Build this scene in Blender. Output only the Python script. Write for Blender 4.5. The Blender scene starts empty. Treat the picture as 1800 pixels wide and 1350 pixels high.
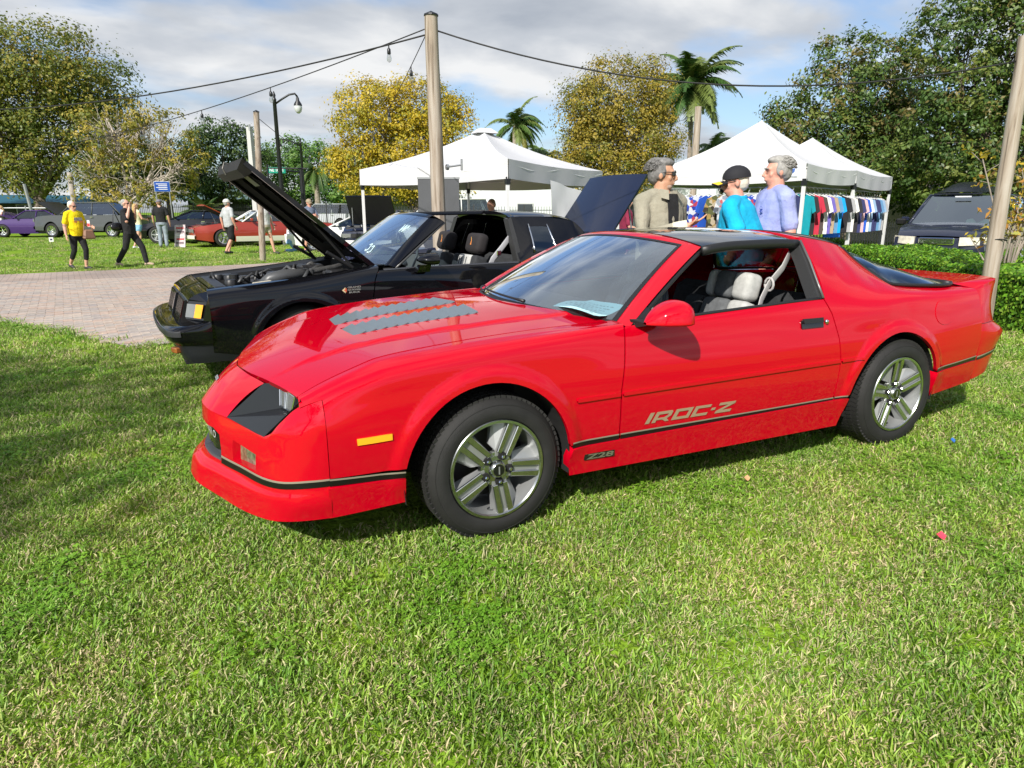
import bpy, bmesh, math, random
import numpy as np
from mathutils import Vector, Matrix
from mathutils.geometry import delaunay_2d_cdt
R = math.radians
random.seed(7); rng = np.random.default_rng(7)
sc = bpy.context.scene
C = bpy.context.collection

# ------------------------------------------------------------------ camera
CAM = Vector((-1.124, -3.371, 1.3884)); YAW, PITCH = 0.4493, -0.2507
cd = bpy.data.cameras.new('camera'); cam = bpy.data.objects.new('camera', cd); C.objects.link(cam)
cd.sensor_width = 36.0; cd.lens = 36.0*1195.76/1800.0; cd.clip_start = 0.05; cd.clip_end = 4000
cam.location = CAM; cam.rotation_euler = (R(90)+PITCH, 0, -YAW)
sc.camera = cam

# ------------------------------------------------------------------ sun and sky
SUNV = Vector((-1.0, -0.88, 1.02)).normalized()          # towards the sun
sd = bpy.data.lights.new('sun', 'SUN'); sun = bpy.data.objects.new('sun', sd); C.objects.link(sun)
sd.energy = 4.9; sd.angle = R(0.6); sd.color = (1.0, 0.955, 0.885)
sun.rotation_euler = SUNV.to_track_quat('Z', 'Y').to_euler(); sun.location = SUNV*60
elev = math.asin(SUNV.z); azim = math.atan2(SUNV.x, SUNV.y)

w = bpy.data.worlds.new('World'); sc.world = w; w.use_nodes = True
nt = w.node_tree; nt.nodes.clear()
def N(nt, t, **k):
    n = nt.nodes.new(t)
    for a, b in k.items(): setattr(n, a, b)
    return n
def L(nt, a, b): nt.links.new(a, b)
def ramp(nt, pts, interp='LINEAR'):
    n = nt.nodes.new('ShaderNodeValToRGB'); cr = n.color_ramp; cr.interpolation = interp
    while len(cr.elements) < len(pts): cr.elements.new(0.5)
    for e, (p, c) in zip(cr.elements, pts):
        e.position = p; e.color = c if len(c) == 4 else (*c, 1)
    return n
sky = N(nt, 'ShaderNodeTexSky', sky_type='NISHITA', sun_disc=False)
sky.sun_elevation = elev; sky.sun_rotation = azim; sky.air_density = 1.0; sky.dust_density = 1.2; sky.ozone_density = 2.0
tc = N(nt, 'ShaderNodeTexCoord'); sx = N(nt, 'ShaderNodeSeparateXYZ'); L(nt, tc.outputs['Generated'], sx.inputs[0])
za = N(nt, 'ShaderNodeMath', operation='MAXIMUM'); L(nt, sx.outputs['Z'], za.inputs[0]); za.inputs[1].default_value = 0.0
zb = N(nt, 'ShaderNodeMath', operation='ADD'); L(nt, za.outputs[0], zb.inputs[0]); zb.inputs[1].default_value = 0.22
dv = N(nt, 'ShaderNodeVectorMath', operation='DIVIDE'); cz = N(nt, 'ShaderNodeCombineXYZ')
for i in range(3): L(nt, zb.outputs[0], cz.inputs[i])
L(nt, tc.outputs['Generated'], dv.inputs[0]); L(nt, cz.outputs[0], dv.inputs[1])
def cloudnoise(scale, detail, off, rough=0.55):
    mp = N(nt, 'ShaderNodeMapping'); mp.inputs['Location'].default_value = off; mp.inputs['Scale'].default_value = (scale, scale*1.25, 0.0)
    mp.inputs['Rotation'].default_value = (0, 0, R(20))
    L(nt, dv.outputs[0], mp.inputs[0])
    n = N(nt, 'ShaderNodeTexNoise'); n.inputs['Scale'].default_value = 1.0; n.inputs['Detail'].default_value = detail; n.inputs['Roughness'].default_value = rough
    n.inputs['Distortion'].default_value = 0.25
    L(nt, mp.outputs[0], n.inputs['Vector']); return n
n1 = cloudnoise(1.05, 6, (3.1, 1.7, 0), 0.5); n2 = cloudnoise(1.7, 6, (7.3, 4.4, 0), 0.5)
cm = ramp(nt, [(0.41, (0, 0, 0)), (0.57, (1, 1, 1))], 'EASE'); L(nt, n1.outputs['Fac'], cm.inputs[0])
cc = ramp(nt, [(0.30, (0.46, 0.51, 0.59)), (0.48, (0.66, 0.70, 0.76)), (0.64, (0.98, 0.99, 1.0))]); L(nt, n2.outputs['Fac'], cc.inputs[0])
skm = N(nt, 'ShaderNodeMix', data_type='RGBA', blend_type='MULTIPLY'); skm.inputs[0].default_value = 1
L(nt, sky.outputs[0], skm.inputs[6]); skm.inputs[7].default_value = (0.95, 1.0, 1.08, 1)
cmul = N(nt, 'ShaderNodeVectorMath', operation='SCALE'); cmul.inputs['Scale'].default_value = 6.6
L(nt, cc.outputs[0], cmul.inputs[0])
mx = N(nt, 'ShaderNodeMix', data_type='RGBA'); L(nt, cm.outputs[0], mx.inputs[0]); L(nt, skm.outputs[2], mx.inputs[6]); L(nt, cmul.outputs[0], mx.inputs[7])
bg = N(nt, 'ShaderNodeBackground'); bg.inputs['Strength'].default_value = 0.11; L(nt, mx.outputs[2], bg.inputs['Color'])
wo = N(nt, 'ShaderNodeOutputWorld'); L(nt, bg.outputs[0], wo.inputs['Surface'])

sc.view_settings.view_transform = 'Standard'; sc.view_settings.look = 'None'
sc.view_settings.exposure = 0.35; sc.view_settings.gamma = 1.0; sc.view_settings.use_curve_mapping = False
cy = sc.cycles
cy.max_bounces = 7; cy.diffuse_bounces = 3; cy.glossy_bounces = 4; cy.transmission_bounces = 6; cy.transparent_max_bounces = 16
cy.caustics_reflective = False; cy.caustics_refractive = False; cy.sample_clamp_indirect = 6
try:
    cy.use_denoising = True; cy.denoiser = 'OPENIMAGEDENOISE'
except Exception: pass

# ------------------------------------------------------------------ materials
MATS = {}
def mat(name, col, rough=0.6, metal=0.0, coat=0.0, spec=0.5, noise=0.0, nscale=8.0, bump=0.0, bscale=60.0, emit=None, trans=0.0, sub=0.0, hue=None):
    """Plain procedural material: base colour broken up by noise, optional fine bump."""
    if name in MATS: return MATS[name]
    m = bpy.data.materials.new(name); m.use_nodes = True; t = m.node_tree
    b = t.nodes['Principled BSDF']
    b.inputs['Base Color'].default_value = (*col, 1); b.inputs['Roughness'].default_value = rough; b.inputs['Metallic'].default_value = metal
    b.inputs['Coat Weight'].default_value = coat; b.inputs['Coat Roughness'].default_value = 0.03; b.inputs['Coat IOR'].default_value = 1.5; b.inputs['Specular IOR Level'].default_value = spec
    if noise or bump:
        c = N(t, 'ShaderNodeTexCoord')
    if noise:
        n = N(t, 'ShaderNodeTexNoise'); n.inputs['Scale'].default_value = nscale; n.inputs['Detail'].default_value = 5; L(t, c.outputs['Object'], n.inputs['Vector'])
        lo = tuple(max(0, x*(1-noise)) for x in col); hi = tuple(min(1, x*(1+noise)) for x in (hue or col))
        r = ramp(t, [(0.3, lo), (0.7, hi)]); L(t, n.outputs['Fac'], r.inputs[0]); L(t, r.outputs[0], b.inputs['Base Color'])
    if bump:
        n = N(t, 'ShaderNodeTexNoise'); n.inputs['Scale'].default_value = bscale; n.inputs['Detail'].default_value = 4; L(t, c.outputs['Object'], n.inputs['Vector'])
        bp = N(t, 'ShaderNodeBump'); bp.inputs['Strength'].default_value = bump; bp.inputs['Distance'].default_value = 0.02
        L(t, n.outputs['Fac'], bp.inputs['Height']); L(t, bp.outputs[0], b.inputs['Normal'])
    if emit: b.inputs['Emission Color'].default_value = (*emit[0], 1); b.inputs['Emission Strength'].default_value = emit[1]
    if trans: b.inputs['Transmission Weight'].default_value = trans
    MATS[name] = m; return m
def glassmat(name, tint, rough=0.0, ior=1.5, dirt=0.0, refl=3.0):
    """Thin pane: tinted see-through mixed with mirror reflection by Fresnel."""
    if name in MATS: return MATS[name]
    m = bpy.data.materials.new(name); m.use_nodes = True; t = m.node_tree; t.nodes.clear()
    tr = N(t, 'ShaderNodeBsdfTransparent'); tr.inputs[0].default_value = (*tint, 1)
    gl = N(t, 'ShaderNodeBsdfGlossy'); gl.inputs['Roughness'].default_value = rough; gl.inputs[0].default_value = (.88, .95, 1, 1)
    fr = N(t, 'ShaderNodeFresnel'); fr.inputs['IOR'].default_value = ior
    ge = N(t, 'ShaderNodeNewGeometry')
    # a Fresnel node flips to the inside of the medium on back faces; a pane reflects alike from both sides
    ma = N(t, 'ShaderNodeMath', operation='MULTIPLY_ADD'); L(t, ge.outputs['Backfacing'], ma.inputs[0]); ma.inputs[1].default_value = 1.0/ior-ior; ma.inputs[2].default_value = ior
    L(t, ma.outputs[0], fr.inputs['IOR'])
    mm = N(t, 'ShaderNodeMath', operation='MULTIPLY', use_clamp=True); mm.inputs[1].default_value = refl; L(t, fr.outputs[0], mm.inputs[0])
    mixn = N(t, 'ShaderNodeMixShader'); L(t, mm.outputs[0], mixn.inputs[0]); L(t, tr.outputs[0], mixn.inputs[1]); L(t, gl.outputs[0], mixn.inputs[2])
    src = mixn.outputs[0]
    if dirt:
        df = N(t, 'ShaderNodeBsdfDiffuse'); df.inputs[0].default_value = (0.75, 0.78, 0.8, 1)
        m2 = N(t, 'ShaderNodeMixShader'); m2.inputs[0].default_value = dirt; L(t, src, m2.inputs[1]); L(t, df.outputs[0], m2.inputs[2]); src = m2.outputs[0]
    o = N(t, 'ShaderNodeOutputMaterial'); L(t, src, o.inputs[0])
    MATS[name] = m; return m

# ------------------------------------------------------------------ object helpers
def tag(o, label=None, cat=None, group=None, kind=None):
    if label: o['label'] = label
    if cat: o['category'] = cat
    if group: o['group'] = group
    if kind: o['kind'] = kind
    return o
def empty(name, loc=(0, 0, 0), rz=0.0, label=None, cat=None, group=None):
    o = bpy.data.objects.new(name, None); C.objects.link(o); o.location = loc; o.rotation_euler = (0, 0, rz)
    o.empty_display_size = 0.1
    return tag(o, label, cat, group)
def link(name, me, parent=None):
    o = bpy.data.objects.new(name, me); C.objects.link(o); o.parent = parent; return o
def copy_tree(o, parent=None, loc=None, rz=None, label=None):
    c = o.copy(); C.objects.link(c); c.parent = parent
    if loc is not None: c.location = loc
    if rz is not None: c.rotation_euler = (0, 0, rz)
    if label: c['label'] = label
    for ch in list(o.children): copy_tree(ch, c)
    return c
class MB:
    def __init__(s): s.v = []; s.f = []; s.mi = []; s.cur = 0
    def add(s, vs, fs):
        b = len(s.v); s.v += [tuple(map(float, p)) for p in vs]; s.f += [tuple(i+b for i in f) for f in fs]; s.mi += [s.cur]*len(fs); return s
    def hexa(s, p):  # bottom 4 then top 4, both counter-clockwise from above
        return s.add(p, [(3, 2, 1, 0), (4, 5, 6, 7), (0, 1, 5, 4), (1, 2, 6, 5), (2, 3, 7, 6), (3, 0, 4, 7)])
    def box(s, c, d, rot=None):
        x, y, z = d[0]/2, d[1]/2, d[2]/2
        p = [Vector(q) for q in ((-x, -y, -z), (x, -y, -z), (x, y, -z), (-x, y, -z), (-x, -y, z), (x, -y, z), (x, y, z), (-x, y, z))]
        if rot is not None: p = [rot @ q for q in p]
        return s.hexa([q+Vector(c) for q in p])
    def tube(s, pts, r, n=8, cap=True, sq=None):
        pts = [Vector(p) for p in pts]; k = len(pts)
        if not hasattr(r, '__len__'): r = [r]*k
        vs = []; up = None
        for i, p in enumerate(pts):
            t = (pts[min(i+1, k-1)]-pts[max(i-1, 0)]).normalized()
            if up is None:
                up = Vector((0, 0, 1)) if abs(t.z) < 0.9 else Vector((1, 0, 0))
            a = t.cross(up).normalized(); up = a.cross(t).normalized()
            for j in range(n):
                th = 2*math.pi*j/n; ra = r[i] if hasattr(r[i], '__len__') else (r[i], r[i])
                vs.append(p+a*(ra[0]*math.cos(th))+up*(ra[1]*math.sin(th)))
        fs = [(i*n+j, i*n+(j+1) % n, (i+1)*n+(j+1) % n, (i+1)*n+j) for i in range(k-1) for j in range(n)]
        if cap: fs += [tuple(range(n-1, -1, -1)), tuple(range((k-1)*n, k*n))]
        return s.add(vs, fs)
    def lathe(s, prof, c=(0, 0, 0), axis='z', n=24, closed=False):
        vs = []
        for r, h in prof:
            for j in range(n):
                th = 2*math.pi*j/n; a, b = r*math.cos(th), r*math.sin(th)
                q = {'z': (a, b, h), 'y': (a, h, b), 'x': (h, a, b)}[axis]
                vs.append((q[0]+c[0], q[1]+c[1], q[2]+c[2]))
        k = len(prof); rr = range(k if closed else k-1)
        fs = [(i*n+j, i*n+(j+1) % n, ((i+1) % k)*n+(j+1) % n, ((i+1) % k)*n+j) for i in rr for j in range(n)]
        if axis == 'y': fs = [f[::-1] for f in fs]
        return s.add(vs, fs)
    def prism(s, poly, h0, h1, fn=None):
        n = len(poly); fn = fn or (lambda a, b, h: (a, b, h))
        vs = [fn(a, b, h0) for a, b in poly]+[fn(a, b, h1) for a, b in poly]
        return s.add(vs, [tuple(range(n-1, -1, -1)), tuple(range(n, 2*n))]+[(i, (i+1) % n, n+(i+1) % n, n+i) for i in range(n)])
    def grid(s, P):  # P[nu][nv] points
        nu, nv = len(P), len(P[0]); vs = [q for row in P for q in row]
        return s.add(vs, [(i*nv+j, (i+1)*nv+j, (i+1)*nv+j+1, i*nv+j+1) for i in range(nu-1) for j in range(nv-1)])
    def mesh(s, name, mats, smooth=False, angle=None, recalc=False):
        me = bpy.data.meshes.new(name); me.from_pydata(s.v, [], s.f)
        for m in (mats if isinstance(mats, (list, tuple)) else [mats]): me.materials.append(m)
        if any(s.mi): me.polygons.foreach_set('material_index', s.mi)
        if recalc:
            bm = bmesh.new(); bm.from_mesh(me); bmesh.ops.recalc_face_normals(bm, faces=bm.faces); bm.to_mesh(me); bm.free()
        if smooth or angle:
            me.polygons.foreach_set('use_smooth', [True]*len(me.polygons))
            if angle: me.set_sharp_from_angle(angle=R(angle))
        me.update(); return me
    def build(s, name, mats, parent=None, smooth=False, angle=None, bevel=0.0, recalc=False, seg=1):
        o = link(name, s.mesh(name, mats, smooth, angle, recalc), parent)
        if bevel:
            b = o.modifiers.new('bevel', 'BEVEL'); b.width = bevel; b.segments = seg; b.limit_method = 'ANGLE'; b.angle_limit = R(35)
        return o
def box_obj(name, c, d, m, parent=None, bevel=0.0, rot=None): return MB().box(c, d, rot).build(name, m, parent, bevel=bevel)
_txt = {}
def text_polys(s, off=0.0):
    """2D triangles of a string set in the built-in font, unit height."""
    if (s, off) in _txt: return _txt[(s, off)]
    cu = bpy.data.curves.new('t', 'FONT'); cu.body = s; cu.size = 1.0; cu.offset = off; cu.resolution_u = 3
    o = bpy.data.objects.new('t', cu); C.objects.link(o)
    dg = bpy.context.evaluated_depsgraph_get(); me = bpy.data.meshes.new_from_object(o.evaluated_get(dg))
    v = [(p.co.x, p.co.y) for p in me.vertices]; f = [tuple(p.vertices) for p in me.polygons]
    bpy.data.objects.remove(o); bpy.data.curves.remove(cu); bpy.data.meshes.remove(me)
    xs = [a for a, b in v]; x0, x1 = min(xs), max(xs)
    _txt[(s, off)] = ([(a-x0, b) for a, b in v], f, x1-x0); return _txt[(s, off)]
def text_on(name, s, org, ex, ez, width, height, m, parent, off=0.01, shear=0.0):
    """Lettering laid flat: org lower left corner, ex right direction, ez up direction."""
    v, f, wd = text_polys(s, off); org, ex, ez = Vector(org), Vector(ex).normalized(), Vector(ez).normalized()
    b = MB(); b.add([org+ex*((a/wd)*width+shear*h*height/0.7)+ez*(h/0.7*height) for a, h in v], f); return b.build(name, m, parent)

# ---- splines
def pchip(xk, yk):
    xk = np.asarray(xk, float); yk = np.asarray(yk, float); h = np.diff(xk); d = np.diff(yk)/h; m = np.zeros(len(xk))
    if len(xk) == 2: m[:] = d[0]
    else:
        for i in range(1, len(xk)-1):
            if d[i-1]*d[i] > 0:
                w1, w2 = 2*h[i]+h[i-1], h[i]+2*h[i-1]; m[i] = (w1+w2)/(w1/d[i-1]+w2/d[i])
        m[0] = ((2*h[0]+h[1])*d[0]-h[0]*d[1])/(h[0]+h[1]); m[-1] = ((2*h[-1]+h[-2])*d[-1]-h[-1]*d[-2])/(h[-1]+h[-2])
        if m[0]*d[0] <= 0: m[0] = 0
        if m[-1]*d[-1] <= 0: m[-1] = 0
    def f(x):
        x = np.asarray(x, float); i = np.clip(np.searchsorted(xk, x)-1, 0, len(xk)-2); hh = h[i]; t = (x-xk[i])/hh
        tc = np.clip(t, 0, 1); v = ((1+2*tc)*(1-tc)**2)*yk[i]+tc*(1-tc)**2*hh*m[i]+tc**2*(3-2*tc)*yk[i+1]+tc**2*(tc-1)*hh*m[i+1]
        return v+np.where(t < 0, (x-xk[i])*m[i], 0)+np.where(t > 1, (x-xk[i+1])*m[i+1], 0)
    return f
def pf(*pts): return pchip([p[0] for p in pts], [p[1] for p in pts])
def sstep(a, b, x): t = np.clip((np.asarray(x, float)-a)/(b-a), 0, 1); return t*t*(3-2*t)
def loft(gk, lines, post=None):
    """Surface (x, g) -> (x, w, z): each line k gives w_k(x), z_k(x); spline across g."""
    gk = np.asarray(gk, float); K = len(gk)
    def S(x, g):
        x = np.asarray(x, float).ravel(); g = np.asarray(g, float).ravel()
        Wk = np.stack([l[0](x) for l in lines], 1); Zk = np.stack([l[1](x) for l in lines], 1)
        i = np.clip(np.searchsorted(gk, g)-1, 0, K-2); r = np.arange(len(x)); h = np.diff(gk); t = (g-gk[i])/h[i]; out = []
        for Y in (Wk, Zk):
            d = np.diff(Y, axis=1)/h; M = np.zeros_like(Y); M[:, 0] = d[:, 0]; M[:, -1] = d[:, -1]
            M[:, 1:-1] = (d[:, :-1]*h[1:]+d[:, 1:]*h[:-1])/(h[1:]+h[:-1])
            tc = t; hh = h[i]
            out.append(((1+2*tc)*(1-tc)**2)*Y[r, i]+tc*(1-tc)**2*hh*M[r, i]+tc**2*(3-2*tc)*Y[r, i+1]+tc**2*(tc-1)*hh*M[r, i+1])
        wv, zv = out
        if post is not None: wv = post(x, wv, zv)
        return np.stack([x, wv, zv], 1)
    return S
def densify(poly, step):
    out = []
    n = len(poly)
    for i in range(n):
        a, b = np.array(poly[i], float), np.array(poly[(i+1) % n], float); k = max(1, int(np.ceil(np.abs(b-a).max()/step)))
        out += [tuple(a+(b-a)*j/k) for j in range(k)]
    return out
def inpoly(P, poly):
    P = np.asarray(P); poly = np.asarray(poly); x, y = P[:, 0], P[:, 1]; c = np.zeros(len(P), bool); j = len(poly)-1
    for i in range(len(poly)):
        xi, yi, xj, yj = *poly[i], *poly[j]; m = ((yi > y) != (yj > y)); d = (yj-yi) if yj != yi else 1e-12
        c ^= m & (x < (xj-xi)*(y-yi)/d+xi); j = i
    return c
def segdist(P, poly):
    P = np.asarray(P); A = np.asarray(poly, float); B = np.roll(A, -1, 0); best = np.full(len(P), 1e9)
    for a, b in zip(A, B):
        d = b-a; t = np.clip(((P-a)@d)/max(d@d, 1e-12), 0, 1); best = np.minimum(best, np.hypot(*(P-a-t[:, None]*d).T))
    return best
def cdt(poly, step, holes=()):
    """Triangulate a 2D polygon with an inner grid; returns points, triangles, boundary loops."""
    loops = [densify(poly, step)]+[densify(h, step) for h in holes]
    A = np.array(loops[0]); lo, hi = A.min(0), A.max(0)
    gx = np.arange(lo[0]+step*0.5, hi[0], step); gy = np.arange(lo[1]+step*0.5, hi[1], step)
    G = np.array([(a, b) for a in gx for b in gy]).reshape(-1, 2); pts = [p for lp in loops for p in lp]; nb = len(pts)
    if len(G):
        k = inpoly(G, loops[0])
        for h in loops[1:]: k &= ~inpoly(G, h)
        G = G[k]
        for lp in loops:
            if len(G): G = G[segdist(G, lp) > step*0.45]
        pts = pts+[tuple(g) for g in G]
    E = []; b = 0
    for lp in loops: E += [(b+i, b+(i+1) % len(lp)) for i in range(len(lp))]; b += len(lp)
    r = delaunay_2d_cdt([Vector(p) for p in pts], E, [], 1, 1e-7)
    P = np.array([(q.x, q.y) for q in r[0]]); F = np.array([tuple(f) for f in r[2]])
    cen = P[F].mean(1); k = inpoly(cen, loops[0])
    for h in loops[1:]: k &= ~inpoly(cen, h)
    return P, F[k], loops
def panel(name, S, poly, m, parent, side=-1, step=0.03, off=0.0, flange=0.02, holes=(), center=(1.3, 0, 0.45), build=True, uvscale=(1, 1)):
    """Trimmed sheet of surface S over a polygon in its parameter plane, with turned-in edges."""
    P, F, loops = cdt([(a*uvscale[0], b*uvscale[1]) for a, b in poly], step, [[(a*uvscale[0], b*uvscale[1]) for a, b in h] for h in holes])
    U = lambda q: (q[:, 0]/uvscale[0], q[:, 1]/uvscale[1])
    def ev(Q):
        Q = np.asarray(Q, float); a, b = U(Q); e = 1e-3; p0 = S(a, b); pu = S(a+e, b)-S(a-e, b); pv = S(a, b+e)-S(a, b-e)
        flip = np.array([1, side, 1.0]); p0 = p0*flip; n = np.cross(pu*flip, pv*flip); n /= np.maximum(np.linalg.norm(n, axis=1), 1e-12)[:, None]
        sp_ = center[3] if len(center) > 3 else 1.0; c = np.array([np.clip(p0[:, 0], center[0]-sp_, center[0]+sp_), np.zeros(len(p0)), np.full(len(p0), center[2])]).T
        s = np.sign((n*(p0-c)).sum(1)); s[s == 0] = 1; return p0, n*s[:, None]
    V, Nn = ev(P); V = V+Nn*off
    fn = np.cross(V[F[:, 1]]-V[F[:, 0]], V[F[:, 2]]-V[F[:, 0]]); bad = (fn*Nn[F[:, 0]]).sum(1) < 0; F[bad] = F[bad][:, ::-1]
    vs, ns, fs = [V], [Nn], [F]; nq = []
    base = len(V)
    if flange:
        for lp in loops:
            Lp = np.array(lp); v, n = ev(Lp); v = v+n*off; t = np.roll(v, -1, 0)-np.roll(v, 1, 0); o = np.cross(t, n); o /= np.maximum(np.linalg.norm(o, axis=1), 1e-9)[:, None]
            # outward = away from panel interior: compare with the polygon's inside
            cpt = v.mean(0); sg = np.sign((o*(v-cpt)).sum(1).sum()); sg = sg if sg else 1
            if lp is not loops[0]: sg = -sg
            o = o*sg; k = len(v); vs += [v, v-n*flange]; ns += [o, o]
            q = [(base+i, base+(i+1) % k, base+k+(i+1) % k, base+k+i) for i in range(k)]
            a0 = v[1]-v[0]; fnq = np.cross(a0, -n[0]); 
            if fnq@o[0] < 0: q = [z[::-1] for z in q]
            nq += q; base += 2*k
    V = np.concatenate(vs); Nn = np.concatenate(ns)
    me = bpy.data.meshes.new(name); me.from_pydata(V.tolist(), [], F.tolist()+nq)
    for mm in (m if isinstance(m, (list, tuple)) else [m]): me.materials.append(mm)
    me.polygons.foreach_set('use_smooth', [True]*len(me.polygons)); me.update()
    me.normals_split_custom_set_from_vertices(Nn.tolist())
    return link(name, me, parent)
def arc(cx, cz, rx, rz, a0, a1, n=24): return [(cx+rx*math.cos(R(a0+(a1-a0)*i/n)), cz+rz*math.sin(R(a0+(a1-a0)*i/n))) for i in range(n+1)]
# ================================================================== red coupe
RED = mat('red_paint', (0.50, 0.0005, 0.012), rough=0.6, coat=0.85, spec=0.0)
BLK = mat('black_trim', (0.012, 0.012, 0.013), rough=0.45)
STB = mat('stripe_black', (0.005, 0.005, 0.005), rough=0.35)
BLKG = mat('black_gloss', (0.008, 0.008, 0.009), rough=0.08, coat=0.6)
DARK = mat('dark_cavity', (0.006, 0.006, 0.006), rough=0.9)
TYRE = mat('tyre_rubber', (0.013, 0.0125, 0.012), rough=0.75, noise=0.25, nscale=14, bump=0.15, bscale=160)
ALU = mat('machined_aluminium', (0.50, 0.51, 0.50), rough=0.24, metal=1.0, noise=0.10, nscale=30)
SILV = mat('silver_wheel_paint', (0.36, 0.37, 0.37), rough=0.38, metal=0.55)
CHR = mat('chrome', (0.72, 0.73, 0.74), rough=0.10, metal=1.0)
GREYL = mat('louvre_grey', (0.15, 0.175, 0.185), rough=0.4, metal=0.1, coat=0.2)
GOLD = mat('stripe_silver', (0.25, 0.22, 0.17), rough=0.35)
LETT = mat('lettering_bronze', (0.33, 0.24, 0.15), rough=0.4)
AMB = mat('amber_lens', (0.95, 0.42, 0.02), rough=0.15, coat=0.5)
LENS = mat('clear_lens', (0.30, 0.31, 0.31), rough=0.12, metal=0.5)
FOGL = mat('fog_lens', (0.14, 0.15, 0.09), rough=0.15, coat=0.6, noise=0.5, nscale=40)
TAILR = mat('tail_lens', (0.10, 0.006, 0.008), rough=0.10, coat=0.8)
WSG = glassmat('windscreen_glass', (0.58, 0.72, 0.78), dirt=0.025, refl=4.5)
DKG = glassmat('dark_glass', (0.16, 0.20, 0.20))
CLOTH_D = mat('seat_dark_cloth', (0.025, 0.027, 0.030), rough=0.9, noise=0.3, nscale=30)
CLOTH_L = mat('seat_light_cloth', (0.42, 0.42, 0.40), rough=0.9, noise=0.12, nscale=40)
CLOTH_M = mat('seat_mid_cloth', (0.10, 0.105, 0.11), rough=0.9, noise=0.2, nscale=40)
BELT = mat('belt_webbing', (0.42, 0.40, 0.39), rough=0.7)

car = empty('sports_car', (0, 0, 0), 0, 'glossy red two-door coupe with hood louvers parked on the lawn in front', 'car')
# the lawn tilts a little under this car: its own frame is turned 0.8 degrees about the viewing line
def axes(yaw, pitch, roll):
    d = Vector((math.sin(yaw)*math.cos(pitch), math.cos(yaw)*math.cos(pitch), math.sin(pitch))); r = Vector((math.cos(yaw), -math.sin(yaw), 0)); u = r.cross(d)
    return Matrix((math.cos(roll)*r+math.sin(roll)*u, -math.sin(roll)*r+math.cos(roll)*u, d)).transposed()
_M = (axes(YAW, PITCH, 0) @ axes(YAW, PITCH, -0.0138).transposed()).to_4x4()
TILT = Matrix.Translation(CAM) @ _M @ Matrix.Translation(-CAM)
car.matrix_world = TILT

k_ = lambda *p: pf(*p)
cst = lambda v: (lambda x: np.full(np.shape(x), v, float))
wmax = k_((-.78, .872), (-.70, .888), (-.45, .906), (-.2, .915), (0, .919), (.64, .922), (1.5, .925), (2.0, .925), (2.565, .925), (2.9, .915), (3.33, .882))
addw = lambda c: (lambda x: wmax(x)+c)
GK = [.10, .25, .375, .58, .70, .85, .95, 1.05]
LN = [(addw(-.055), cst(.10)), (addw(-.035), cst(.25)), (addw(-.014), cst(.375)), (addw(0), cst(.58)),
      (k_((-.78, .862), (-.70, .878), (-.45, .899), (0, .912), (.64, .914), (1.9, .914), (2.5, .910), (2.9, .900), (3.33, .868)), k_((-.78, .62), (-.70, .64), (-.5, .685), (-.3, .70), (0, .70), (4, .70))),
      (k_((-.78, .822), (-.70, .845), (-.45, .877), (-.2, .884), (0, .885), (.35, .882), (.64, .872), (1.0, .868), (1.5, .863), (1.93, .858), (2.2, .862), (2.6, .862), (3.0, .845), (3.33, .818)),
       k_((-.78, .665), (-.70, .712), (-.55, .768), (-.45, .795), (-.2, .826), (0, .842), (.35, .862), (.64, .874), (1.0, .886), (1.5, .900), (1.93, .908), (2.2, .895), (2.6, .875), (3.0, .862), (3.33, .858))),
      (k_((-.78, .775), (-.70, .795), (-.45, .815), (0, .822), (.35, .824), (.66, .824), (1.5, .80), (1.93, .775), (2.1, .752), (2.25, .736), (2.4, .745), (2.5, .772), (2.62, .802), (3.0, .79), (3.33, .772)),
       k_((-.78, .692), (-.70, .735), (-.55, .792), (-.45, .820), (-.2, .848), (0, .862), (.35, .876), (.66, .884), (1.5, .95), (1.93, 1.055), (2.1, 1.05), (2.25, 1.03), (2.4, .985), (2.5, .948), (2.62, .915), (3.0, .893), (3.33, .884))),
      (k_((-.78, .745), (.66, .748), (1.5, .68), (1.96, .612), (2.1, .595), (2.25, .572), (2.38, .560), (2.46, .602), (2.54, .672), (2.62, .735), (3.0, .735), (3.33, .722)),
       k_((-.78, .70), (-.70, .740), (-.55, .796), (-.45, .826), (-.2, .852), (0, .866), (.35, .879), (.66, .884), (1.5, 1.1), (1.96, 1.222), (2.1, 1.205), (2.25, 1.182), (2.38, 1.150), (2.46, 1.075), (2.54, .995), (2.62, .930), (3.0, .900), (3.33, .890)))]
FA = (-.035, .315, .380, .392); RA = (2.50, .315, .380, .377)
def flare(x, wv, z):
    for (cx, cz, rx, rz) in (FA, RA):
        rho = np.sqrt(((x-cx)/rx)**2+((z-cz)/rz)**2)
        wv = wv+.014*(1-sstep(1.06, 1.20, rho))*sstep(.25, .40, z)
    return wv
SIDE = loft(GK, LN, flare)
def mir(fn):
    for s in (-1, 1): fn(s)

def arch_pts(A, z0, z1, n=28):
    cx, cz, rx, rz = A; a0 = math.degrees(math.asin((z0-cz)/rz)); a1 = 180-math.degrees(math.asin((z1-cz)/rz))
    return [(cx+rx*math.cos(R(a0+(a1-a0)*i/n)), cz+rz*math.sin(R(a0+(a1-a0)*i/n))) for i in range(n+1)]

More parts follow.
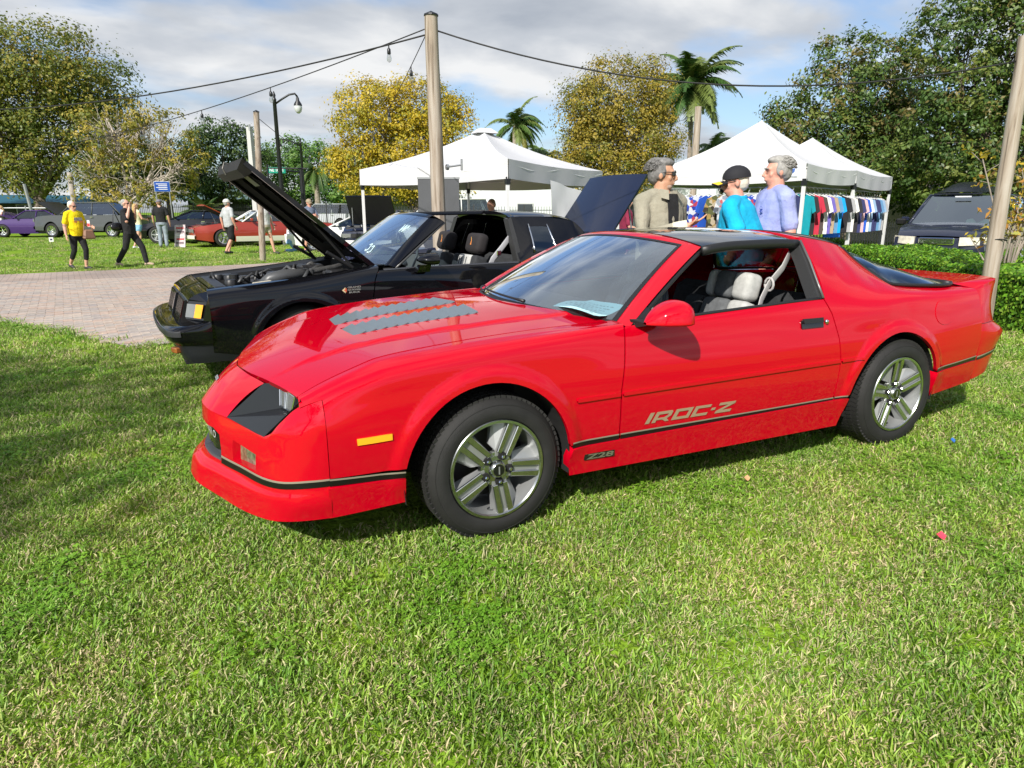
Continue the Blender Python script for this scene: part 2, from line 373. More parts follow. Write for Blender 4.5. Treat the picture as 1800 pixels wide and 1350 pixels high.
def sides(s):
    # fender: from behind the wheel over the arch to the bumper joint
    ar = arch_pts(FA, .385, .400)
    poly = [(.604, .372), (.600, .58), (.622, .72), (.640, .85), (.655, .95), (.662, 1.05), (.3, 1.05), (-.2, 1.05), (-.5, 1.05), (-.770, 1.05), (-.774, .95), (-.777, .885), (-.698, .838), (-.698, .58), (-.698, .400)]+ar[::-1]+[(ar[0][0]+.004, .372)]
    panel('fender', SIDE, poly, RED, car, s, .013, flange=.02)
    poly = [(.612, .372), (.608, .58), (.630, .72), (.648, .85), (1.1, .85), (1.5, .85), (1.92, .85), (1.958, .80), (2.00, .70), (2.016, .58), (2.008, .372)]
    d = panel('door', SIDE, poly, RED, car, s, .03, flange=.02)
    ar = arch_pts(RA, .425, .380)
    poly = [(2.016, .372), (2.024, .58), (2.008, .70), (1.966, .80), (1.930, .85), (1.945, .95), (1.975, 1.05), (2.25, 1.05), (2.38, 1.05), (2.46, 1.05), (2.54, 1.05), (2.62, 1.05), (3.0, 1.05), (3.33, 1.05), (3.33, .85), (3.33, .58), (3.31, .448), (ar[0][0], .425)]+ar[1:]+[(ar[-1][0]-.004, .372)]
    q = panel('quarter_panel', SIDE, poly, RED, car, s, .014, flange=.02)
    # lower body skirts
    sk = panel('side_skirt', SIDE, [(.350, .225), (1.0, .215), (2.075, .198), (2.105, .30), (2.112, .358), (.352, .358), (.338, .30)], RED, car, s, .05, off=.013, flange=.05)
    panel('air_dam_side', SIDE, [(-.708, .235), (-.408, .252), (-.412, .362), (-.708, .366)], RED, car, s, .05, off=.013, flange=.05)
    panel('rear_skirt', SIDE, [(2.872, .268), (3.31, .300), (3.31, .437), (2.868, .413)], RED, car, s, .05, off=.010, flange=.05)
    # narrow raised mouldings along the flanks and the two-tone stripe above the skirts
    for a, b, par in ((.372, .596, car), (.612, 2.010, d), (2.026, 2.185, q)):
        panel('side_moulding', SIDE, [(a, .569), (b, .569), (b, .586), (a, .586)], RED, par, s, .05, off=.009, flange=.010)
    for a, b, z0, z1 in ((-.70, -.41, .371, .361), (.352, .604, .359, .358), (.612, 2.008, .358, .346), (2.016, 2.110, .346, .345), (2.868, 3.31, .412, .437)):
        panel('black_stripe', SIDE, [(a, z0), (b, z1), (b, z1+.022), (a, z0+.022)], STB, car, s, .05, off=.0035, flange=0)
        panel('silver_stripe', SIDE, [(a, z0+.022), (b, z1+.022), (b, z1+.029), (a, z0+.029)], GOLD, car, s, .05, off=.0035, flange=0)
    # side marker, handle, lock, fuel door
    panel('marker_light', SIDE, [(-.590, .520), (-.455, .527), (-.455, .553), (-.590, .546)], AMB, car, s, .04, off=.006, flange=.008)
    panel('door_handle', SIDE, [(1.728, .755), (1.885, .755), (1.885, .784), (1.728, .784)], BLKG, d, s, .02, off=.007, flange=.012)
    panel('handle_pull', SIDE, [(1.738, .771), (1.88, .771), (1.88, .788), (1.738, .788)], BLK, d, s, .02, off=.016, flange=.012)
    p0 = SIDE([1.912], [.772])[0]; b = MB(); b.lathe([(0, .012), (.010, .012), (.013, .004), (.013, 0)], (0, 0, 0), 'y', 14)
    o = b.build('door_lock', CHR, d, smooth=True); o.location = (p0[0], s*p0[1], p0[2]); o.rotation_euler = (0, 0, 0) if s > 0 else (0, 0, math.pi)
    if s < 0:
        ring = [(2.925+.092*math.cos(a), .757+.062*math.sin(a)) for a in np.linspace(0, 2*math.pi, 33)[:-1]]
        panel('fuel_door', SIDE, ring, RED, car, s, .02, off=.003, flange=.006)
mir(sides)
# lettering on the doors, slanted block capitals
GL = {'I': [[(0, 0), (.32, 0), (.32, 1), (0, 1)]],
      'R': [[(0, 0), (.30, 0), (.30, .72), (1.0, .72), (1.0, .60), (.78, .42), (.30, .42), (.30, .22), (.72, .22), (1.05, 0), (1.32, 0), (1.05, .28), (1.28, .50), (1.28, .86), (1.14, 1), (0, 1), (0, 0.5)]],
      'O': [[(0, 0), (1.35, 0), (1.35, .26), (.30, .26), (.30, .74), (0, .74)], [(0, .74), (1.07, .74), (1.07, .26), (1.35, .26), (1.35, 1), (.0, 1)]],
      'C': [[(0, 0), (1.28, 0), (1.28, .26), (.30, .26), (.30, .74), (1.28, .74), (1.28, 1), (0, 1)]],
      '-': [[(0, .38), (.34, .38), (.34, .62), (0, .62)]],
      'Z': [[(0, 0), (1.30, 0), (1.30, .27), (.52, .27), (1.34, .78), (1.34, 1), (0, 1), (0, .74), (.80, .74), (0, .24)]]}
def iroc(s):
    x = 0.0; H = .052; U = .0545
    for ch in 'IROC-Z':
        wdt = max(p[0] for pl in GL[ch] for p in pl); adv = wdt+.16
        for k, pl in enumerate(GL[ch]):
            f = lambda px, pz: (.742+(x+px)*.0775+pz*.030, .412+pz*H-(x+px)*.0014)
            if s > 0: f = lambda px, pz: (.742+(7.45-(x+px))*.0775-pz*.030+.03, .412+pz*H)
            panel('letter', SIDE, [f(*p) for p in pl], LETT, car, s, .02, off=.0035, flange=0)
        x += adv
mir(iroc)
# number badge on the skirt
p0 = SIDE([.42], [.285])[0]; yb = -(p0[1]+.016)
bd = MB().box((.502, yb, .301), (.165, .006, .034), Matrix.Rotation(R(2.0), 3, 'Y')).build('number_badge', BLKG, car, bevel=.002)
text_on('badge_number', 'Z28', (.428, yb-.0036, .292), (1, 0, -.03), (0, 0, 1), .145, .022, mat('badge_silver', (.32, .30, .24), rough=.3, metal=.7), bd, off=.03, shear=.35)

# ---- nose
UK = [0, .15, .3, .45, .62, .75, .87, 1.0]
def uline(pts): a = np.array(pts, float); return [pchip(UK, a[:, i]) for i in range(3)]
def ufun(gk, lines):
    def S(u, g):
        u = np.asarray(u, float).ravel(); g = np.asarray(g, float).ravel(); k = np.asarray(gk, float); i = np.clip(np.searchsorted(k, g)-1, 0, len(k)-2); h = np.diff(k); t = (g-k[i])/h[i]; r = np.arange(len(u)); out = []
        for c in range(3):
            Y = np.stack([l[c](u) for l in lines], 1); d = np.diff(Y, axis=1)/h; M = np.zeros_like(Y); M[:, 0] = d[:, 0]; M[:, -1] = d[:, -1]
            for j in range(1, len(k)-1):
                pr = d[:, j-1]*d[:, j]; M[:, j] = np.where(pr > 0, 2*pr/np.where(np.abs(d[:, j-1]+d[:, j]) < 1e-9, 1, d[:, j-1]+d[:, j]), 0)
            hh = h[i]; out.append(((1+2*t)*(1-t)**2)*Y[r, i]+t*(1-t)**2*hh*M[r, i]+t**2*(3-2*t)*Y[r, i+1]+t**2*(t-1)*hh*M[r, i+1])
        return np.stack(out, 1)
    return S
NG = [.20, .30, .345, .45, .535, .70]
NL = [uline([(-1.185, 0, .222), (-1.17, .12, .215), (-1.095, .30, .198), (-1.03, .48, .200), (-.965, .65, .212), (-.90, .765, .222), (-.81, .830, .230), (-.70, .864, .235)]),
      uline([(-1.168, 0, .292), (-1.152, .12, .290), (-1.088, .30, .290), (-1.02, .48, .295), (-.95, .675, .305), (-.888, .785, .312), (-.80, .853, .318), (-.70, .879, .320)]),
      uline([(-1.115, 0, .330), (-1.10, .13, .328), (-1.05, .30, .330), (-.99, .48, .338), (-.918, .70, .350), (-.862, .795, .360), (-.785, .850, .368), (-.70, .8745, .371)]),
      uline([(-1.108, 0, .44), (-1.095, .13, .44), (-1.04, .30, .45), (-.98, .48, .45), (-.912, .68, .45), (-.862, .782, .455), (-.79, .845, .465), (-.70, .8805, .47)]),
      uline([(-1.100, 0, .547), (-1.083, .13, .545), (-1.015, .30, .537), (-.957, .48, .535), (-.902, .655, .535), (-.866, .742, .552), (-.80, .828, .575), (-.70, .8875, .60)]),
      uline([(-1.100, 0, .57), (-1.083, .13, .56), (-1.015, .30, .55), (-.95, .48, .55), (-.893, .665, .548), (-.846, .735, .605), (-.785, .792, .672), (-.70, .845, .712)])]
NOSE = ufun(NG, NL); NC = (-.5, 0, .0, 0)
def nose(s):
    fog = [(.385, .382), (.555, .390), (.560, .455), (.385, .462)]
    poly = [(0, .20), (.3, .20), (.62, .20), (1, .20), (1, .345), (1, .535), (1, .70), (.87, .70), (.75, .70), (.645, .66), (.62, .548), (.55, .536), (.45, .536), (.3, .536), (.15, .536), (0, .536), (0, .475), (.22, .472), (.275, .455), (.285, .40), (.28, .352), (.15, .348), (0, .348)]
    fb = panel('front_bumper', NOSE, poly, RED, car, s, .022, center=NC, flange=.02, holes=[fog], uvscale=(.9, 1))
    panel('black_stripe', NOSE, [(.29, .346), (1, .346), (1, .370), (.29, .370)], STB, fb, s, .04, off=.0035, flange=0, center=NC)
    panel('silver_stripe', NOSE, [(.29, .370), (1, .370), (1, .379), (.29, .379)], GOLD, fb, s, .04, off=.0035, flange=0, center=NC)
    panel('fog_lamp', NOSE, [(.375, .372), (.57, .38), (.57, .465), (.375, .47)], FOGL, car, s, .03, off=-.030, flange=0, center=NC)
    # fog lamp surround
    rim = [(.385, .382), (.555, .390), (.560, .455), (.385, .462)]; b = MB()
    A = [NOSE([u], [g])[0] for u, g in densify([(u*.9, g) for u, g in rim], .03) for u in [u/.9]]; A = [Vector((p[0], s*p[1], p[2])) for p in A]
    Bk = [p+Vector((.034, 0, 0)) for p in A]; n = len(A); b.add(A+Bk, [(i, (i+1) % n, n+(i+1) % n, n+i) for i in range(n)]); b.build('lamp_surround', RED, car)
    # headlight well: inner wall, floor, back wall with lamps
    ib, ob, ot, it = (-1.013, .302, .538), (-.902, .655, .536), (-.770, .795, .700), (-.858, .402, .692)
    fb_, fo = (-.806, .500, .602), (-.788, .745, .634)                       # floor corners at the lamps
    tb, to = (-.795, .470, .700), (-.765, .76, .705)
    Y = lambda p: Vector((p[0], s*p[1], p[2]))
    b = MB(); b.grid([[Y(ib), Y(ob)], [Y(fb_), Y(fo)]]); b.grid([[Y(it), Y(ib)], [Y(tb), Y(fb_)]]); b.grid([[Y(ob), Y(ot)], [Y(fo), Y(to)]]); b.grid([[Y(fb_), Y(fo)], [Y(tb), Y(to)]])
    w_ = b.build('headlight_well', mat('well_black', (.012, .013, .015), rough=.35), car)
    for a0, a1 in ((.02, .36), (.44, .86)):
        lo = [Y(fb_).lerp(Y(fo), a) for a in (a0, a1)]; hi = [Y(tb).lerp(Y(to), a) for a in (a0, a1)]
        q = [lo[0].lerp(hi[0], .10), lo[1].lerp(hi[1], .10), lo[1].lerp(hi[1], .9), lo[0].lerp(hi[0], .9)]; fw = Vector((-.006, 0, 0))
        b = MB(); b.add([p for p in q]+[p+fw for p in q], [(0, 1, 5, 4), (1, 2, 6, 5), (2, 3, 7, 6), (3, 0, 4, 7), (4, 5, 6, 7)]); hl = b.build('headlight', LENS, car, bevel=.004)
        b = MB(); e = .0035
        for i in range(4): b.tube([q[i]+fw*1.15, q[(i+1) % 4]+fw*1.15], e, 6)
        b.build('bezel', CHR, hl)
mir(nose)
hoodfront = pf((0, -.932), (.2, -.905), (.40, -.856), (.62, -.803), (.80, -.768))
def header(a, t):
    wv = a; sa = np.sign(wv); aw = np.abs(wv); tt = t
    wn = aw*.302; wh = aw*.402; wd = wn*(1-tt)+wh*tt
    nx = pf((0, -1.100), (.13, -1.083), (.302, -1.013))(wn); nz = pf((0, .547), (.13, .545), (.302, .538))(wn)
    hx = hoodfront(wh); hz = .70-.02*(wh/.402)**2*.4
    x = nx*(1-tt)+hx*tt; z = nz*(1-tt)+hz*tt+.016*4*tt*(1-tt); return (x, sa*wd, z)
b = MB(); b.grid([[header(a, t) for t in np.linspace(0, 1, 9)] for a in np.linspace(-1, 1, 25)]); b.build('header_panel', RED, car, smooth=True, recalc=True)
MB().box((-1.022, .06, .637), (.004, .085, .018), Matrix.Rotation(R(48), 3, 'Y')).build('nose_badge', CHR, car, bevel=.004)
# grille cavity with dark plate and small lettering
for sd_ in (-1, 1):
    gr = panel('grille', NOSE, [(0, .340), (.15, .340), (.30, .344), (.30, .475), (.15, .482), (0, .482)], mat('grille_grey', (.05, .053, .06), rough=.5), car, sd_, .03, off=-.040, flange=0, center=NC)
    panel('grille_plate', NOSE, [(0, .375), (.22, .380), (.235, .395), (.235, .465), (0, .470)], BLKG, gr, sd_, .03, off=-.024, flange=.01, center=NC)
    panel('grille_lip', NOSE, [(0, .344), (.29, .348), (.29, .362), (0, .360)], mat('lip_grey', (.07, .075, .085), rough=.5), gr, sd_, .03, off=-.004, flange=.04, center=NC)
for kc, ch in enumerate('CAMARO'):
    v_, f_, wd_ = text_polys(ch, .01); u0 = -.10+.052*kc; sd_ = -1
    Q = np.array([(u0+a/wd_*.036, .425+h_/.7*.030) for a, h_ in v_]); X_ = NOSE(np.abs(Q[:, 0]), Q[:, 1]); X_[:, 0] += .0215; X_[:, 1] = -np.sign(Q[:, 0])*X_[:, 1]
    b = MB(); b.add(X_.tolist(), f_); b.build('plate_letter', mat('plate_letters', (.42, .42, .42), rough=.4), car)

# ---- hood
Hc = pf((-.95, .692), (-.80, .748), (-.63, .797), (-.44, .829), (-.2, .861), (.05, .882), (.17, .8915), (.45, .906), (.7, .912))
He = pf((-.95, .575), (-.86, .645), (-.775, .702), (-.70, .740), (-.55, .796), (-.45, .826), (-.2, .852), (0, .866), (.35, .879), (.66, .884))
crease = pf((-.95, .40), (-.80, .425), (-.63, .445), (-.35, .48), (.05, .515), (.4, .535), (.7, .55))
def HOOD(x, wv):
    x = np.asarray(x, float).ravel(); wv = np.asarray(wv, float).ravel(); a = np.abs(wv); k = (a/.748)**2.2
    z = Hc(x)*(1-k)+He(x)*k; c = crease(x)
    lift = .013*sstep(-.86, -.55, x)
    z = z+lift*(1-sstep(c-.003, c+.028, a))-lift*.45*sstep(c+.02, .748, a)*0
    return np.stack([x, wv, z], 1)
cowl = pf((0, .405), (.3, .455), (.55, .545), (.748, .632))
hp = [(float(hoodfront(abs(w_)))+.004, w_) for w_ in np.linspace(-.742, .742, 25)]+[(float(cowl(abs(w_))), w_) for w_ in np.linspace(.742, -.742, 25)]
def lv(s): return [(-.452, s*.055), (-.440, s*.290), (.165, s*.325), (.195, s*.060)]
hood = panel('hood', HOOD, hp, RED, car, 1, .022, flange=.025, center=(0, 0, .2), holes=[lv(1), lv(-1)])
for s in (-1, 1):
    lr = empty('louver_panel'); lr.parent = car
    P0 = np.array([(-.452, s*.055), (-.440, s*.290), (.165, s*.325), (.195, s*.060)]); nsl = 12
    b = MB(); pp = HOOD(P0[:, 0], P0[:, 1]); b.add([(p[0], p[1], p[2]-.022) for p in pp], [(0, 1, 2, 3)]); b.build('tray', GREYL, lr)
    for i in range(nsl):
        t0, t1 = i/nsl, (i+1.12)/nsl
        In = [P0[0]+(P0[3]-P0[0])*t for t in (t0, min(t1, 1))]; Ou = [P0[1]+(P0[2]-P0[1])*t for t in (t0, min(t1, 1))]
        q = np.array([In[0], Ou[0], Ou[1], In[1]]); zz = HOOD(q[:, 0], q[:, 1]); dz = np.array([-.008, -.008, .010, .010])
        top = [Vector((zz[j, 0], zz[j, 1], zz[j, 2]+dz[j])) for j in range(4)]; bot = [p-Vector((0, 0, .004)) for p in top]
        (b := MB()).hexa((bot+top) if s > 0 else (bot[::-1]+top[::-1])); b.build('louver', GREYL, lr)
# ---- windscreen, pillars, roof
def ws(s, t):
    s = np.asarray(s, float); q = 1-s*s
    bx, bw, bz = .652-.235*q, .782*s, .868+.040*q; tx, tw, tz = 1.223-.078*q, .543*s, 1.203+.040*q
    return (bx*(1-t)+tx*t+0, bw*(1-t)+tw*t+.0*s, bz*(1-t)+tz*t+.018*4*t*(1-t))
SS = np.linspace(-1, 1, 33); TT = np.linspace(0, 1, 13)
b = MB(); b.grid([[ws(s, t) for t in TT] for s in SS]); wsc = b.build('windscreen', WSG, car, smooth=True, recalc=True)
b = MB()  # black ceramic border
for t0, t1 in ((.0, .035), (.975, 1.0)): b.grid([[Vector(ws(s, t))+Vector((-.002, 0, .002)) for t in (t0, t1)] for s in SS])
for s0 in (-1, 1): b.grid([[Vector(ws(s0*u, t))+Vector((-.002, 0, .002)) for t in TT] for u in (.972, 1.0)])
b.build('screen_seal', BLK, wsc)
outer = lambda t: Vector((.672+(1.283-.672)*t, .872+(.617-.872)*t+.010*4*t*(1-t), .868+(1.192-.868)*t+.022*4*t*(1-t)))
def roofz(x, wv):
    a = np.abs(wv); c = pf((1.15, 1.243), (1.24, 1.259), (1.5, 1.273), (1.75, 1.270), (1.97, 1.257), (2.15, 1.232), (2.35, 1.19))(x); e = pf((1.15, 1.145), (1.28, 1.192), (1.5, 1.212), (1.75, 1.214), (1.97, 1.205), (2.15, 1.18), (2.35, 1.13))(x)
    return c-(c-e)*(a/.62)**2.6
for s in (-1, 1):
    b = MB(); rows = []
    for t in np.linspace(0, 1, 15):
        i = Vector(ws(1.0, t)); o = outer(t); m_ = i.lerp(o, .5)+Vector((-.004, .006, .008)); inn = o+Vector((.028, -.045, -.012))
        rows.append([Vector((p.x, s*p.y, p.z)) for p in (i, m_, o, inn)])
    b.grid(rows); b.build('windscreen_pillar', RED, car, smooth=True, angle=40, recalc=True)
    # black seal along the pillar's rear edge
    b = MB(); b.tube([Vector((outer(t).x+.022, s*(outer(t).y-.022), outer(t).z-.016)) for t in np.linspace(.02, 1, 14)], .014, 8); b.build('door_seal', BLK, car, smooth=True)
hr = lambda wv: 1.236+.05*(wv/.617)**2
b = MB(); rows = []
for wv in np.linspace(-1, 1, 41):
    i = Vector(ws(wv, 1.0)); xr = hr(wv*.617); o = Vector((xr, wv*.617, float(roofz(xr, wv*.617)))); m_ = i.lerp(o, .5)+Vector((0, 0, .006)); rows.append([i, m_, o, o+Vector((.004, 0, -.02))])
b.grid(rows); b.build('windscreen_header', RED, car, smooth=True, recalc=True)
def ROOF(x, wv): x = np.asarray(x, float).ravel(); wv = np.asarray(wv, float).ravel(); return np.stack([x, wv, roofz(x, wv)], 1)
for s in (-1, 1):
    poly = [(hr(w_)+.008, s*w_) for w_ in np.linspace(.055, .615, 12)]+[(1.975-.02*(w_/.6), s*w_) for w_ in np.linspace(.615, .055, 12)]
    tt_ = panel('roof_panel', ROOF, poly, mat('smoked_roof', (.008, .009, .011), rough=.05, coat=1.0), car, 1, .03, flange=.02, center=(1.6, 0, .8))
    # thick black side rail under the panel
    b = MB(); pts = []
    for x in np.linspace(1.285, 1.955, 14): pts.append(Vector((x, s*(.622+.006*math.sin((x-1.285)/.67*math.pi)), float(roofz(x, .617))-.022)))
    b.tube(pts, [(.018, .026)]*len(pts), 10); b.build('roof_rail', BLK, tt_, smooth=True)
b = MB(); b.grid([[(x, wv, float(roofz(x, wv))+.001) for wv in (-.05, 0, .05)] for x in np.linspace(1.238, 1.985, 12)]); b.build('roof_bar', BLKG, car, smooth=True)
# rear roof band ahead of the hatch
rearx = lambda wv: 2.12+.255*(np.abs(wv)/.56)**3
def RB(a, wv):
    a = np.asarray(a, float).ravel(); wv = np.asarray(wv, float).ravel(); x0 = 1.983-.02*np.abs(wv)/.6; x1 = rearx(wv); x = x0+(x1-x0)*a; wl = wv*(1-.0*a)
    c = roofz(x, 0*wv); e = np.interp(x, [1.96, 2.1, 2.25, 2.38], [1.222, 1.205, 1.182, 1.150]); k = (np.abs(wv)/.60)**3.0
    return np.stack([x, wl, c-(c-e)*np.clip(k, 0, 1)], 1)
panel('roof_band', RB, [(0, -.598), (.5, -.572), (.85, -.560), (1, -.556), (1, 0), (1, .556), (.85, .560), (.5, .572), (0, .598), (0, 0)], RED, car, 1, .04, flange=.015, center=(2, 0, .8))
# hatch glass
hz_c = pf((2.10, 1.240), (2.3, 1.205), (2.5, 1.155), (2.8, 1.060), (3.05, .972), (3.22, .915)); he_w = pf((2.10, .56), (2.38, .548), (2.46, .588), (2.54, .658), (2.62, .722), (3.22, .715)); he_z = pf((2.10, 1.205), (2.38, 1.152), (2.46, 1.078), (2.54, .998), (2.62, .936), (2.8, .918), (3.22, .905))
rows = []
for a in np.linspace(-1, 1, 31):
    row = []
    for t in np.linspace(0, 1, 22):
        x0 = float(rearx(a*.556)); x = x0+(3.22-x0)*t; e = he_w(x); wv = a*e; kk = abs(a)**5
        row.append((x, float(wv), float(hz_c(x)*(1-kk)+he_z(x)*kk)))
    rows.append(row)
b = MB(); b.grid(rows); hg = b.build('hatch_glass', DKG, car, smooth=True, recalc=True)
b = MB()
for rr in (rows[0], rows[-1]): b.tube([Vector(p)+Vector((0, 0, .003)) for p in rr], .012, 6)
b.tube([Vector(r[0])+Vector((0, 0, .002)) for r in rows], .012, 6); b.tube([Vector(r[-1]) for r in rows], .016, 6); b.build('hatch_frame', BLK, hg, smooth=True)
# door window: black B-pillar trim and belt strip
for s in (-1, 1):
    b = MB(); f = lambda x, wv, z: Vector((x, s*wv, z))
    A = [f(1.895, .848, .912), f(1.905, .80, .98), f(1.925, .72, 1.09), f(1.955, .625, 1.19)]; B_ = [f(1.948, .852, .912), f(1.953, .803, .985), f(1.965, .722, 1.10), f(1.985, .618, 1.212)]
    C_ = [p+Vector((-.01, -s*.07, -.005)) for p in A]
    b.grid([A, B_]); b.grid([A, C_]); b.build('window_pillar', mat('pillar_black', (.03, .03, .031), rough=.4), car, smooth=True, recalc=True)
    b = MB(); b.tube([p.lerp(q, .45)+Vector((0, s*.008, .003)) for p, q in zip(A, B_)], .007, 6); b.build('pillar_trim', mat('trim_grey', (.16, .15, .15), rough=.35, metal=.5), car, smooth=True)
    xs = np.linspace(.70, 1.90, 14); b = MB(); sp = SIDE(xs, np.full(14, .85)); b.tube([(p[0], s*(p[1]-.012), p[2]+.004) for p in sp], [(.014, .008)]*14, 8); b.build('belt_strip', BLK, car, smooth=True)
# ---- tail
TK = [0, .25, .5, .75, 1.0]
def tl(pts): a = np.array(pts, float); return [pchip(TK, a[:, i]) for i in range(3)]
TG = [.30, .45, .58, .66, .76, .88]
TAIL = ufun(TG, [tl([(3.33, .862, .305), (3.48, .845, .325), (3.63, .770, .350), (3.70, .55, .365), (3.73, 0, .37)]), tl([(3.33, .874, .445), (3.49, .858, .462), (3.665, .785, .480), (3.745, .56, .49), (3.775, 0, .49)]),
   tl([(3.33, .882, .58), (3.51, .868, .582), (3.715, .790, .582), (3.80, .56, .585), (3.83, 0, .585)]), tl([(3.33, .872, .66), (3.47, .848, .660), (3.625, .760, .658), (3.71, .55, .66), (3.74, 0, .66)]),
   tl([(3.33, .850, .76), (3.46, .825, .762), (3.60, .750, .765), (3.685, .55, .77), (3.71, 0, .77)]), tl([(3.33, .800, .875), (3.46, .790, .888), (3.60, .765, .905), (3.66, .55, .915), (3.68, 0, .915)])])
for s in (-1, 1):
    rb = panel('rear_bumper', TAIL, [(0, .30), (.5, .30), (1, .30), (1, .45), (1, .66), (.5, .66), (0, .66), (0, .45)], RED, car, s, .03, center=(3.0, 0, .5, 0), flange=.02, uvscale=(.9, 1))
    panel('tail_panel', TAIL, [(0, .664), (.40, .664), (.43, .80), (.60, .81), (.98, .81), (.98, .88), (.5, .88), (0, .88)], RED, car, s, .03, center=(3.0, 0, .5, 0), flange=.02, uvscale=(.9, 1))
    panel('tail_light', TAIL, [(.41, .668), (.95, .668), (.95, .806), (.62, .806), (.437, .796)], TAILR, car, s, .03, center=(3.0, 0, .5, 0), flange=.02, uvscale=(.9, 1))
    panel('black_stripe', TAIL, [(0, .436), (.5, .436), (.95, .436), (.95, .452), (0, .452)], BLK, rb, s, .04, off=.003, flange=0, center=(3, 0, .5, 0))
    panel('silver_stripe', TAIL, [(0, .452), (.5, .452), (.95, .452), (.95, .462), (0, .462)], GOLD, rb, s, .04, off=.003, flange=0, center=(3, 0, .5, 0))
rows = []
for a in list(np.linspace(0, 1, 24))+list(np.linspace(1, 0, 24))[1:]:
    sg = -1 if len(rows) < 24 else 1; T_ = TAIL([a], [.88])[0]; F_ = np.array([3.20, T_[1]*.925, .906]); row = []
    for v_ in np.linspace(0, 1, 9):
        p = F_+(T_-F_)*v_; p[2] += .010*math.sin(v_*math.pi)*min(1, a*4)+(.012*v_**3 if a > .3 else .012*v_**3*a/.3); row.append((p[0], sg*p[1], p[2]))
    q = TAIL([a], [.86])[0]; row.append((q[0]-.006, sg*q[1], q[2]-.004)); rows.append(row)
b = MB(); b.grid(rows); b.build('rear_spoiler', RED, car, smooth=True, recalc=True, angle=40)
# ---- door mirror on the driver's side
s = -1
mr = empty('door_mirror'); mr.parent = car; rows = []
for t in np.linspace(0, 1, 18):
    x = .672+.188*t; f = math.sin(min(1, .03+t*1.08)*math.pi/2)**.75*(1-.16*max(0, (t-.8)/.2)**2); row = []
    for j in range(25):
        th = 2*math.pi*j/24; c_, s_ = math.cos(th), math.sin(th); e = .70; q_ = math.copysign(abs(s_)**e, s_)
        row.append((x, s*(.985+.100*f*math.copysign(abs(c_)**e, c_)+.020*t), .897+(.096*f*q_ if q_ > 0 else .014*f*q_)+.004*t))
    rows.append(row)
b = MB(); b.grid(rows); b.build('mirror_shell', RED, mr, smooth=True, recalc=True)
b = MB(); b.add([(.858, p[1], p[2]) for p in rows[-1][:-1]], [tuple(range(24))]); b.build('mirror_glass', CHR, mr)
b = MB(); b.hexa([(.70, s*.862, .862), (.83, s*.862, .868), (.82, s*.96, .888), (.73, s*.96, .886), (.69, s*.845, .900), (.84, s*.845, .900), (.83, s*.95, .904), (.73, s*.95, .904)]); b.build('mirror_base', BLK, mr, recalc=True)
b = MB(); b.add([(.690, s*.868, .882), (.86, s*.865, .888), (.80, s*.815, .948)], [(0, 1, 2)]); b.build('mirror_sail', BLK, mr)

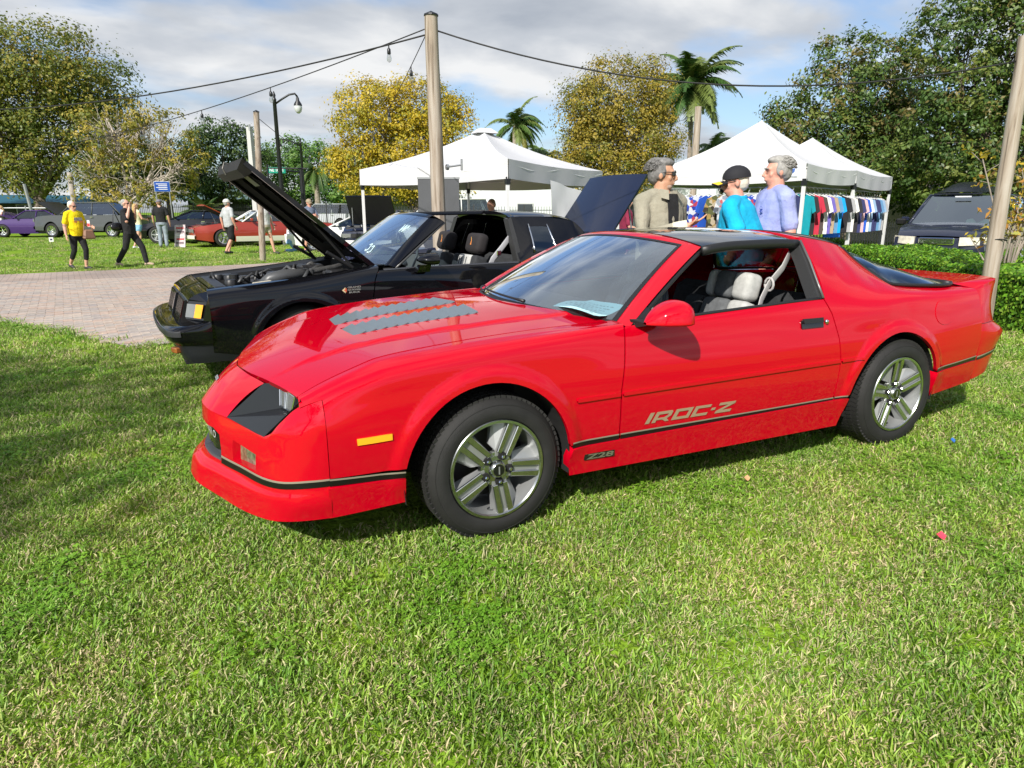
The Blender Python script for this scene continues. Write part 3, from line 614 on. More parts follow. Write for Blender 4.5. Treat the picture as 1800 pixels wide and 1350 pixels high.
# ---- wheels
def wheel(name, parent, cx, cy, cz, s, rt, wdt, spin, steer, deep, label=None, tyre_m=TYRE):
    """Five-spoke alloy: outer face at local y = 0 looking to -y; s = -1 near side, +1 far side."""
    wr = empty(name, (cx, cy, cz)); wr.parent = parent; wr.rotation_euler = (0, 0, steer+(0 if s < 0 else math.pi))
    prof = [(.222, .030), (.226, .006), (.240, .000), (.262, .000), (.285, .008), (.300, .020), (rt-.010, .034), (rt-.008, .048), (rt-.007, .065)]
    nrib = 6; tw = wdt-.13
    for i in range(nrib):
        y0 = .065+tw*i/nrib; y1 = .065+tw*(i+1)/nrib; prof += [(rt-.007, y1-.010), (rt-.007, y1)]
    prof += [(rt-.008, wdt-.048), (rt-.010, wdt-.034), (.300, wdt-.02), (.262, wdt), (.222, wdt-.03)]
    b = MB(); b.lathe(prof, (0, 0, 0), 'y', 72)
    b.build('tyre', tyre_m, wr, smooth=True, angle=35)
    # tread blocks on the shoulder
    b = MB(); NB = 76
    for i in range(NB):
        for k in range(5):
            th = 2*math.pi*(i+.35*k+(.15 if k in (0, 4) else 0))/NB; a = Matrix.Rotation(-th, 3, 'Y'); yc = .051+(wdt-.102)*(k/4); wk = .040 if k in (0, 4) else .032
            b.box(a @ Vector((rt-.0055 if k not in (0, 4) else rt-.0075, yc, 0)), (.012, wk, 2*math.pi*rt/NB*.80), a @ Matrix.Rotation(R(14 if k % 2 else -14), 3, 'X'))
    tag(b.build('tread_blocks', tyre_m, wr), kind='stuff')
    b = MB()
    for rr_ in (.2455, .2850):
        b.tube([(rr_*math.cos(t), .002 if rr_ < .25 else .0085, rr_*math.sin(t)) for t in np.linspace(0, 2*math.pi, 61)], .0022, 5, cap=False)
    b.build('sidewall_rib', tyre_m, wr, smooth=True)
    # rim: lip, dished barrel
    b = MB(); b.lathe([(.223, .028), (.224, .010), (.219, .004), (.208, .003), (.203, .010)], (0, 0, 0), 'y', 64); b.build('rim_lip', ALU, wr, smooth=True, angle=40)
    b = MB(); b.lathe([(.203, .010), (.199, .035), (.190, .075), (.186, .17), (.05, .172)], (0, 0, 0), 'y', 48); b.build('rim_barrel', SILV, wr, smooth=True, angle=40)
    MB().lathe([(0, .150), (.165, .150), (.165, .165), (0, .165)], (0, 0, 0), 'y', 32).build('brake_disc', mat('brake_steel', (.09, .085, .08), rough=.45, metal=.6), wr)
    for i in range(5):
        th = spin+2*math.pi*i/5; a = Matrix.Rotation(-th, 3, 'Y'); yi, yo = deep, .012
        def q(r, t, y): return a @ Vector((r, y, t))
        b = MB()  # painted web
        b.hexa([q(.05, -.034, yi+.040), q(.204, -.052, yo+.050), q(.204, .052, yo+.050), q(.05, .034, yi+.040), q(.05, -.034, yi+.010), q(.204, -.041, yo+.010), q(.204, .041, yo+.010), q(.05, .034, yi+.010)])
        # sloped wing of the turbine-style web
        b.hexa([q(.07, .034, yi+.045), q(.204, .045, yo+.060), q(.200, .098, yo+.075), q(.085, .066, yi+.06), q(.07, .034, yi+.016), q(.204, .041, yo+.016), q(.200, .094, yo+.055), q(.085, .064, yi+.045)])
        sp = b.build('spoke', SILV, wr, recalc=True)
        for t0, t1, u0, u1 in ((-.034, -.012, -.039, -.011), (.012, .034, .011, .039)):
            b = MB(); b.hexa([q(.068, t0, yi+.012), q(.206, u0, yo+.012), q(.206, u1, yo+.012), q(.068, t1, yi+.012), q(.068, t0, yi-.001), q(.206, u0, yo-.004), q(.206, u1, yo-.004), q(.068, t1, yi-.001)]); b.build('spoke_ridge', ALU, sp, bevel=.0025, recalc=True)
        a2 = Matrix.Rotation(-(th), 3, 'Y'); pc = a2 @ Vector((.060, yi+.018, 0))
        b = MB(); b.lathe([(0, yi+.001), (.018, yi+.001), (.020, yi+.012)], (pc.x, 0, pc.z), 'y', 12); nh = b.build('nut_hole', DARK, wr)
        b = MB(); b.lathe([(0, yi-.010), (.006, yi-.010), (.009, yi-.006), (.010, yi+.012)], (pc.x, 0, pc.z), 'y', 6); b.build('lug_nut', CHR, wr)
    hubd = yi = deep
    b = MB(); b.lathe([(.0, yi-.014), (.030, yi-.014), (.036, yi-.008), (.040, yi+.008), (.075, yi+.012), (.080, yi+.03)], (0, 0, 0), 'y', 32); b.build('hub', ALU, wr, smooth=True, angle=35)
    b = MB(); b.lathe([(0, yi-.0165), (.025, yi-.0165), (.027, yi-.013)], (0, 0, 0), 'y', 24); cp = b.build('centre_cap', BLKG, wr, smooth=True, angle=40)
    b = MB(); b.box((0, yi-.017, 0), (.006, .001, .034)); b.build('cap_mark', SILV, cp)
    MB().tube([(-.04, .035, -.182), (-.04, .022, -.172)], .0045, 8).build('valve', BLK, wr)
    return wr
for s in (-1, 1):
    wheel('wheel', car, 0, s*.900, .315, s, .322, .245, R(64), R(1.5) if s < 0 else 0, .012)
    wheel('wheel', car, 2.565, s*.912, .315, s, .322, .245, R(22), 0, .030)
# wheel wells, floor and inner structure (dark)
for (cx, cz, rx, rz) in (FA, RA):
    for s in (-1, 1):
        b = MB(); an = np.linspace(-11, 191, 26); co, si = [cx+(rx+.003)*math.cos(R(a)) for a in an], [cz+(rz+.003)*math.sin(R(a)) for a in an]
        b.grid([[(x, s*yy, z) for x, z in zip(co, si)] for yy in (.902, .55)]); n = len(an); b.add([(x, s*.55, z) for x, z in zip(co, si)], [tuple(range(n))]); b.build('wheel_well', DARK, car)
fl = MB(); fl.box((1.2, 0, .235), (1.55, 1.66, .03)); fl.box((3.05, 0, .30), (.6, 1.3, .03)); fl.box((-.62, 0, .26), (.45, 1.15, .03)); fl.build('underbody', DARK, car)
MB().box((.30, 0, .55), (.30, 1.50, .50)).build('firewall', DARK, car)
# fender end plate: the pale inside of the arch seen behind the front tyre
MB().box((.385, -.80, .40), (.012, .12, .26), Matrix.Rotation(R(-14), 3, 'Y')).build('splash_shield', mat('dusty_liner', (.16, .09, .085), rough=.9, noise=.4, nscale=20), car)
# ---- cabin
dash = MB(); rows = []
for wv in np.linspace(-.74, .74, 13): rows.append([(.60-.17*(1-(wv/.78)**2), wv, .868), (.72, wv, .905), (.90, wv, .900), (.985, wv, .868), (1.0, wv, .72), (.92, wv, .55)])
dash.grid(rows); dash.build('dashboard', mat('dash_vinyl', (.022, .023, .027), rough=.55, noise=.2, nscale=40), car, smooth=True, angle=50)
sw = MB(); a = Matrix.Rotation(R(-64), 3, 'Y'); cen = Vector((1.10, -.37, .855))
sw.tube([cen+a @ Vector((.185*math.cos(t), .185*math.sin(t), 0)) for t in np.linspace(0, 2*math.pi, 33)], .015, 8); 
for t in (0, math.pi): sw.tube([cen, cen+a @ Vector((0, .18*math.cos(t), 0))], .014, 6)
sw.tube([cen, cen+Vector((-.22, 0, -.06))], .03, 8); sw.build('steering_wheel', mat('wheel_leather', (.02, .022, .026), rough=.5), car, smooth=True)
def seat(x, y, par):
    st = empty('front_seat', (x, y, 0)); st.parent = par
    MB().box((-.23, 0, .42), (.52, .50, .20)).build('seat_cushion', CLOTH_D, st, bevel=.05)
    back = Matrix.Rotation(R(22), 3, 'Y')
    for yy, wd, m_ in ((-.175, .15, CLOTH_L), (0, .20, CLOTH_M), (.175, .15, CLOTH_D)):
        o = MB().box(back @ Vector((0, 0, .24)), (.15, wd, .50), back).build('seat_back', m_, st, bevel=.035, seg=3, smooth=True); o.location = (.06, yy, .42)
    hb = Matrix.Rotation(R(14), 3, 'Y')
    for yy, wd, m_ in ((-.125, .13, CLOTH_L), (.01, .14, CLOTH_M), (.115, .07, CLOTH_L)):
        o = MB().box((0, 0, 0), (.115, wd, .155), hb).build('head_restraint', m_, st, bevel=.035, seg=4, smooth=True); o.location = (.285, yy, .955)
seat(1.42, -.40, car); seat(1.42, .40, car)
o = MB().box((2.14, 0, .66), (.22, 1.20, .46), Matrix.Rotation(R(20), 3, 'Y')).build('rear_seat', CLOTH_D, car, bevel=.06)
MB().box((2.65, 0, .70), (.75, 1.25, .10)).build('cargo_floor', CLOTH_D, car)
for s in (-1, 1):
    MB().hexa([(.72, s*.80, .30), (1.95, s*.80, .30), (1.95, s*.84, .30), (.72, s*.84, .30), (.72, s*.80, .875), (1.95, s*.80, .90), (1.95, s*.845, .90), (.72, s*.85, .87)]).build('door_card', CLOTH_D, car)
    b = MB(); P_ = [Vector((1.93, s*.60, 1.13)), Vector((1.86, s*.625, 1.06)), Vector((1.76, s*.63, .975)), Vector((1.70, s*.645, .90)), Vector((1.66, s*.66, .80)), Vector((1.62, s*.68, .55))]
    b.tube(P_, [(.003, .026)]*6, 8); b.build('seat_belt', BELT, car, smooth=True)
    b = MB(); b.tube([Vector((1.765, s*.628+.03*math.cos(t), .975+.035*math.sin(t))) for t in np.linspace(0, 2*math.pi, 13)], .007, 6); b.build('belt_guide', BELT, car, smooth=True)
# driver's-side vent, rear view mirror, wiper, sticker
MB().box((1.165, .0, 1.165), (.03, .24, .06)).build('rear_view_mirror', BLK, car, bevel=.01)
b = MB(); b.box((1.186, -.03, 1.165), (.004, .09, .05)); b.build('mirror_face', CHR, car)
for y0, y1 in ((-.25, .36), (.30, .80)):
    s0, s1 = y0/.782, y1/.782; b = MB(); pts = []
    for t in np.linspace(0, 1, 8):
        p = Vector(ws(s0+(s1-s0)*t, .035+.03*t)); pts.append(p+Vector((-.008, 0, .014)))
    b.tube(pts, [.010]+[.006]*6+[.004], 6); b.build('wiper', BLK, car, smooth=True)
b = MB(); q = [Vector(ws(a, t))+Vector((.004, 0, -.004)) for a, t in ((.52, .80), (.62, .79), (.64, .87), (.54, .88))]; b.add(q, [(0, 1, 2, 3)]); b.build('screen_sticker', mat('sticker_green', (.02, .45, .22), rough=.5), car)
b = MB(); q = [Vector(ws(a, t))+Vector((.006, 0, -.006)) for a, t in ((-.70, .955), (.70, .955), (.70, .80), (-.70, .80))]
# written sheet lying on the dash: a thing of its own
ps = empty('paper_sheet', (.66, -.50, .912), 0, 'pale blue written sheet lying on the dashboard of the red coupe', 'paper'); ps.matrix_world = TILT @ Matrix.Translation((.69, -.48, .914))
PA = [Vector(p) for p in ((-.15, .08, .004), (.16, .20, .012), (.13, -.17, .0), (-.13, -.27, 0))]
b = MB(); rows = [[PA[0].lerp(PA[1], u).lerp(PA[3].lerp(PA[2], u), v)+Vector((0, 0, .012*math.sin(u*5+v*3))) for v in np.linspace(0, 1, 7)] for u in np.linspace(0, 1, 7)]
b.grid(rows); b.build('sheet', mat('pale_paper', (.50, .80, .82), rough=.8, noise=.05, nscale=5), ps, smooth=True)
b = MB()
for i in range(6):
    u = .18+.12*i
    for j in range(7):
        v0 = .14+.1*j+random.uniform(-.01, .01); v1 = v0+random.uniform(.04, .085)
        f = lambda u_, v_: PA[0].lerp(PA[1], u_).lerp(PA[3].lerp(PA[2], u_), v_)+Vector((0, 0, .012*math.sin(u_*5+v_*3)+.002))
        b.add([f(u, v0), f(u, v1), f(u+.022, v1), f(u+.022, v0)], [(0, 1, 2, 3)])
b.build('handwriting', mat('pen_ink', (.10, .22, .25), rough=.8), ps)
# ================================================================== ground, path, grass, hedge
def gz(x, y):
    """Height of the lawn: level, with the slight tilt under the red car fading out around it."""
    x = np.asarray(x, float); y = np.asarray(y, float); d = np.hypot((x-1.3)/1.25, y+.2); f = 1-sstep(3.2, 5.6, d)
    rc = .9008*(x-CAM.x)-.4343*(y-CAM.y); return .0138*rc*f-.004
PATHP = [(-30, 11.5), (-9, 12.2), (-5.2, 10.3), (-3.28, 7.28), (-2.24, 5.65), (-1.85, 4.92), (-1.62, 4.52), (-1.45, 4.60), (-.9, 5.2), (.2, 6.3), (2.6, 8.8), (5.5, 12.0), (9.0, 15.5), (12, 19.2), (3.14, 17.0), (.54, 15.9), (-4.72, 15.16), (-12, 14.4), (-30, 13.2)]
def lawnmat():
    m = bpy.data.materials.new('lawn_turf'); m.use_nodes = True; t = m.node_tree; b = t.nodes['Principled BSDF']; b.inputs['Roughness'].default_value = .95; b.inputs['Specular IOR Level'].default_value = .1
    g = N(t, 'ShaderNodeNewGeometry')
    n1 = N(t, 'ShaderNodeTexNoise'); n1.inputs['Scale'].default_value = .55; n1.inputs['Detail'].default_value = 6; L(t, g.outputs['Position'], n1.inputs['Vector'])
    n2 = N(t, 'ShaderNodeTexNoise'); n2.inputs['Scale'].default_value = 38; n2.inputs['Detail'].default_value = 4; L(t, g.outputs['Position'], n2.inputs['Vector'])
    r1 = ramp(t, [(.3, (.150, .285, .016)), (.55, (.215, .355, .026)), (.8, (.285, .36, .060))]); L(t, n1.outputs['Fac'], r1.inputs[0])
    r2 = ramp(t, [(.3, (.45, .45, .42)), (.7, (1.25, 1.25, 1.2))]); L(t, n2.outputs['Fac'], r2.inputs[0])
    mx = N(t, 'ShaderNodeMix', data_type='RGBA', blend_type='MULTIPLY'); mx.inputs[0].default_value = 1; L(t, r1.outputs[0], mx.inputs[6]); L(t, r2.outputs[0], mx.inputs[7]); L(t, mx.outputs[2], b.inputs['Base Color'])
    bp = N(t, 'ShaderNodeBump'); bp.inputs['Strength'].default_value = .8; bp.inputs['Distance'].default_value = .03; L(t, n2.outputs['Fac'], bp.inputs['Height']); L(t, bp.outputs[0], b.inputs['Normal'])
    return m
xs = np.concatenate([[-400, -150, -60, -30, -15], np.arange(-10, 12.01, .5), [16, 30, 60, 150, 400]]); ys = np.concatenate([[-300, -60, -20], np.arange(-8, 8.01, .5), [12, 20, 40, 80, 160, 400]])
b = MB(); b.grid([[(x, y, float(gz(x, y))) for y in ys] for x in xs]); tag(b.build('lawn', lawnmat(), smooth=True), kind='structure')
# paved path: bed sheet with its far pavers in the material, near pavers as pieces
def pavermat():
    m = bpy.data.materials.new('paver_bed'); m.use_nodes = True; t = m.node_tree; b = t.nodes['Principled BSDF']; b.inputs['Roughness'].default_value = .85
    g = N(t, 'ShaderNodeNewGeometry'); mp = N(t, 'ShaderNodeMapping'); mp.inputs['Rotation'].default_value = (0, 0, R(-7)); L(t, g.outputs['Position'], mp.inputs[0])
    br = N(t, 'ShaderNodeTexBrick'); br.inputs['Scale'].default_value = 1.0; br.inputs['Brick Width'].default_value = .21; br.inputs['Row Height'].default_value = .105; br.inputs['Mortar Size'].default_value = .006
    br.inputs['Color1'].default_value = (.42, .325, .265, 1); br.inputs['Color2'].default_value = (.335, .29, .26, 1); br.inputs['Mortar'].default_value = (.13, .11, .09, 1); L(t, mp.outputs[0], br.inputs['Vector'])
    n = N(t, 'ShaderNodeTexNoise'); n.inputs['Scale'].default_value = .9; n.inputs['Detail'].default_value = 6; L(t, g.outputs['Position'], n.inputs['Vector']); r = ramp(t, [(.3, (.72, .70, .70)), (.7, (1.15, 1.12, 1.1))]); L(t, n.outputs['Fac'], r.inputs[0])
    mx = N(t, 'ShaderNodeMix', data_type='RGBA', blend_type='MULTIPLY'); mx.inputs[0].default_value = 1; L(t, br.outputs[0], mx.inputs[6]); L(t, r.outputs[0], mx.inputs[7]); L(t, mx.outputs[2], b.inputs['Base Color']); return m
P2, F2, _ = cdt(PATHP, 1.2)
b = MB(); b.add([(p[0], p[1], .006) for p in P2], [tuple(f) for f in F2]); path = b.build('path', pavermat()); tag(path, kind='structure')
def pavm(i):
    c = [(.42, .33, .268), (.375, .315, .27), (.445, .37, .31), (.335, .29, .265), (.435, .325, .262), (.385, .34, .30)][i]
    return mat('paver_%d' % i, c, rough=.85, noise=.18, nscale=18, bump=.2, bscale=90)
pm = []
for i in range(6):
    q = MB(); w_, h_, e = .203/2, .098/2, .006
    q.add([(-w_, -h_, 0), (w_, -h_, 0), (w_, h_, 0), (-w_, h_, 0), (-w_+e, -h_+e, .016), (w_-e, -h_+e, .016), (w_-e, h_-e, .016), (-w_+e, h_-e, .016)], [(4, 5, 6, 7), (0, 1, 5, 4), (1, 2, 6, 5), (2, 3, 7, 6), (3, 0, 4, 7)]); pm.append(q.mesh('paver', pavm(i)))
ca, sa = math.cos(R(7)), math.sin(R(7)); cand = []
for r_ in range(20, 150):
    for c_ in range(-60, 60):
        lx, ly = c_*.21+(.105 if r_ % 2 else 0), r_*.105; X, Y = lx*ca-ly*sa, lx*sa+ly*ca
        if Y < 13 and X < 1.5 and X > -5: cand.append((X, Y))
cand = np.array(cand); ok = inpoly(cand, PATHP) & (segdist(cand, PATHP) > .02); cand = cand[ok]
# left edge of view
va = np.degrees(np.arctan2(cand[:, 0]-CAM.x, cand[:, 1]-CAM.y)); vis = (va > -13) & (va < 16); cand = cand[vis]
order = np.argsort(np.hypot(cand[:, 0]-CAM.x, cand[:, 1]-CAM.y)); cand = cand[order]
rest = MB()
for i, (X, Y) in enumerate(cand):
    k = rng.integers(0, 6); dz = rng.uniform(-.002, .003)
    if i < 300:
        o = link('paver', pm[k], path); o.location = (X, Y, .006+dz); o.rotation_euler = (rng.normal(0, .008), rng.normal(0, .008), R(7)+rng.normal(0, .012))
    else:
        w_, h_ = .1, .047; rest.cur = int(k); pts = [(X+a*ca-c*sa, Y+a*sa+c*ca) for a, c in ((-w_, -h_), (w_, -h_), (w_, h_), (-w_, h_))]; rest.add([(a, c, .019+dz) for a, c in pts]+[(a, c, .006) for a, c in pts], [(0, 1, 2, 3), (4, 5, 1, 0), (5, 6, 2, 1), (6, 7, 3, 2), (7, 4, 0, 3)])
tag(rest.build('far_pavers', [pavm(i) for i in range(6)], path), kind='stuff')

# ---- grass blades
def grassmat():
    m = bpy.data.materials.new('grass_blade'); m.use_nodes = True; t = m.node_tree; b = t.nodes['Principled BSDF']
    at = N(t, 'ShaderNodeAttribute', attribute_name='Col'); g = N(t, 'ShaderNodeNewGeometry')
    n1 = N(t, 'ShaderNodeTexNoise'); n1.inputs['Scale'].default_value = 1.6; n1.inputs['Detail'].default_value = 5; L(t, g.outputs['Position'], n1.inputs['Vector'])
    r1 = ramp(t, [(.33, (.84, 1.0, .78)), (.50, (1.14, 1.14, 1.12)), (.68, (1.42, 1.26, 1.30))]); L(t, n1.outputs['Fac'], r1.inputs[0])
    mx = N(t, 'ShaderNodeMix', data_type='RGBA', blend_type='MULTIPLY'); mx.inputs[0].default_value = 1; L(t, at.outputs['Color'], mx.inputs[6]); L(t, r1.outputs[0], mx.inputs[7]); L(t, mx.outputs[2], b.inputs['Base Color'])
    b.inputs['Roughness'].default_value = .48; b.inputs['Specular IOR Level'].default_value = .35
    tr = N(t, 'ShaderNodeBsdfTranslucent'); L(t, mx.outputs[2], tr.inputs[0]); ms = N(t, 'ShaderNodeMixShader'); ms.inputs[0].default_value = .28
    L(t, b.outputs[0], ms.inputs[1]); L(t, tr.outputs[0], ms.inputs[2]); L(t, ms.outputs[0], t.nodes['Material Output'].inputs[0]); return m
GM = grassmat(); tufts = bpy.data.collections.new('grass_tufts')
def tuft(n, rad, ln, wd, dead, clover=0):
    vs, fs, cs = [], [], []
    for i in range(n):
        a = rng.uniform(0, 2*math.pi); r0 = rad*math.sqrt(rng.uniform(0, 1)); x, y = r0*math.cos(a), r0*math.sin(a)
        d = rng.uniform(0, 2*math.pi); l = ln*rng.uniform(.55, 1.25); w_ = wd*rng.uniform(.6, 1.15); lean = rng.uniform(.75, 1.62); dx, dy = math.cos(d), math.sin(d); isd = rng.uniform() < dead
        if isd: col = np.array([.62, .545, .30])*rng.uniform(.55, 1.1); lean = rng.uniform(1.1, 1.6); w_ *= .72; l *= .85
        else: col = np.array([[.170, .305, .030], [.245, .385, .045], [.120, .235, .028], [.320, .420, .10]][rng.choice(4, p=[.32, .34, .16, .18])])*rng.uniform(.75, 1.25)
        p = np.array([x, y, -.004]); b0 = len(vs); px, py = -dy*w_, dx*w_
        for s in range(4):
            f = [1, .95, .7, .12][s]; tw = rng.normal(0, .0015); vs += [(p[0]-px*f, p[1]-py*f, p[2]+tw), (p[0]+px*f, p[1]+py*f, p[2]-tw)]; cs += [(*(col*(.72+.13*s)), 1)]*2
            e = lean*(s+.6)/3; p = p+np.array([dx*math.sin(e), dy*math.sin(e), max(.05, math.cos(e))])*l/3
        fs += [(b0+2*s, b0+2*s+1, b0+2*s+3, b0+2*s+2) for s in range(3)]
    for i in range(clover):
        a = rng.uniform(0, 2*math.pi); r0 = rad*math.sqrt(rng.uniform(0, 1)); x, y, z = r0*math.cos(a), r0*math.sin(a), rng.uniform(.02, .045); col = np.array([.15, .30, .025])*rng.uniform(.8, 1.3)
        for k in range(3):
            th = a+k*2.1; q = .007; cx, cy = x+q*math.cos(th), y+q*math.sin(th); b0 = len(vs)
            vs += [(cx+q*math.cos(th+j*math.pi/2), cy+q*math.sin(th+j*math.pi/2), z+rng.uniform(-.003, .003)) for j in range(4)]; cs += [(*col, 1)]*4; fs.append((b0, b0+1, b0+2, b0+3))
    me = bpy.data.meshes.new('tuft'); me.from_pydata(vs, [], fs); ca_ = me.color_attributes.new('Col', 'FLOAT_COLOR', 'POINT'); ca_.data.foreach_set('color', np.array(cs).ravel()); me.materials.append(GM)
    me.polygons.foreach_set('use_smooth', [True]*len(fs)); o = bpy.data.objects.new('tuft', me); tufts.objects.link(o)
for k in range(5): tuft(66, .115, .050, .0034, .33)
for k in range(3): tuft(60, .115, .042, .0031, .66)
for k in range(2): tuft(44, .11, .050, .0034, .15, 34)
PT, IX, RT, SCL = [], [], [], []
def inview(x, y, m=2.5):
    dx, dy = x-CAM.x, y-CAM.y; dd = dx*math.sin(YAW)+dy*math.cos(YAW); rr = dx*math.cos(YAW)-dy*math.sin(YAW); return (dd > .8) & (np.abs(rr) < dd*.785+.5)
HEDGE0 = np.array([6.45, -.40]); HDIR = np.array([.541, .841]); HNOR = np.array([.841, -.541]); HLEN, HTH, HH = 8.1, 1.7, .70
from bisect import bisect
def scatter(d0, d1, dens, sc0, sc1):
    A = .5*1.64*(d1**2-d0**2)*1.25; n = int(A*dens*1.0)
    d = np.sqrt(rng.uniform(d0**2, d1**2, n)); a = YAW+rng.uniform(-.82, .82, n); x = CAM.x+d*np.sin(a); y = CAM.y+d*np.cos(a); k = inview(x, y)
    k &= ~(inpoly(np.c_[x, y], PATHP) & (segdist(np.c_[x, y], PATHP) > .06))
    rel = np.c_[x, y]-HEDGE0; u, v = rel@HDIR, rel@HNOR; k &= ~((u > -.2) & (u < HLEN) & (v > .05) & (v < HTH+.3))
    k &= ~((x > -.75) & (x < 3.3) & (np.abs(y) < .55))
    x, y = x[k], y[k]; n = len(x)
    if not n: return
    pn = np.sin(x*2.3+1.1*np.sin(y*1.7))*np.sin(y*2.9+1.3*np.sin(x*1.9))+rng.normal(0, .55, n); ix = rng.integers(0, 5, n); ix = np.where(pn > .55, rng.integers(5, 8, n), ix); ix = np.where(pn < -1.25, rng.integers(8, 10, n), ix)
    PT.append(np.c_[x, y, gz(x, y)]); IX.append(ix); RT.append(np.c_[rng.normal(0, .10, n), rng.normal(0, .10, n), rng.uniform(0, 6.28, n)]); SCL.append(rng.uniform(sc0, sc1, n))
scatter(0.9, 4.2, 260, .66, .95); scatter(4.2, 7.5, 130, .80, 1.15); scatter(7.5, 13, 42, 1.0, 1.5); scatter(13, 24, 12, 1.1, 1.8); scatter(24, 42, 3, 1.5, 2.3)
PT = np.concatenate(PT); IX = np.concatenate(IX); RT = np.concatenate(RT); SCL = np.concatenate(SCL)
me = bpy.data.meshes.new('grass'); me.from_pydata(PT.tolist(), [], [])
me.attributes.new('idx', 'INT', 'POINT').data.foreach_set('value', IX.astype(np.int32)); me.attributes.new('rot', 'FLOAT_VECTOR', 'POINT').data.foreach_set('vector', RT.ravel()); me.attributes.new('scl', 'FLOAT', 'POINT').data.foreach_set('value', SCL)
me.materials.append(GM)
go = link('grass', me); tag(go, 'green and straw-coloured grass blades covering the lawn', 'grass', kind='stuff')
ng = bpy.data.node_groups.new('grass_scatter', 'GeometryNodeTree'); ng.interface.new_socket('Geometry', in_out='INPUT', socket_type='NodeSocketGeometry'); ng.interface.new_socket('Geometry', in_out='OUTPUT', socket_type='NodeSocketGeometry')
gi, gout = N(ng, 'NodeGroupInput'), N(ng, 'NodeGroupOutput'); iop = N(ng, 'GeometryNodeInstanceOnPoints'); ci = N(ng, 'GeometryNodeCollectionInfo'); ci.inputs[0].default_value = tufts; ci.inputs['Separate Children'].default_value = True; ci.inputs['Reset Children'].default_value = True
def nat(nm, ty): a = N(ng, 'GeometryNodeInputNamedAttribute', data_type=ty); a.inputs[0].default_value = nm; return a.outputs[0]
L(ng, gi.outputs[0], iop.inputs['Points']); L(ng, ci.outputs[0], iop.inputs['Instance']); iop.inputs['Pick Instance'].default_value = True; L(ng, nat('idx', 'INT'), iop.inputs['Instance Index']); L(ng, nat('rot', 'FLOAT_VECTOR'), iop.inputs['Rotation']); L(ng, nat('scl', 'FLOAT'), iop.inputs['Scale']); L(ng, iop.outputs[0], gout.inputs[0])
md = go.modifiers.new('scatter', 'NODES'); md.node_group = ng
# small litter on the lawn
for nm, lab, (x, y), col, sz in (('petal', 'bright pink flower petal fallen on the grass', (1.60, -1.82), (.72, .05, .09), .017), ('bottle_cap', 'small blue scrap lying in the grass near the rear wheel', (2.82, -1.10), (.02, .12, .38), .013), ('dry_leaf', 'curled tan dry leaf on the grass behind the front wheel', (1.35, -.98), (.50, .30, .14), .014)):
    b = MB(); b.grid([[(x+sz*(u-1)*1.2, y+sz*(v-1)*(1-.3*abs(u-1)), float(gz(x, y))+.045+.012*((u-1)**2)+.006*v) for v in range(3)] for u in range(3)]); o = b.build(nm, mat(nm+'_m', col, rough=.6), smooth=True); tag(o, lab, nm.replace('_', ' '))

# ---- clipped hedge
LEAFC = {}
def leafmat(name, cols, trans=.3, rough=.42):
    """Leaf: colour picked per face from a small set stored on the mesh, some light let through."""
    if name in MATS: return MATS[name]
    m = bpy.data.materials.new(name); m.use_nodes = True; t = m.node_tree; b = t.nodes['Principled BSDF']; at = N(t, 'ShaderNodeAttribute', attribute_name='Col')
    L(t, at.outputs['Color'], b.inputs['Base Color']); b.inputs['Roughness'].default_value = rough; b.inputs['Specular IOR Level'].default_value = .4
    tr = N(t, 'ShaderNodeBsdfTranslucent'); L(t, at.outputs['Color'], tr.inputs[0]); ms = N(t, 'ShaderNodeMixShader'); ms.inputs[0].default_value = trans
    L(t, b.outputs[0], ms.inputs[1]); L(t, tr.outputs[0], ms.inputs[2]); L(t, ms.outputs[0], t.nodes['Material Output'].inputs[0]); MATS[name] = m; LEAFC[name] = np.array(cols); return m
def leaves(name, parent, P, Nrm, size, mname, aspect=.55, jit=.7, cvar=.25, stuff=False, w=None, clump=None):
    """Leaf faces: each a folded diamond at P, turned about its own normal."""
    n = len(P); P = np.asarray(P, float); d = np.asarray(Nrm, float)+rng.normal(0, jit, (n, 3)); d /= np.linalg.norm(d, axis=1)[:, None]
    a = np.cross(d, rng.normal(0, 1, (n, 3))); a /= np.linalg.norm(a, axis=1)[:, None]; c = np.cross(d, a); s = (size*rng.uniform(.6, 1.25, n))[:, None]
    V = np.stack([P-a*s, P+c*s*aspect+d*s*.15, P+a*s, P-c*s*aspect+d*s*.15], 1).reshape(-1, 3)
    cols = LEAFC[mname]; ci = rng.choice(len(cols), n, p=w)
    if clump is not None: cc_ = rng.choice(len(cols), int(clump.max())+1, p=w); ci = np.where(rng.uniform(0, 1, n) < .86, cc_[clump], ci)
    col = cols[ci]*rng.uniform(1-cvar, 1+cvar, n)[:, None]; col = np.repeat(np.c_[np.clip(col, 0, 1), np.ones(n)], 4, 0)
    me = bpy.data.meshes.new(name); me.vertices.add(4*n); me.vertices.foreach_set('co', V.ravel()); me.loops.add(4*n); me.polygons.add(n)
    me.loops.foreach_set('vertex_index', np.arange(4*n)); me.polygons.foreach_set('loop_start', np.arange(0, 4*n, 4)); me.update(calc_edges=True)
    me.color_attributes.new('Col', 'FLOAT_COLOR', 'POINT').data.foreach_set('color', col.ravel()); me.materials.append(MATS[mname]); o = link(name, me, parent)
    if stuff: o['kind'] = 'stuff'
    return o
leafmat('hedge_leaf', [(.14, .32, .022), (.19, .40, .03), (.09, .23, .02), (.27, .42, .045)], .35, .30)
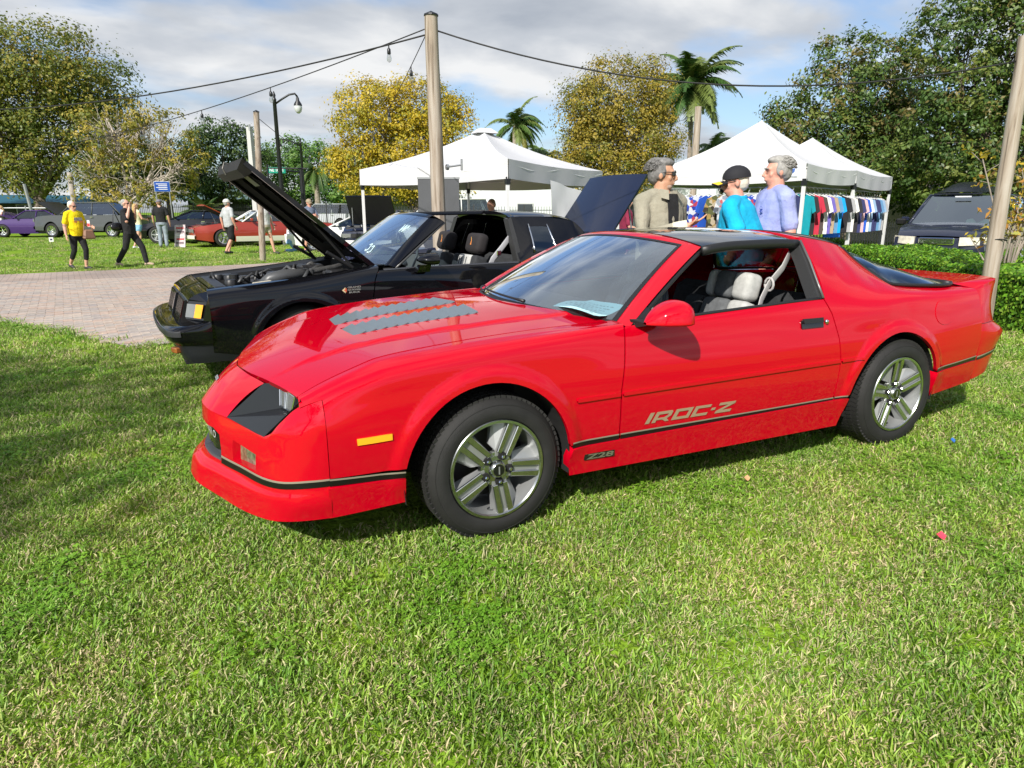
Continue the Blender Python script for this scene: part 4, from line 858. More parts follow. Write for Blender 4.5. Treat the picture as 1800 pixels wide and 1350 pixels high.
def hedge(name, label, o0, dr, nr, ln, th, hh, n, size):
    he = empty(name, (o0[0], o0[1], 0), 0, label, 'hedge'); F = lambda u, v, z: np.stack([u*dr[0]+v*nr[0], u*dr[1]+v*nr[1], z], -1)
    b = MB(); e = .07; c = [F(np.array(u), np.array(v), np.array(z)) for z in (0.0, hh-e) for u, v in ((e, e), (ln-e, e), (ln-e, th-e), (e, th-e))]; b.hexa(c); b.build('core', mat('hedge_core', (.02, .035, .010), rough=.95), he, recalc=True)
    k = rng.choice(4, n, p=[.42, .46, .06, .06]); u = rng.uniform(0, ln, n); v = rng.uniform(0, th, n); z = rng.uniform(.02, hh, n); jt = np.abs(rng.normal(0, .035, n))
    bumpy = .025*np.sin(u*5.1)+.02*np.sin(v*7+u*3)
    v = np.where(k == 0, jt+bumpy, np.where(k == 2, th-jt, v)); z = np.where(k == 1, hh-jt+bumpy, z); u = np.where(k == 3, np.where(rng.uniform(0, 1, n) < .5, jt, ln-jt), u)
    nn = np.zeros((n, 3)); nn[k == 0] = (-nr[0], -nr[1], .3); nn[k == 1] = (0, 0, 1); nn[k == 2] = (nr[0], nr[1], .3); nn[k == 3] = (0, 0, .5)
    leaves('foliage', he, F(u, v, z), nn, size, 'hedge_leaf', .55, .45, .35)
    return he
hedge('hedge', 'clipped green hedge with glossy small leaves behind the red coupe', HEDGE0, HDIR, HNOR, HLEN, HTH, HH, 30000, .030)
hedge('hedge', 'low far strip of clipped green hedge beneath the rack of shirts', np.array([9.9, 7.3]), np.array([.914, .405]), np.array([-.405, .914]), 6.0, .9, .62, 7000, .032)
b = MB(); M_ = [HEDGE0+HDIR*u+HNOR*v for u, v in ((-.3, -.16), (HLEN, -.16), (HLEN, .1), (-.3, .1))]; b.add([(q[0], q[1], .012) for q in M_], [(0, 1, 2, 3)]); tag(b.build('mulch_bed', mat('red_mulch', (.22, .055, .03), rough=.95, noise=.5, nscale=60, bump=.6, bscale=120)), kind='structure')
# ================================================================== black coupe with raised hood
BP = mat('black_paint', (.0045, .0045, .006), rough=.6, coat=1.0, spec=0.0)
gn = empty('black_coupe', (-.319, 3.301, -.004), R(4.08), 'black coupe with its hood raised parked beside the red coupe', 'car')
gw = k_((-.92, .845), (-.7, .885), (-.3, .905), (0, .910), (.6, .910), (2.1, .908), (3.2, .90), (4.05, .865)); gwa = lambda c: (lambda x: gw(x)+c)
gsw = k_((-.92, .80), (-.72, .858), (-.3, .876), (0, .880), (.68, .870), (1.2, .863), (2.1, .857), (3.0, .855), (4.05, .82)); gsz = k_((-.92, .70), (-.72, .742), (-.3, .778), (0, .800), (.68, .885), (1.2, .899), (2.1, .904), (3.0, .90), (4.05, .875))
gcw = k_((-.92, .765), (-.72, .80), (-.3, .822), (0, .826), (.68, .822), (2.1, .80), (2.3, .775), (2.9, .77), (3.1, .80), (4.05, .78)); gcz = k_((-.92, .735), (-.72, .772), (-.3, .808), (0, .832), (.68, .913), (2.1, 1.0), (2.3, 1.08), (2.9, 1.03), (3.1, .93), (4.05, .90))
gew = k_((-.92, .70), (-.72, .735), (.70, .742), (1.5, .70), (2.12, .60), (2.6, .595), (2.86, .62), (2.96, .70), (3.15, .75), (4.05, .72)); gez = k_((-.92, .745), (-.72, .781), (-.3, .818), (0, .843), (.70, .926), (1.5, 1.1), (2.12, 1.325), (2.6, 1.325), (2.86, 1.285), (2.98, 1.15), (3.15, .955), (4.05, .915))
GA, GR_ = (.012, .310, .372, .352), (2.758, .310, .372, .352)
def gfl(x, wv, z):
    for (cx, cz, rx, rz) in (GA, GR_):
        rho = np.sqrt(((x-cx)/rx)**2+((z-cz)/rz)**2); wv = wv+.016*(1-sstep(1.08, 1.24, rho))*sstep(.2, .35, z)
    return wv
GS = loft([.10, .25, .40, .58, .70, .85, .95, 1.05], [(gwa(-.05), cst(.10)), (gwa(-.03), cst(.25)), (gwa(-.012), cst(.40)), (gwa(0), cst(.58)), (gwa(-.004), k_((-.92, .645), (-.7, .675), (-.3, .70), (4, .70))), (gsw, gsz), (gcw, gcz), (gew, gez)], gfl)
def gside(s):
    ar = arch_pts(GA, .235, .235)
    panel('fender', GS, [(.575, .215), (.580, .58), (.630, .78), (.672, .85), (.690, .95), (.70, 1.05), (.3, 1.05), (-.2, 1.05), (-.69, 1.05), (-.70, .95), (-.70, .85), (-.70, .58), (-.70, .42), (-.70, .300)]+ar[::-1]+[(ar[0][0]+.02, .215)], BP, gn, s, .012, flange=.02)
    d = panel('door', GS, [(.585, .215), (.590, .58), (.640, .78), (.682, .85), (1.2, .85), (2.10, .85), (2.10, .58), (2.09, .215)], BP, gn, s, .035, flange=.02)
    ar = arch_pts(GR_, .235, .235)
    panel('quarter_panel', GS, [(2.10, .215), (2.11, .58), (2.11, .85), (2.10, .95), (2.12, 1.05), (2.4, 1.05), (2.6, 1.05), (2.86, 1.05), (2.98, 1.05), (3.15, 1.05), (4.05, 1.05), (4.05, .58), (4.05, .30)]+ar+[(ar[-1][0]-.02, .215)], BP, gn, s, .03, flange=.02)
    for a, b_, par in ((-.30, -.02, None), (.30, .57, None), (.60, 2.08, d)):
        if par is not None or a > 0: panel('side_moulding', GS, [(a, .628), (b_, .628), (b_, .650), (a, .650)], BLKG, par or gn, s, .06, off=.008, flange=.008)
    panel('belt_molding', GS, [(.72, .842), (2.08, .842), (2.08, .856), (.72, .856)], mat('belt_steel', (.12, .12, .13), rough=.25, metal=.8), d, s, .06, off=.006, flange=.008)
    # quarter window with bright edge
    qg = panel('quarter_window', GS, [(2.30, .905), (2.545, .905), (2.52, 1.012), (2.318, 1.012)], glassmat('tint_glass', (.30, .36, .36)), gn, s, .04, off=.006, flange=0)
    for e0, e1 in (((2.285, .90), (2.31, 1.02)), ((2.56, .90), (2.53, 1.02))):
        P_ = GS(np.linspace(e0[0], e1[0], 5), np.linspace(e0[1], e1[1], 5)); b = MB(); b.tube([(p[0], s*(p[1]+.006), p[2]+.004) for p in P_], .009, 6); b.build('window_trim', CHR, qg, smooth=True)
    # front corner: turn lamp and bezel
    f = lambda x, wv, z: Vector((x, s*wv, z))
    b = MB(); b.add([f(-.862, .700, .560), f(-.752, .872, .560), f(-.715, .880, .700), f(-.828, .700, .700)], [(0, 1, 2, 3)]); bz = b.build('lamp_bezel', BLKG, gn)
    for (t0, t1, m_, nm) in ((.04, .30, LENS, 'headlight'), (.30, .52, LENS, 'side_lamp'), (.52, .92, AMB, 'turn_signal')):
        q = [f(-.862, .700, .560), f(-.752, .872, .560), f(-.715, .880, .700), f(-.828, .700, .700)]; lo = [q[0].lerp(q[1], t) for t in (t0, t1)]; hi = [q[3].lerp(q[2], t) for t in (t0, t1)]; o_ = Vector((-.012, s*.010, 0))
        b = MB(); b.add([lo[0].lerp(hi[0], .12)+o_, lo[1].lerp(hi[1], .12)+o_, lo[1].lerp(hi[1], .86)+o_, lo[0].lerp(hi[0], .86)+o_], [(0, 1, 2, 3)]); b.build(nm, m_, bz)
mir(gside)
for s in (-1, 1):
    b = MB(); b.add([(-.828, s*.695, .700), (-.712, s*.884, .700), (-.698, s*.862, .745), (-.696, s*.800, .776), (-.668, s*.735, .783), (-.76, s*.722, .752), (-.826, s*.704, .712)], [(0, 1, 2, 3, 4, 5, 6)]); b.add([(-.862, s*.695, .555), (-.745, s*.880, .555), (-.70, s*.897, .53), (-.80, s*.79, .53)], [(0, 1, 2, 3)]); b.add([(-.752, s*.872, .56), (-.715, s*.880, .70), (-.698, s*.885, .745), (-.698, s*.899, .55)], [(0, 1, 2, 3)]); b.build('lamp_cap', BP, gn)
# header panel, grille, bumper, air dam
b = MB(); rows = []
for wv in np.linspace(-1, 1, 17):
    a = abs(wv); rg = .012*max(0, 1-a/.12); rows.append([(-.835-.0*a, wv*.70, .690+rg*1.5), (-.822, wv*.705, .712+rg), (-.76, wv*.72, .750+rg), (-.672, wv*.735, .781+rg*.6), (-.66, wv*.735, .76)])
b.grid(rows); b.build('header_panel', BP, gn, smooth=True, angle=40, recalc=True)
gg = empty('grille'); gg.parent = gn
MB().hexa([(-.90, -.60, .50), (-.80, -.60, .50), (-.80, .60, .50), (-.90, .60, .50), (-.845, -.60, .695), (-.78, -.60, .695), (-.78, .60, .695), (-.845, .60, .695)]).build('grille_back', BLK, gg)
for i in range(27):
    y = -.58+i*1.16/26; MB().hexa([(-.912, y-.006, .505), (-.90, y-.006, .505), (-.90, y+.006, .505), (-.912, y+.006, .505), (-.858, y-.006, .69), (-.845, y-.006, .69), (-.845, y+.006, .69), (-.858, y+.006, .69)]).build('grille_bar', BLKG, gg)
MB().hexa([(-.925, -.04, .50), (-.90, -.04, .50), (-.90, .04, .50), (-.925, .04, .50), (-.868, -.03, .70), (-.845, -.03, .70), (-.845, .03, .70), (-.868, .03, .70)]).build('grille_center', BP, gg, bevel=.006)
MB().box((-.925, .09, .545), (.004, .035, .03)).build('grille_emblem', CHR, gg)
GBK = [0, .3, .6, .85, 1.0]
def gl_(pts): a = np.array(pts, float); return [pchip(GBK, a[:, i]) for i in range(3)]
GB = ufun([0, .25, .5, .8, 1.0], [gl_([(-.99, 0, .355), (-.985, .35, .355), (-.965, .66, .36), (-.91, .82, .365), (-.70, .885, .375)]), gl_([(-1.035, 0, .41), (-1.03, .35, .41), (-1.005, .68, .41), (-.94, .85, .415), (-.70, .897, .42)]), gl_([(-1.052, 0, .475), (-1.045, .35, .475), (-1.015, .69, .475), (-.945, .855, .475), (-.70, .90, .475)]), gl_([(-1.02, 0, .505), (-1.015, .35, .505), (-.985, .67, .508), (-.92, .835, .512), (-.70, .897, .53)]), gl_([(-.88, 0, .515), (-.87, .35, .515), (-.84, .62, .520), (-.80, .79, .53), (-.70, .89, .56)])])
GD = ufun([0, .5, 1.0], [gl_([(-.90, 0, .215), (-.895, .35, .215), (-.885, .68, .215), (-.84, .82, .218), (-.45, .865, .225)]), gl_([(-.945, 0, .28), (-.94, .35, .28), (-.925, .68, .28), (-.87, .83, .285), (-.45, .876, .295)]), gl_([(-.98, 0, .355), (-.975, .35, .355), (-.955, .66, .36), (-.90, .825, .365), (-.45, .884, .37)])])
for s in (-1, 1):
    panel('front_bumper', GB, [(0, 0), (.5, 0), (1, 0), (1, 1), (.5, 1), (0, 1)], BP, gn, s, .05, flange=0, center=(-.4, 0, .3, 0))
    panel('bumper_strip', GB, [(0, .36), (.88, .36), (.88, .56), (0, .56)], mat('rubber_grey', (.05, .05, .055), rough=.5), gn, s, .05, off=.008, flange=.008, center=(-.4, 0, .3, 0))
    panel('air_dam', GD, [(0, 0), (1, 0), (1, 1), (0, 1)], mat('dam_black', (.015, .016, .02), rough=.35), gn, s, .06, flange=0, center=(-.3, 0, .3, 0))
    MB().box((-.955, s*.70, .318), (.05, .085, .045), Matrix.Rotation(s*R(-22), 3, 'Z')).build('bumper_lamp', mat('dull_amber', (.35, .12, .03), rough=.25), gn, bevel=.008)
# raised hood: outer skin above, dark braced underside, side and front edges
ht = R(40.0); HX, HZ = .688, .926
def hp_(l, y, o=0.0): return Vector((HX-l*math.cos(ht)-o*math.sin(ht), y, HZ+l*math.sin(ht)-o*math.cos(ht)*1.0))  # o>0: towards the underside
hd_ = empty('raised_hood'); hd_.parent = gn
def bulge(l, y): a = abs(y); return -.028*(1-float(sstep(.20, .30, a)))*float(sstep(0, .3, l))*(1-float(sstep(1.15, 1.36, l)))-.010*(1-(a/.72)**2)
def hpt(l, y, o): # offset o along the hood's own normal, positive = underside
    return Vector((HX-l*math.cos(ht), y, HZ+l*math.sin(ht)))+Vector((-math.sin(ht), 0, -math.cos(ht)))*o
ll = np.linspace(0, 1.31, 15); yy = np.linspace(-.735, .735, 31)
b = MB(); b.grid([[hpt(l, y, bulge(l, y)) for y in yy] for l in ll]); b.build('hood_skin', BP, hd_, smooth=True, recalc=True)
b = MB(); b.grid([[hpt(l, y, .022) for y in np.linspace(-.70, .70, 7)] for l in np.linspace(.02, 1.28, 7)]); b.build('hood_liner', mat('liner_black', (.005, .0045, .0045), rough=.9, noise=.4, nscale=9, spec=.1), hd_)
for y in (-.725, .725):
    b = MB(); b.hexa([hpt(0, y-.012, .035), hpt(1.30, y-.012, .035), hpt(1.30, y+.012, .035), hpt(0, y+.012, .035), hpt(0, y-.012, -.002), hpt(1.30, y-.012, -.002), hpt(1.30, y+.012, -.002), hpt(0, y+.012, -.002)]); b.build('hood_edge', BP, hd_, recalc=True)
for y0, y1, l0, l1 in ((-.55, -.10, .25, .31), (-.10, .35, .25, .31), (-.60, -.52, .3, 1.2), (-.04, .04, .3, 1.2), (.52, .60, .3, 1.2), (-.6, .6, 1.18, 1.26)):
    b = MB(); b.hexa([hpt(l0, y0, .045), hpt(l1, y0, .045), hpt(l1, y1, .045), hpt(l0, y1, .045), hpt(l0, y0, .02), hpt(l1, y0, .02), hpt(l1, y1, .02), hpt(l0, y1, .02)]); b.build('hood_brace', mat('brace_black', (.005, .0045, .0045), rough=.9, spec=.1), hd_, recalc=True)
b = MB(); q = [hpt(l, y, .047) for l, y in ((1.08, -.46), (1.20, -.46), (1.20, -.25), (1.08, -.25))]; b.add(q, [(0, 1, 2, 3)]); b.build('hood_sticker', mat('sticker_grey', (.35, .32, .30), rough=.7), hd_)
b = MB(); b.hexa([hpt(1.22, -.58, .085), hpt(1.30, -.58, .075), hpt(1.30, .58, .075), hpt(1.22, .58, .085), hpt(1.20, -.68, .0), hpt(1.33, -.68, -.008), hpt(1.33, .68, -.008), hpt(1.20, .68, .0)]); b.build('hood_nose', mat('nose_liner', (.012, .010, .010), rough=.7, noise=.4, nscale=14), hd_, recalc=True)
for y in (.05,): MB().tube([hpt(1.30, y, -.01), hpt(1.36, y, .01), hpt(1.34, y, .06), hpt(1.29, y, .085)], .007, 6).build('hood_latch', mat('latch_steel', (.16, .15, .14), rough=.5, metal=.5), hd_)
for s in (-1, 1):
    b = MB(); b.tube([(.52, s*.64, .90), hpt(.62, s*.62, .03)], .012, 8); b.tube([(.52, s*.64, .90), (.30, s*.63, 1.04)], .016, 8); b.build('hood_strut', BLK, hd_)
    b = MB(); b.hexa([(.60, s*.66-.012, .90), (.72, s*.66-.012, .90), (.72, s*.66+.012, .90), (.60, s*.66+.012, .90)]+[hpt(.05, s*.66-.012, .03), hpt(.0, s*.66-.012, .0), hpt(.0, s*.66+.012, .0), hpt(.05, s*.66+.012, .03)]); b.build('hood_hinge', BLK, hd_, recalc=True)
# engine bay
eb = empty('engine_bay'); eb.parent = gn; ENG = mat('engine_black', (.02, .02, .022), rough=.45, noise=.5, nscale=20); STL = mat('engine_alloy', (.42, .42, .42), rough=.35, metal=.85, noise=.3, nscale=20); HOS = mat('hose_grey', (.07, .072, .075), rough=.4)
b = MB(); b.grid([[(-.66, -.735, .75), (-.66, .735, .75)], [(-.66, -.70, .45), (-.66, .70, .45)], [(.62, -.70, .45), (.62, .70, .45)], [(.68, -.74, .90), (.68, .74, .90)]]); b.build('bay_floor', DARK, eb)
for s in (-1, 1): b = MB(); b.grid([[(-.66, s*.737, .775), (0, s*.742, .835), (.69, s*.742, .918)], [(-.66, s*.66, .755), (0, s*.66, .81), (.69, s*.66, .89)], [(-.66, s*.62, .5), (0, s*.62, .5), (.69, s*.62, .5)]]); b.build('inner_fender', BLK, eb)
MB().box((-.56, 0, .65), (.10, 1.05, .26)).build('radiator', ENG, eb, bevel=.01)
MB().box((-.585, 0, .765), (.13, 1.0, .02)).build('radiator_cover', BLKG, eb, bevel=.006)
for (x, y, z, dx, dy, dz) in ((.05, .0, .66, .55, .42, .22), (.08, -.02, .80, .34, .22, .08), (.02, .24, .76, .50, .12, .07), (.02, -.26, .76, .50, .12, .07), (-.30, .30, .70, .20, .22, .16), (.45, -.45, .80, .22, .20, .14), (.42, .48, .80, .24, .22, .12), (-.42, .52, .72, .22, .20, .14)): MB().box((x, y, z), (dx, dy, dz)).build('engine_block', ENG, eb, bevel=.02)
MB().hexa([(-.34, -.62, .58), (-.10, -.62, .58), (-.10, -.44, .58), (-.34, -.44, .58), (-.32, -.60, .795), (-.14, -.60, .81), (-.14, -.46, .81), (-.32, -.46, .795)]).build('coolant_bottle', mat('bottle_plastic', (.55, .50, .38), rough=.5), eb, bevel=.02)
b = MB(); b.tube([(-.22, -.36, .74), (-.14, -.40, .81), (-.02, -.40, .835), (.12, -.34, .835), (.22, -.26, .83)], [.05, .056, .056, .05, .045], 12); b.build('intake_hose', HOS, eb, smooth=True)
b = MB(); b.tube([(.22, -.26, .78), (.22, -.26, .87)], [.055, .05], 12); b.tube([(.24, -.26, .85), (.46, -.20, .87), (.56, -.12, .88)], .026, 10); b.build('throttle_body', STL, eb, smooth=True, angle=40)
MB().tube([(-.40, -.15, .80), (-.40, -.15, .845)], .04, 14).build('oil_cap', BLK, eb)
for i in range(16):
    x, y = rng.uniform(-.52, .5), rng.uniform(-.5, .5); a = rng.uniform(0, 6.28); l = rng.uniform(.12, .32); b = MB(); z = .80+.10*(x+.5)*.6
    b.tube([(x, y, z-.04), (x+l*.4*math.cos(a), y+l*.4*math.sin(a), z+.02), (x+l*math.cos(a), y+l*math.sin(a), z-.05)], rng.uniform(.008, .018), 6); b.build('hose', [HOS, ENG, mat('pipe_dull', (.10, .10, .10), rough=.5, metal=.5)][int(rng.integers(0, 3))], eb, smooth=True)
for x, y in ((-.45, -.30), (-.40, .12), (-.48, .30), (-.30, -.05), (.30, .1), (.38, -.32)):
    b = MB(); b.lathe([(0, .05), (.04, .05), (.05, .035), (.05, 0)], (x, y, .76+.05*(x+.5)), 'z', 12); b.build('pulley', [HOS, ENG][int(rng.integers(0, 2))], eb, smooth=True, angle=40)
# windscreen, pillars, open roof
def gws(s, t):
    q = 1-s*s; return Vector((.775-.16*q, .745*s, .915+.030*q))*(1-t)+Vector((1.285-.05*q, .565*s, 1.318+.028*q))*t+Vector((0, 0, .012*4*t*(1-t)))
b = MB(); b.grid([[gws(s, t) for t in np.linspace(0, 1, 9)] for s in np.linspace(-1, 1, 21)]); gwsn = b.build('windscreen', WSG, gn, smooth=True, recalc=True)
b = MB(); b.grid([[(.70-.10*(1-(wv/.74)**2), wv, .922) for wv in np.linspace(-.74, .74, 11)], [(.79-.15*(1-(wv/.74)**2), wv, .925) for wv in np.linspace(-.74, .74, 11)]]); b.build('cowl', BLK, gn)
for s in (-1, 1):
    b = MB(); rows = []
    for t in np.linspace(0, 1, 10):
        i = gws(1.0, t); o = Vector((.825+(1.415-.825)*t, .858+(.628-.858)*t, .905+(1.285-.905)*t+.012*4*t*(1-t))); m_ = i.lerp(o, .55)+Vector((-.012, .012, .012)); inn = o+Vector((.02, -.05, -.02)); rows.append([Vector((p.x, s*p.y, p.z)) for p in (i, m_, o, inn)])
    b.grid(rows); b.build('windscreen_pillar', BP, gn, smooth=True, angle=40, recalc=True)
    b = MB(); b.tube([Vector((.84+(1.42-.84)*t, s*(.845+(.612-.845)*t), .895+(1.275-.895)*t)) for t in np.linspace(0, 1, 8)], .011, 6); b.build('door_seal', mat('seal_grey', (.10, .10, .10), rough=.4, metal=.4), gn, smooth=True)
b = MB(); b.grid([[gws(a, 1), gws(a, 1)+Vector((.05, 0, .025)), Vector((1.40+.012*abs(a), .625*a, 1.352-.065*abs(a)**3)), Vector((1.42, .60*a, 1.30-.04*abs(a)))] for a in np.linspace(-1, 1, 21)]); b.build('windscreen_header', BP, gn, smooth=True, angle=45, recalc=True)
b = MB(); b.hexa([(1.38, -.075, 1.335), (2.15, -.075, 1.345), (2.15, .075, 1.345), (1.38, .075, 1.335), (1.38, -.065, 1.372), (2.15, -.065, 1.385), (2.15, .065, 1.385), (1.38, .065, 1.372)]); b.build('roof_bar', BP, gn, bevel=.01)
GRf = pf((2.12, 1.382), (2.5, 1.378), (2.86, 1.340))
def groof(x, wv):
    x = np.asarray(x, float).ravel(); wv = np.asarray(wv, float).ravel(); e = gez(x); k = np.clip(np.abs(wv)/.60, 0, 1)**4; return np.stack([x, wv, GRf(x)*(1-k)+e*k], 1)
panel('roof', groof, [(2.12, -.60), (2.5, -.597), (2.86, -.62), (2.87, 0), (2.86, .62), (2.5, .597), (2.12, .60), (2.12, 0)], BP, gn, 1, .05, flange=.04, center=(2.4, 0, .9))
b = MB(); b.grid([[(2.86, -.60, 1.285), (2.875, 0, 1.335), (2.86, .60, 1.285)], [(3.16, -.72, .955), (3.22, 0, .965), (3.16, .72, .955)]]); b.build('rear_window', DKG, gn, smooth=True)
b = MB(); b.grid([[(x, wv, .93-.02*(wv/.75)**2) for wv in np.linspace(-.75, .75, 7)] for x in np.linspace(3.14, 4.08, 4)]); b.grid([[(4.08, wv, z) for wv in np.linspace(-.86, .86, 5)] for z in (.25, .92)]); b.build('trunk_lid', BP, gn, recalc=True)
for s in (-1, 1):
    f = lambda x, wv, z: Vector((x, s*wv, z)); A = [f(2.085, .845, .91), f(2.085, .74, 1.12), f(2.10, .625, 1.305)]; B_ = [f(2.135, .85, .905), f(2.135, .745, 1.12), f(2.14, .615, 1.325)]; Cc = [p+Vector((.0, -s*.09, 0)) for p in A]
    b = MB(); b.grid([A, B_]); b.grid([A, Cc]); b.build('window_pillar', mat('jamb_grey', (.025, .025, .025), rough=.5), gn, recalc=True)
    b = MB(); b.grid([[Vector((2.09+.05*math.sin(t*3), s*(.60*t), 1.30+.045*(1-t**3))) for t in np.linspace(0.05, 1, 6)], [Vector((2.17, s*(.60*t), 1.34+.04*(1-t**3))) for t in np.linspace(.05, 1, 6)]]); b.build('roof_frame', mat('weather_strip', (.05, .05, .05), rough=.5), gn, smooth=True)
    MB().hexa([(.75, s*.80, .25), (2.08, s*.80, .25), (2.08, s*.84, .25), (.75, s*.84, .25), (.75, s*.78, .895), (2.08, s*.78, .90), (2.08, s*.84, .90), (.75, s*.84, .895)]).build('door_card', mat('grey_trim', (.22, .22, .215), rough=.8) if s > 0 else CLOTH_D, gn)
# interior
b = MB(); b.grid([[(.66, wv, .91) for wv in (-.72, 0, .72)], [(.95, wv, .92) for wv in (-.72, 0, .72)], [(1.02, wv, .87) for wv in (-.72, 0, .72)], [(1.02, wv, .5) for wv in (-.72, 0, .72)]]); b.build('dashboard', mat('dash_grey', (.05, .052, .055), rough=.6), gn, smooth=True, angle=40)
MB().box((1.6, 0, .24), (1.9, 1.6, .03)).build('cabin_floor', CLOTH_D, gn)
def gseat(x, y):
    st = empty('front_seat', (x, y, 0)); st.parent = gn; bk = Matrix.Rotation(R(16), 3, 'Y')
    MB().box((-.2, 0, .40), (.5, .52, .2)).build('seat_cushion', CLOTH_D, st, bevel=.05, seg=3, smooth=True)
    for yy, wd, m_ in ((-.20, .11, CLOTH_D), (0, .27, CLOTH_L), (.20, .11, CLOTH_D)): o = MB().box(bk @ Vector((0, 0, .28)), (.15, wd, .54), bk).build('seat_back', m_, st, bevel=.03, seg=3, smooth=True); o.location = (.05, yy, .42)
    for yy in (-.07, -.02, .03, .08): o = MB().box(bk @ Vector((-.078, 0, .28)), (.006, .012, .48), bk).build('seat_pipe', CLOTH_M, st); o.location = (.05, yy, .42)
    o = MB().box((0, 0, 0), (.13, .29, .20), bk).build('head_restraint', mat('rest_black', (.018, .015, .016), rough=.85), st, bevel=.05, seg=4, smooth=True); o.location = (.27, 0, 1.065)
    for pts, cc in (([(-.012, -.03), (.012, -.03), (.004, .025), (-.006, .02)], (.65, .22, .05)), ([(.004, .01), (.022, .045), (.016, .05), (0, .02)], (.7, .35, .08))):
        b = MB(); b.add([bk @ Vector((-.0665, a, c)) for a, c in pts], [tuple(range(len(pts)))]); q = b.build('rest_emblem', mat('emblem_%d' % int(cc[1]*100), cc, rough=.7), st); q.location = (.27, 0, 1.065)
gseat(1.62, -.36); gseat(1.62, .36)
MB().box((2.55, 0, .62), (.3, 1.25, .55), Matrix.Rotation(R(16), 3, 'Y')).build('rear_seat', CLOTH_D, gn, bevel=.05)
for s in (-1, 1): b = MB(); b.tube([Vector((2.10, s*.66, 1.13)), Vector((2.02, s*.66, 1.04)), Vector((1.92, s*.65, .93)), Vector((1.86, s*.64, .80))], [(.003, .028)]*4, 8); b.build('seat_belt', mat('belt_grey', (.40, .40, .42), rough=.6), gn, smooth=True)
MB().box((1.975, -.668, .985), (.05, .012, .05)).build('belt_buckle', CHR, gn, bevel=.006)
b = MB(); a_ = Matrix.Rotation(R(-62), 3, 'Y'); c0 = Vector((1.13, -.36, .90)); b.tube([c0+a_ @ Vector((.19*math.cos(t), .19*math.sin(t), 0)) for t in np.linspace(0, 2*math.pi, 25)], .013, 8); b.tube([c0, c0+Vector((-.2, 0, -.06))], .03, 8); b.build('steering_wheel', mat('wheel_grey', (.09, .095, .10), rough=.5), gn, smooth=True)
# door mirror
mr = empty('door_mirror'); mr.parent = gn; rows = []
for t in np.linspace(0, 1, 12):
    f_ = max(.05, math.sin(min(1, t*1.3)*math.pi/2))**.6; rows.append([(.985+.17*t, -(1.0+.095*f_*math.cos(a)+.01*t), .968+(.058 if math.sin(a) > 0 else .045)*f_*math.sin(a)) for a in np.linspace(0, 2*math.pi, 17)])
b = MB(); b.grid(rows); b.build('mirror_shell', BP, mr, smooth=True, recalc=True)
b = MB(); b.add([(1.152, p[1], p[2]) for p in rows[-1][:-1]], [tuple(range(16))]); b.build('mirror_glass', CHR, mr)
MB().hexa([(1.00, -.95, .86), (1.12, -.95, .86), (1.12, -.85, .86), (1.00, -.85, .86), (1.02, -.99, .925), (1.12, -.99, .925), (1.12, -.92, .925), (1.02, -.92, .925)]).build('mirror_base', BP, mr)
# fender badge
gb = empty('fender_badge'); gb.parent = gn; yb = -(float(GS([.43], [.74])[0, 1])+.008)
for pts, cc in (([(.335, .735), (.365, .710), (.365, .760)], (.62, .48, .30)), ([(.352, .735), (.375, .715), (.375, .755)], (.55, .10, .05))):
    b = MB(); b.add([(a, yb-.001*(cc[0] < .6), c) for a, c in pts], [(0, 1, 2)]); b.build('badge_arrow', mat('badge_c%d' % int(cc[1]*100), cc, rough=.5), gb)
for k, tx in enumerate(('GRAND', 'NATIONAL', 'BUICK')): text_on('badge_text', tx, (.384+.012*(k == 2), yb-.002, .750-.021*k), (1, 0, .03), (0, 0, 1), .115-.02*(k == 2), .014, mat('badge_metal', (.45, .45, .44), rough=.35, metal=.5), gb, off=.02)
# papers and scribbles on the screen
b = MB(); q = [gws(a, t)+Vector((.02, 0, -.01)) for a, t in ((-.15, .06), (.15, .06), (.15, .19), (-.15, .20))]; b.add(q, [(0, 1, 2, 3)]); b.build('screen_card', mat('white_card', (.75, .77, .80), rough=.7), gwsn)
b = MB(); q = [hpt(l, y, .0)+Vector((.05, 0, -.03)) for l, y in ((.12, -.50), (.30, -.44), (.26, -.20), (.08, -.26))]
bc = empty('info_sheet', (0, 0, 0)); bc.parent = gn
b = MB(); b.add([(.50, -.42, .935), (.64, -.48, .985), (.70, -.22, 1.01), (.56, -.16, .955)], [(0, 1, 2, 3)]); b.build('sheet', mat('lilac_paper', (.50, .50, .78), rough=.8), bc)
b = MB()
for i in range(5):
    for j in range(4):
        u = .15+.16*i; v = .12+.2*j; A_ = Vector((.50, -.42, .937)); U_ = Vector((.14, -.06, .05)); V_ = Vector((.06, .26, .02)); b.add([A_+U_*u+V_*v, A_+U_*(u+.05)+V_*v, A_+U_*(u+.05)+V_*(v+.13), A_+U_*u+V_*(v+.13)], [(0, 1, 2, 3)])
b.build('print', mat('purple_ink', (.06, .05, .30), rough=.8), bc)
b = MB()
for t0 in ((-.42, .25), (-.52, .22)):
    b.tube([gws(t0[0]+.05*math.cos(a)*(.6+.4*math.sin(2*a)), t0[1]+.07*math.sin(a))+Vector((-.004, 0, .004)) for a in np.linspace(.6, 5.6, 14)], .004, 5)
b.tube([gws(-.80+.1*a, .70+.08*math.sin(a*9))+Vector((-.004, 0, .004)) for a in np.linspace(0, 1.6, 14)], .003, 5); b.build('chalk_number', mat('screen_chalk', (.65, .85, .90), rough=.8), gwsn)
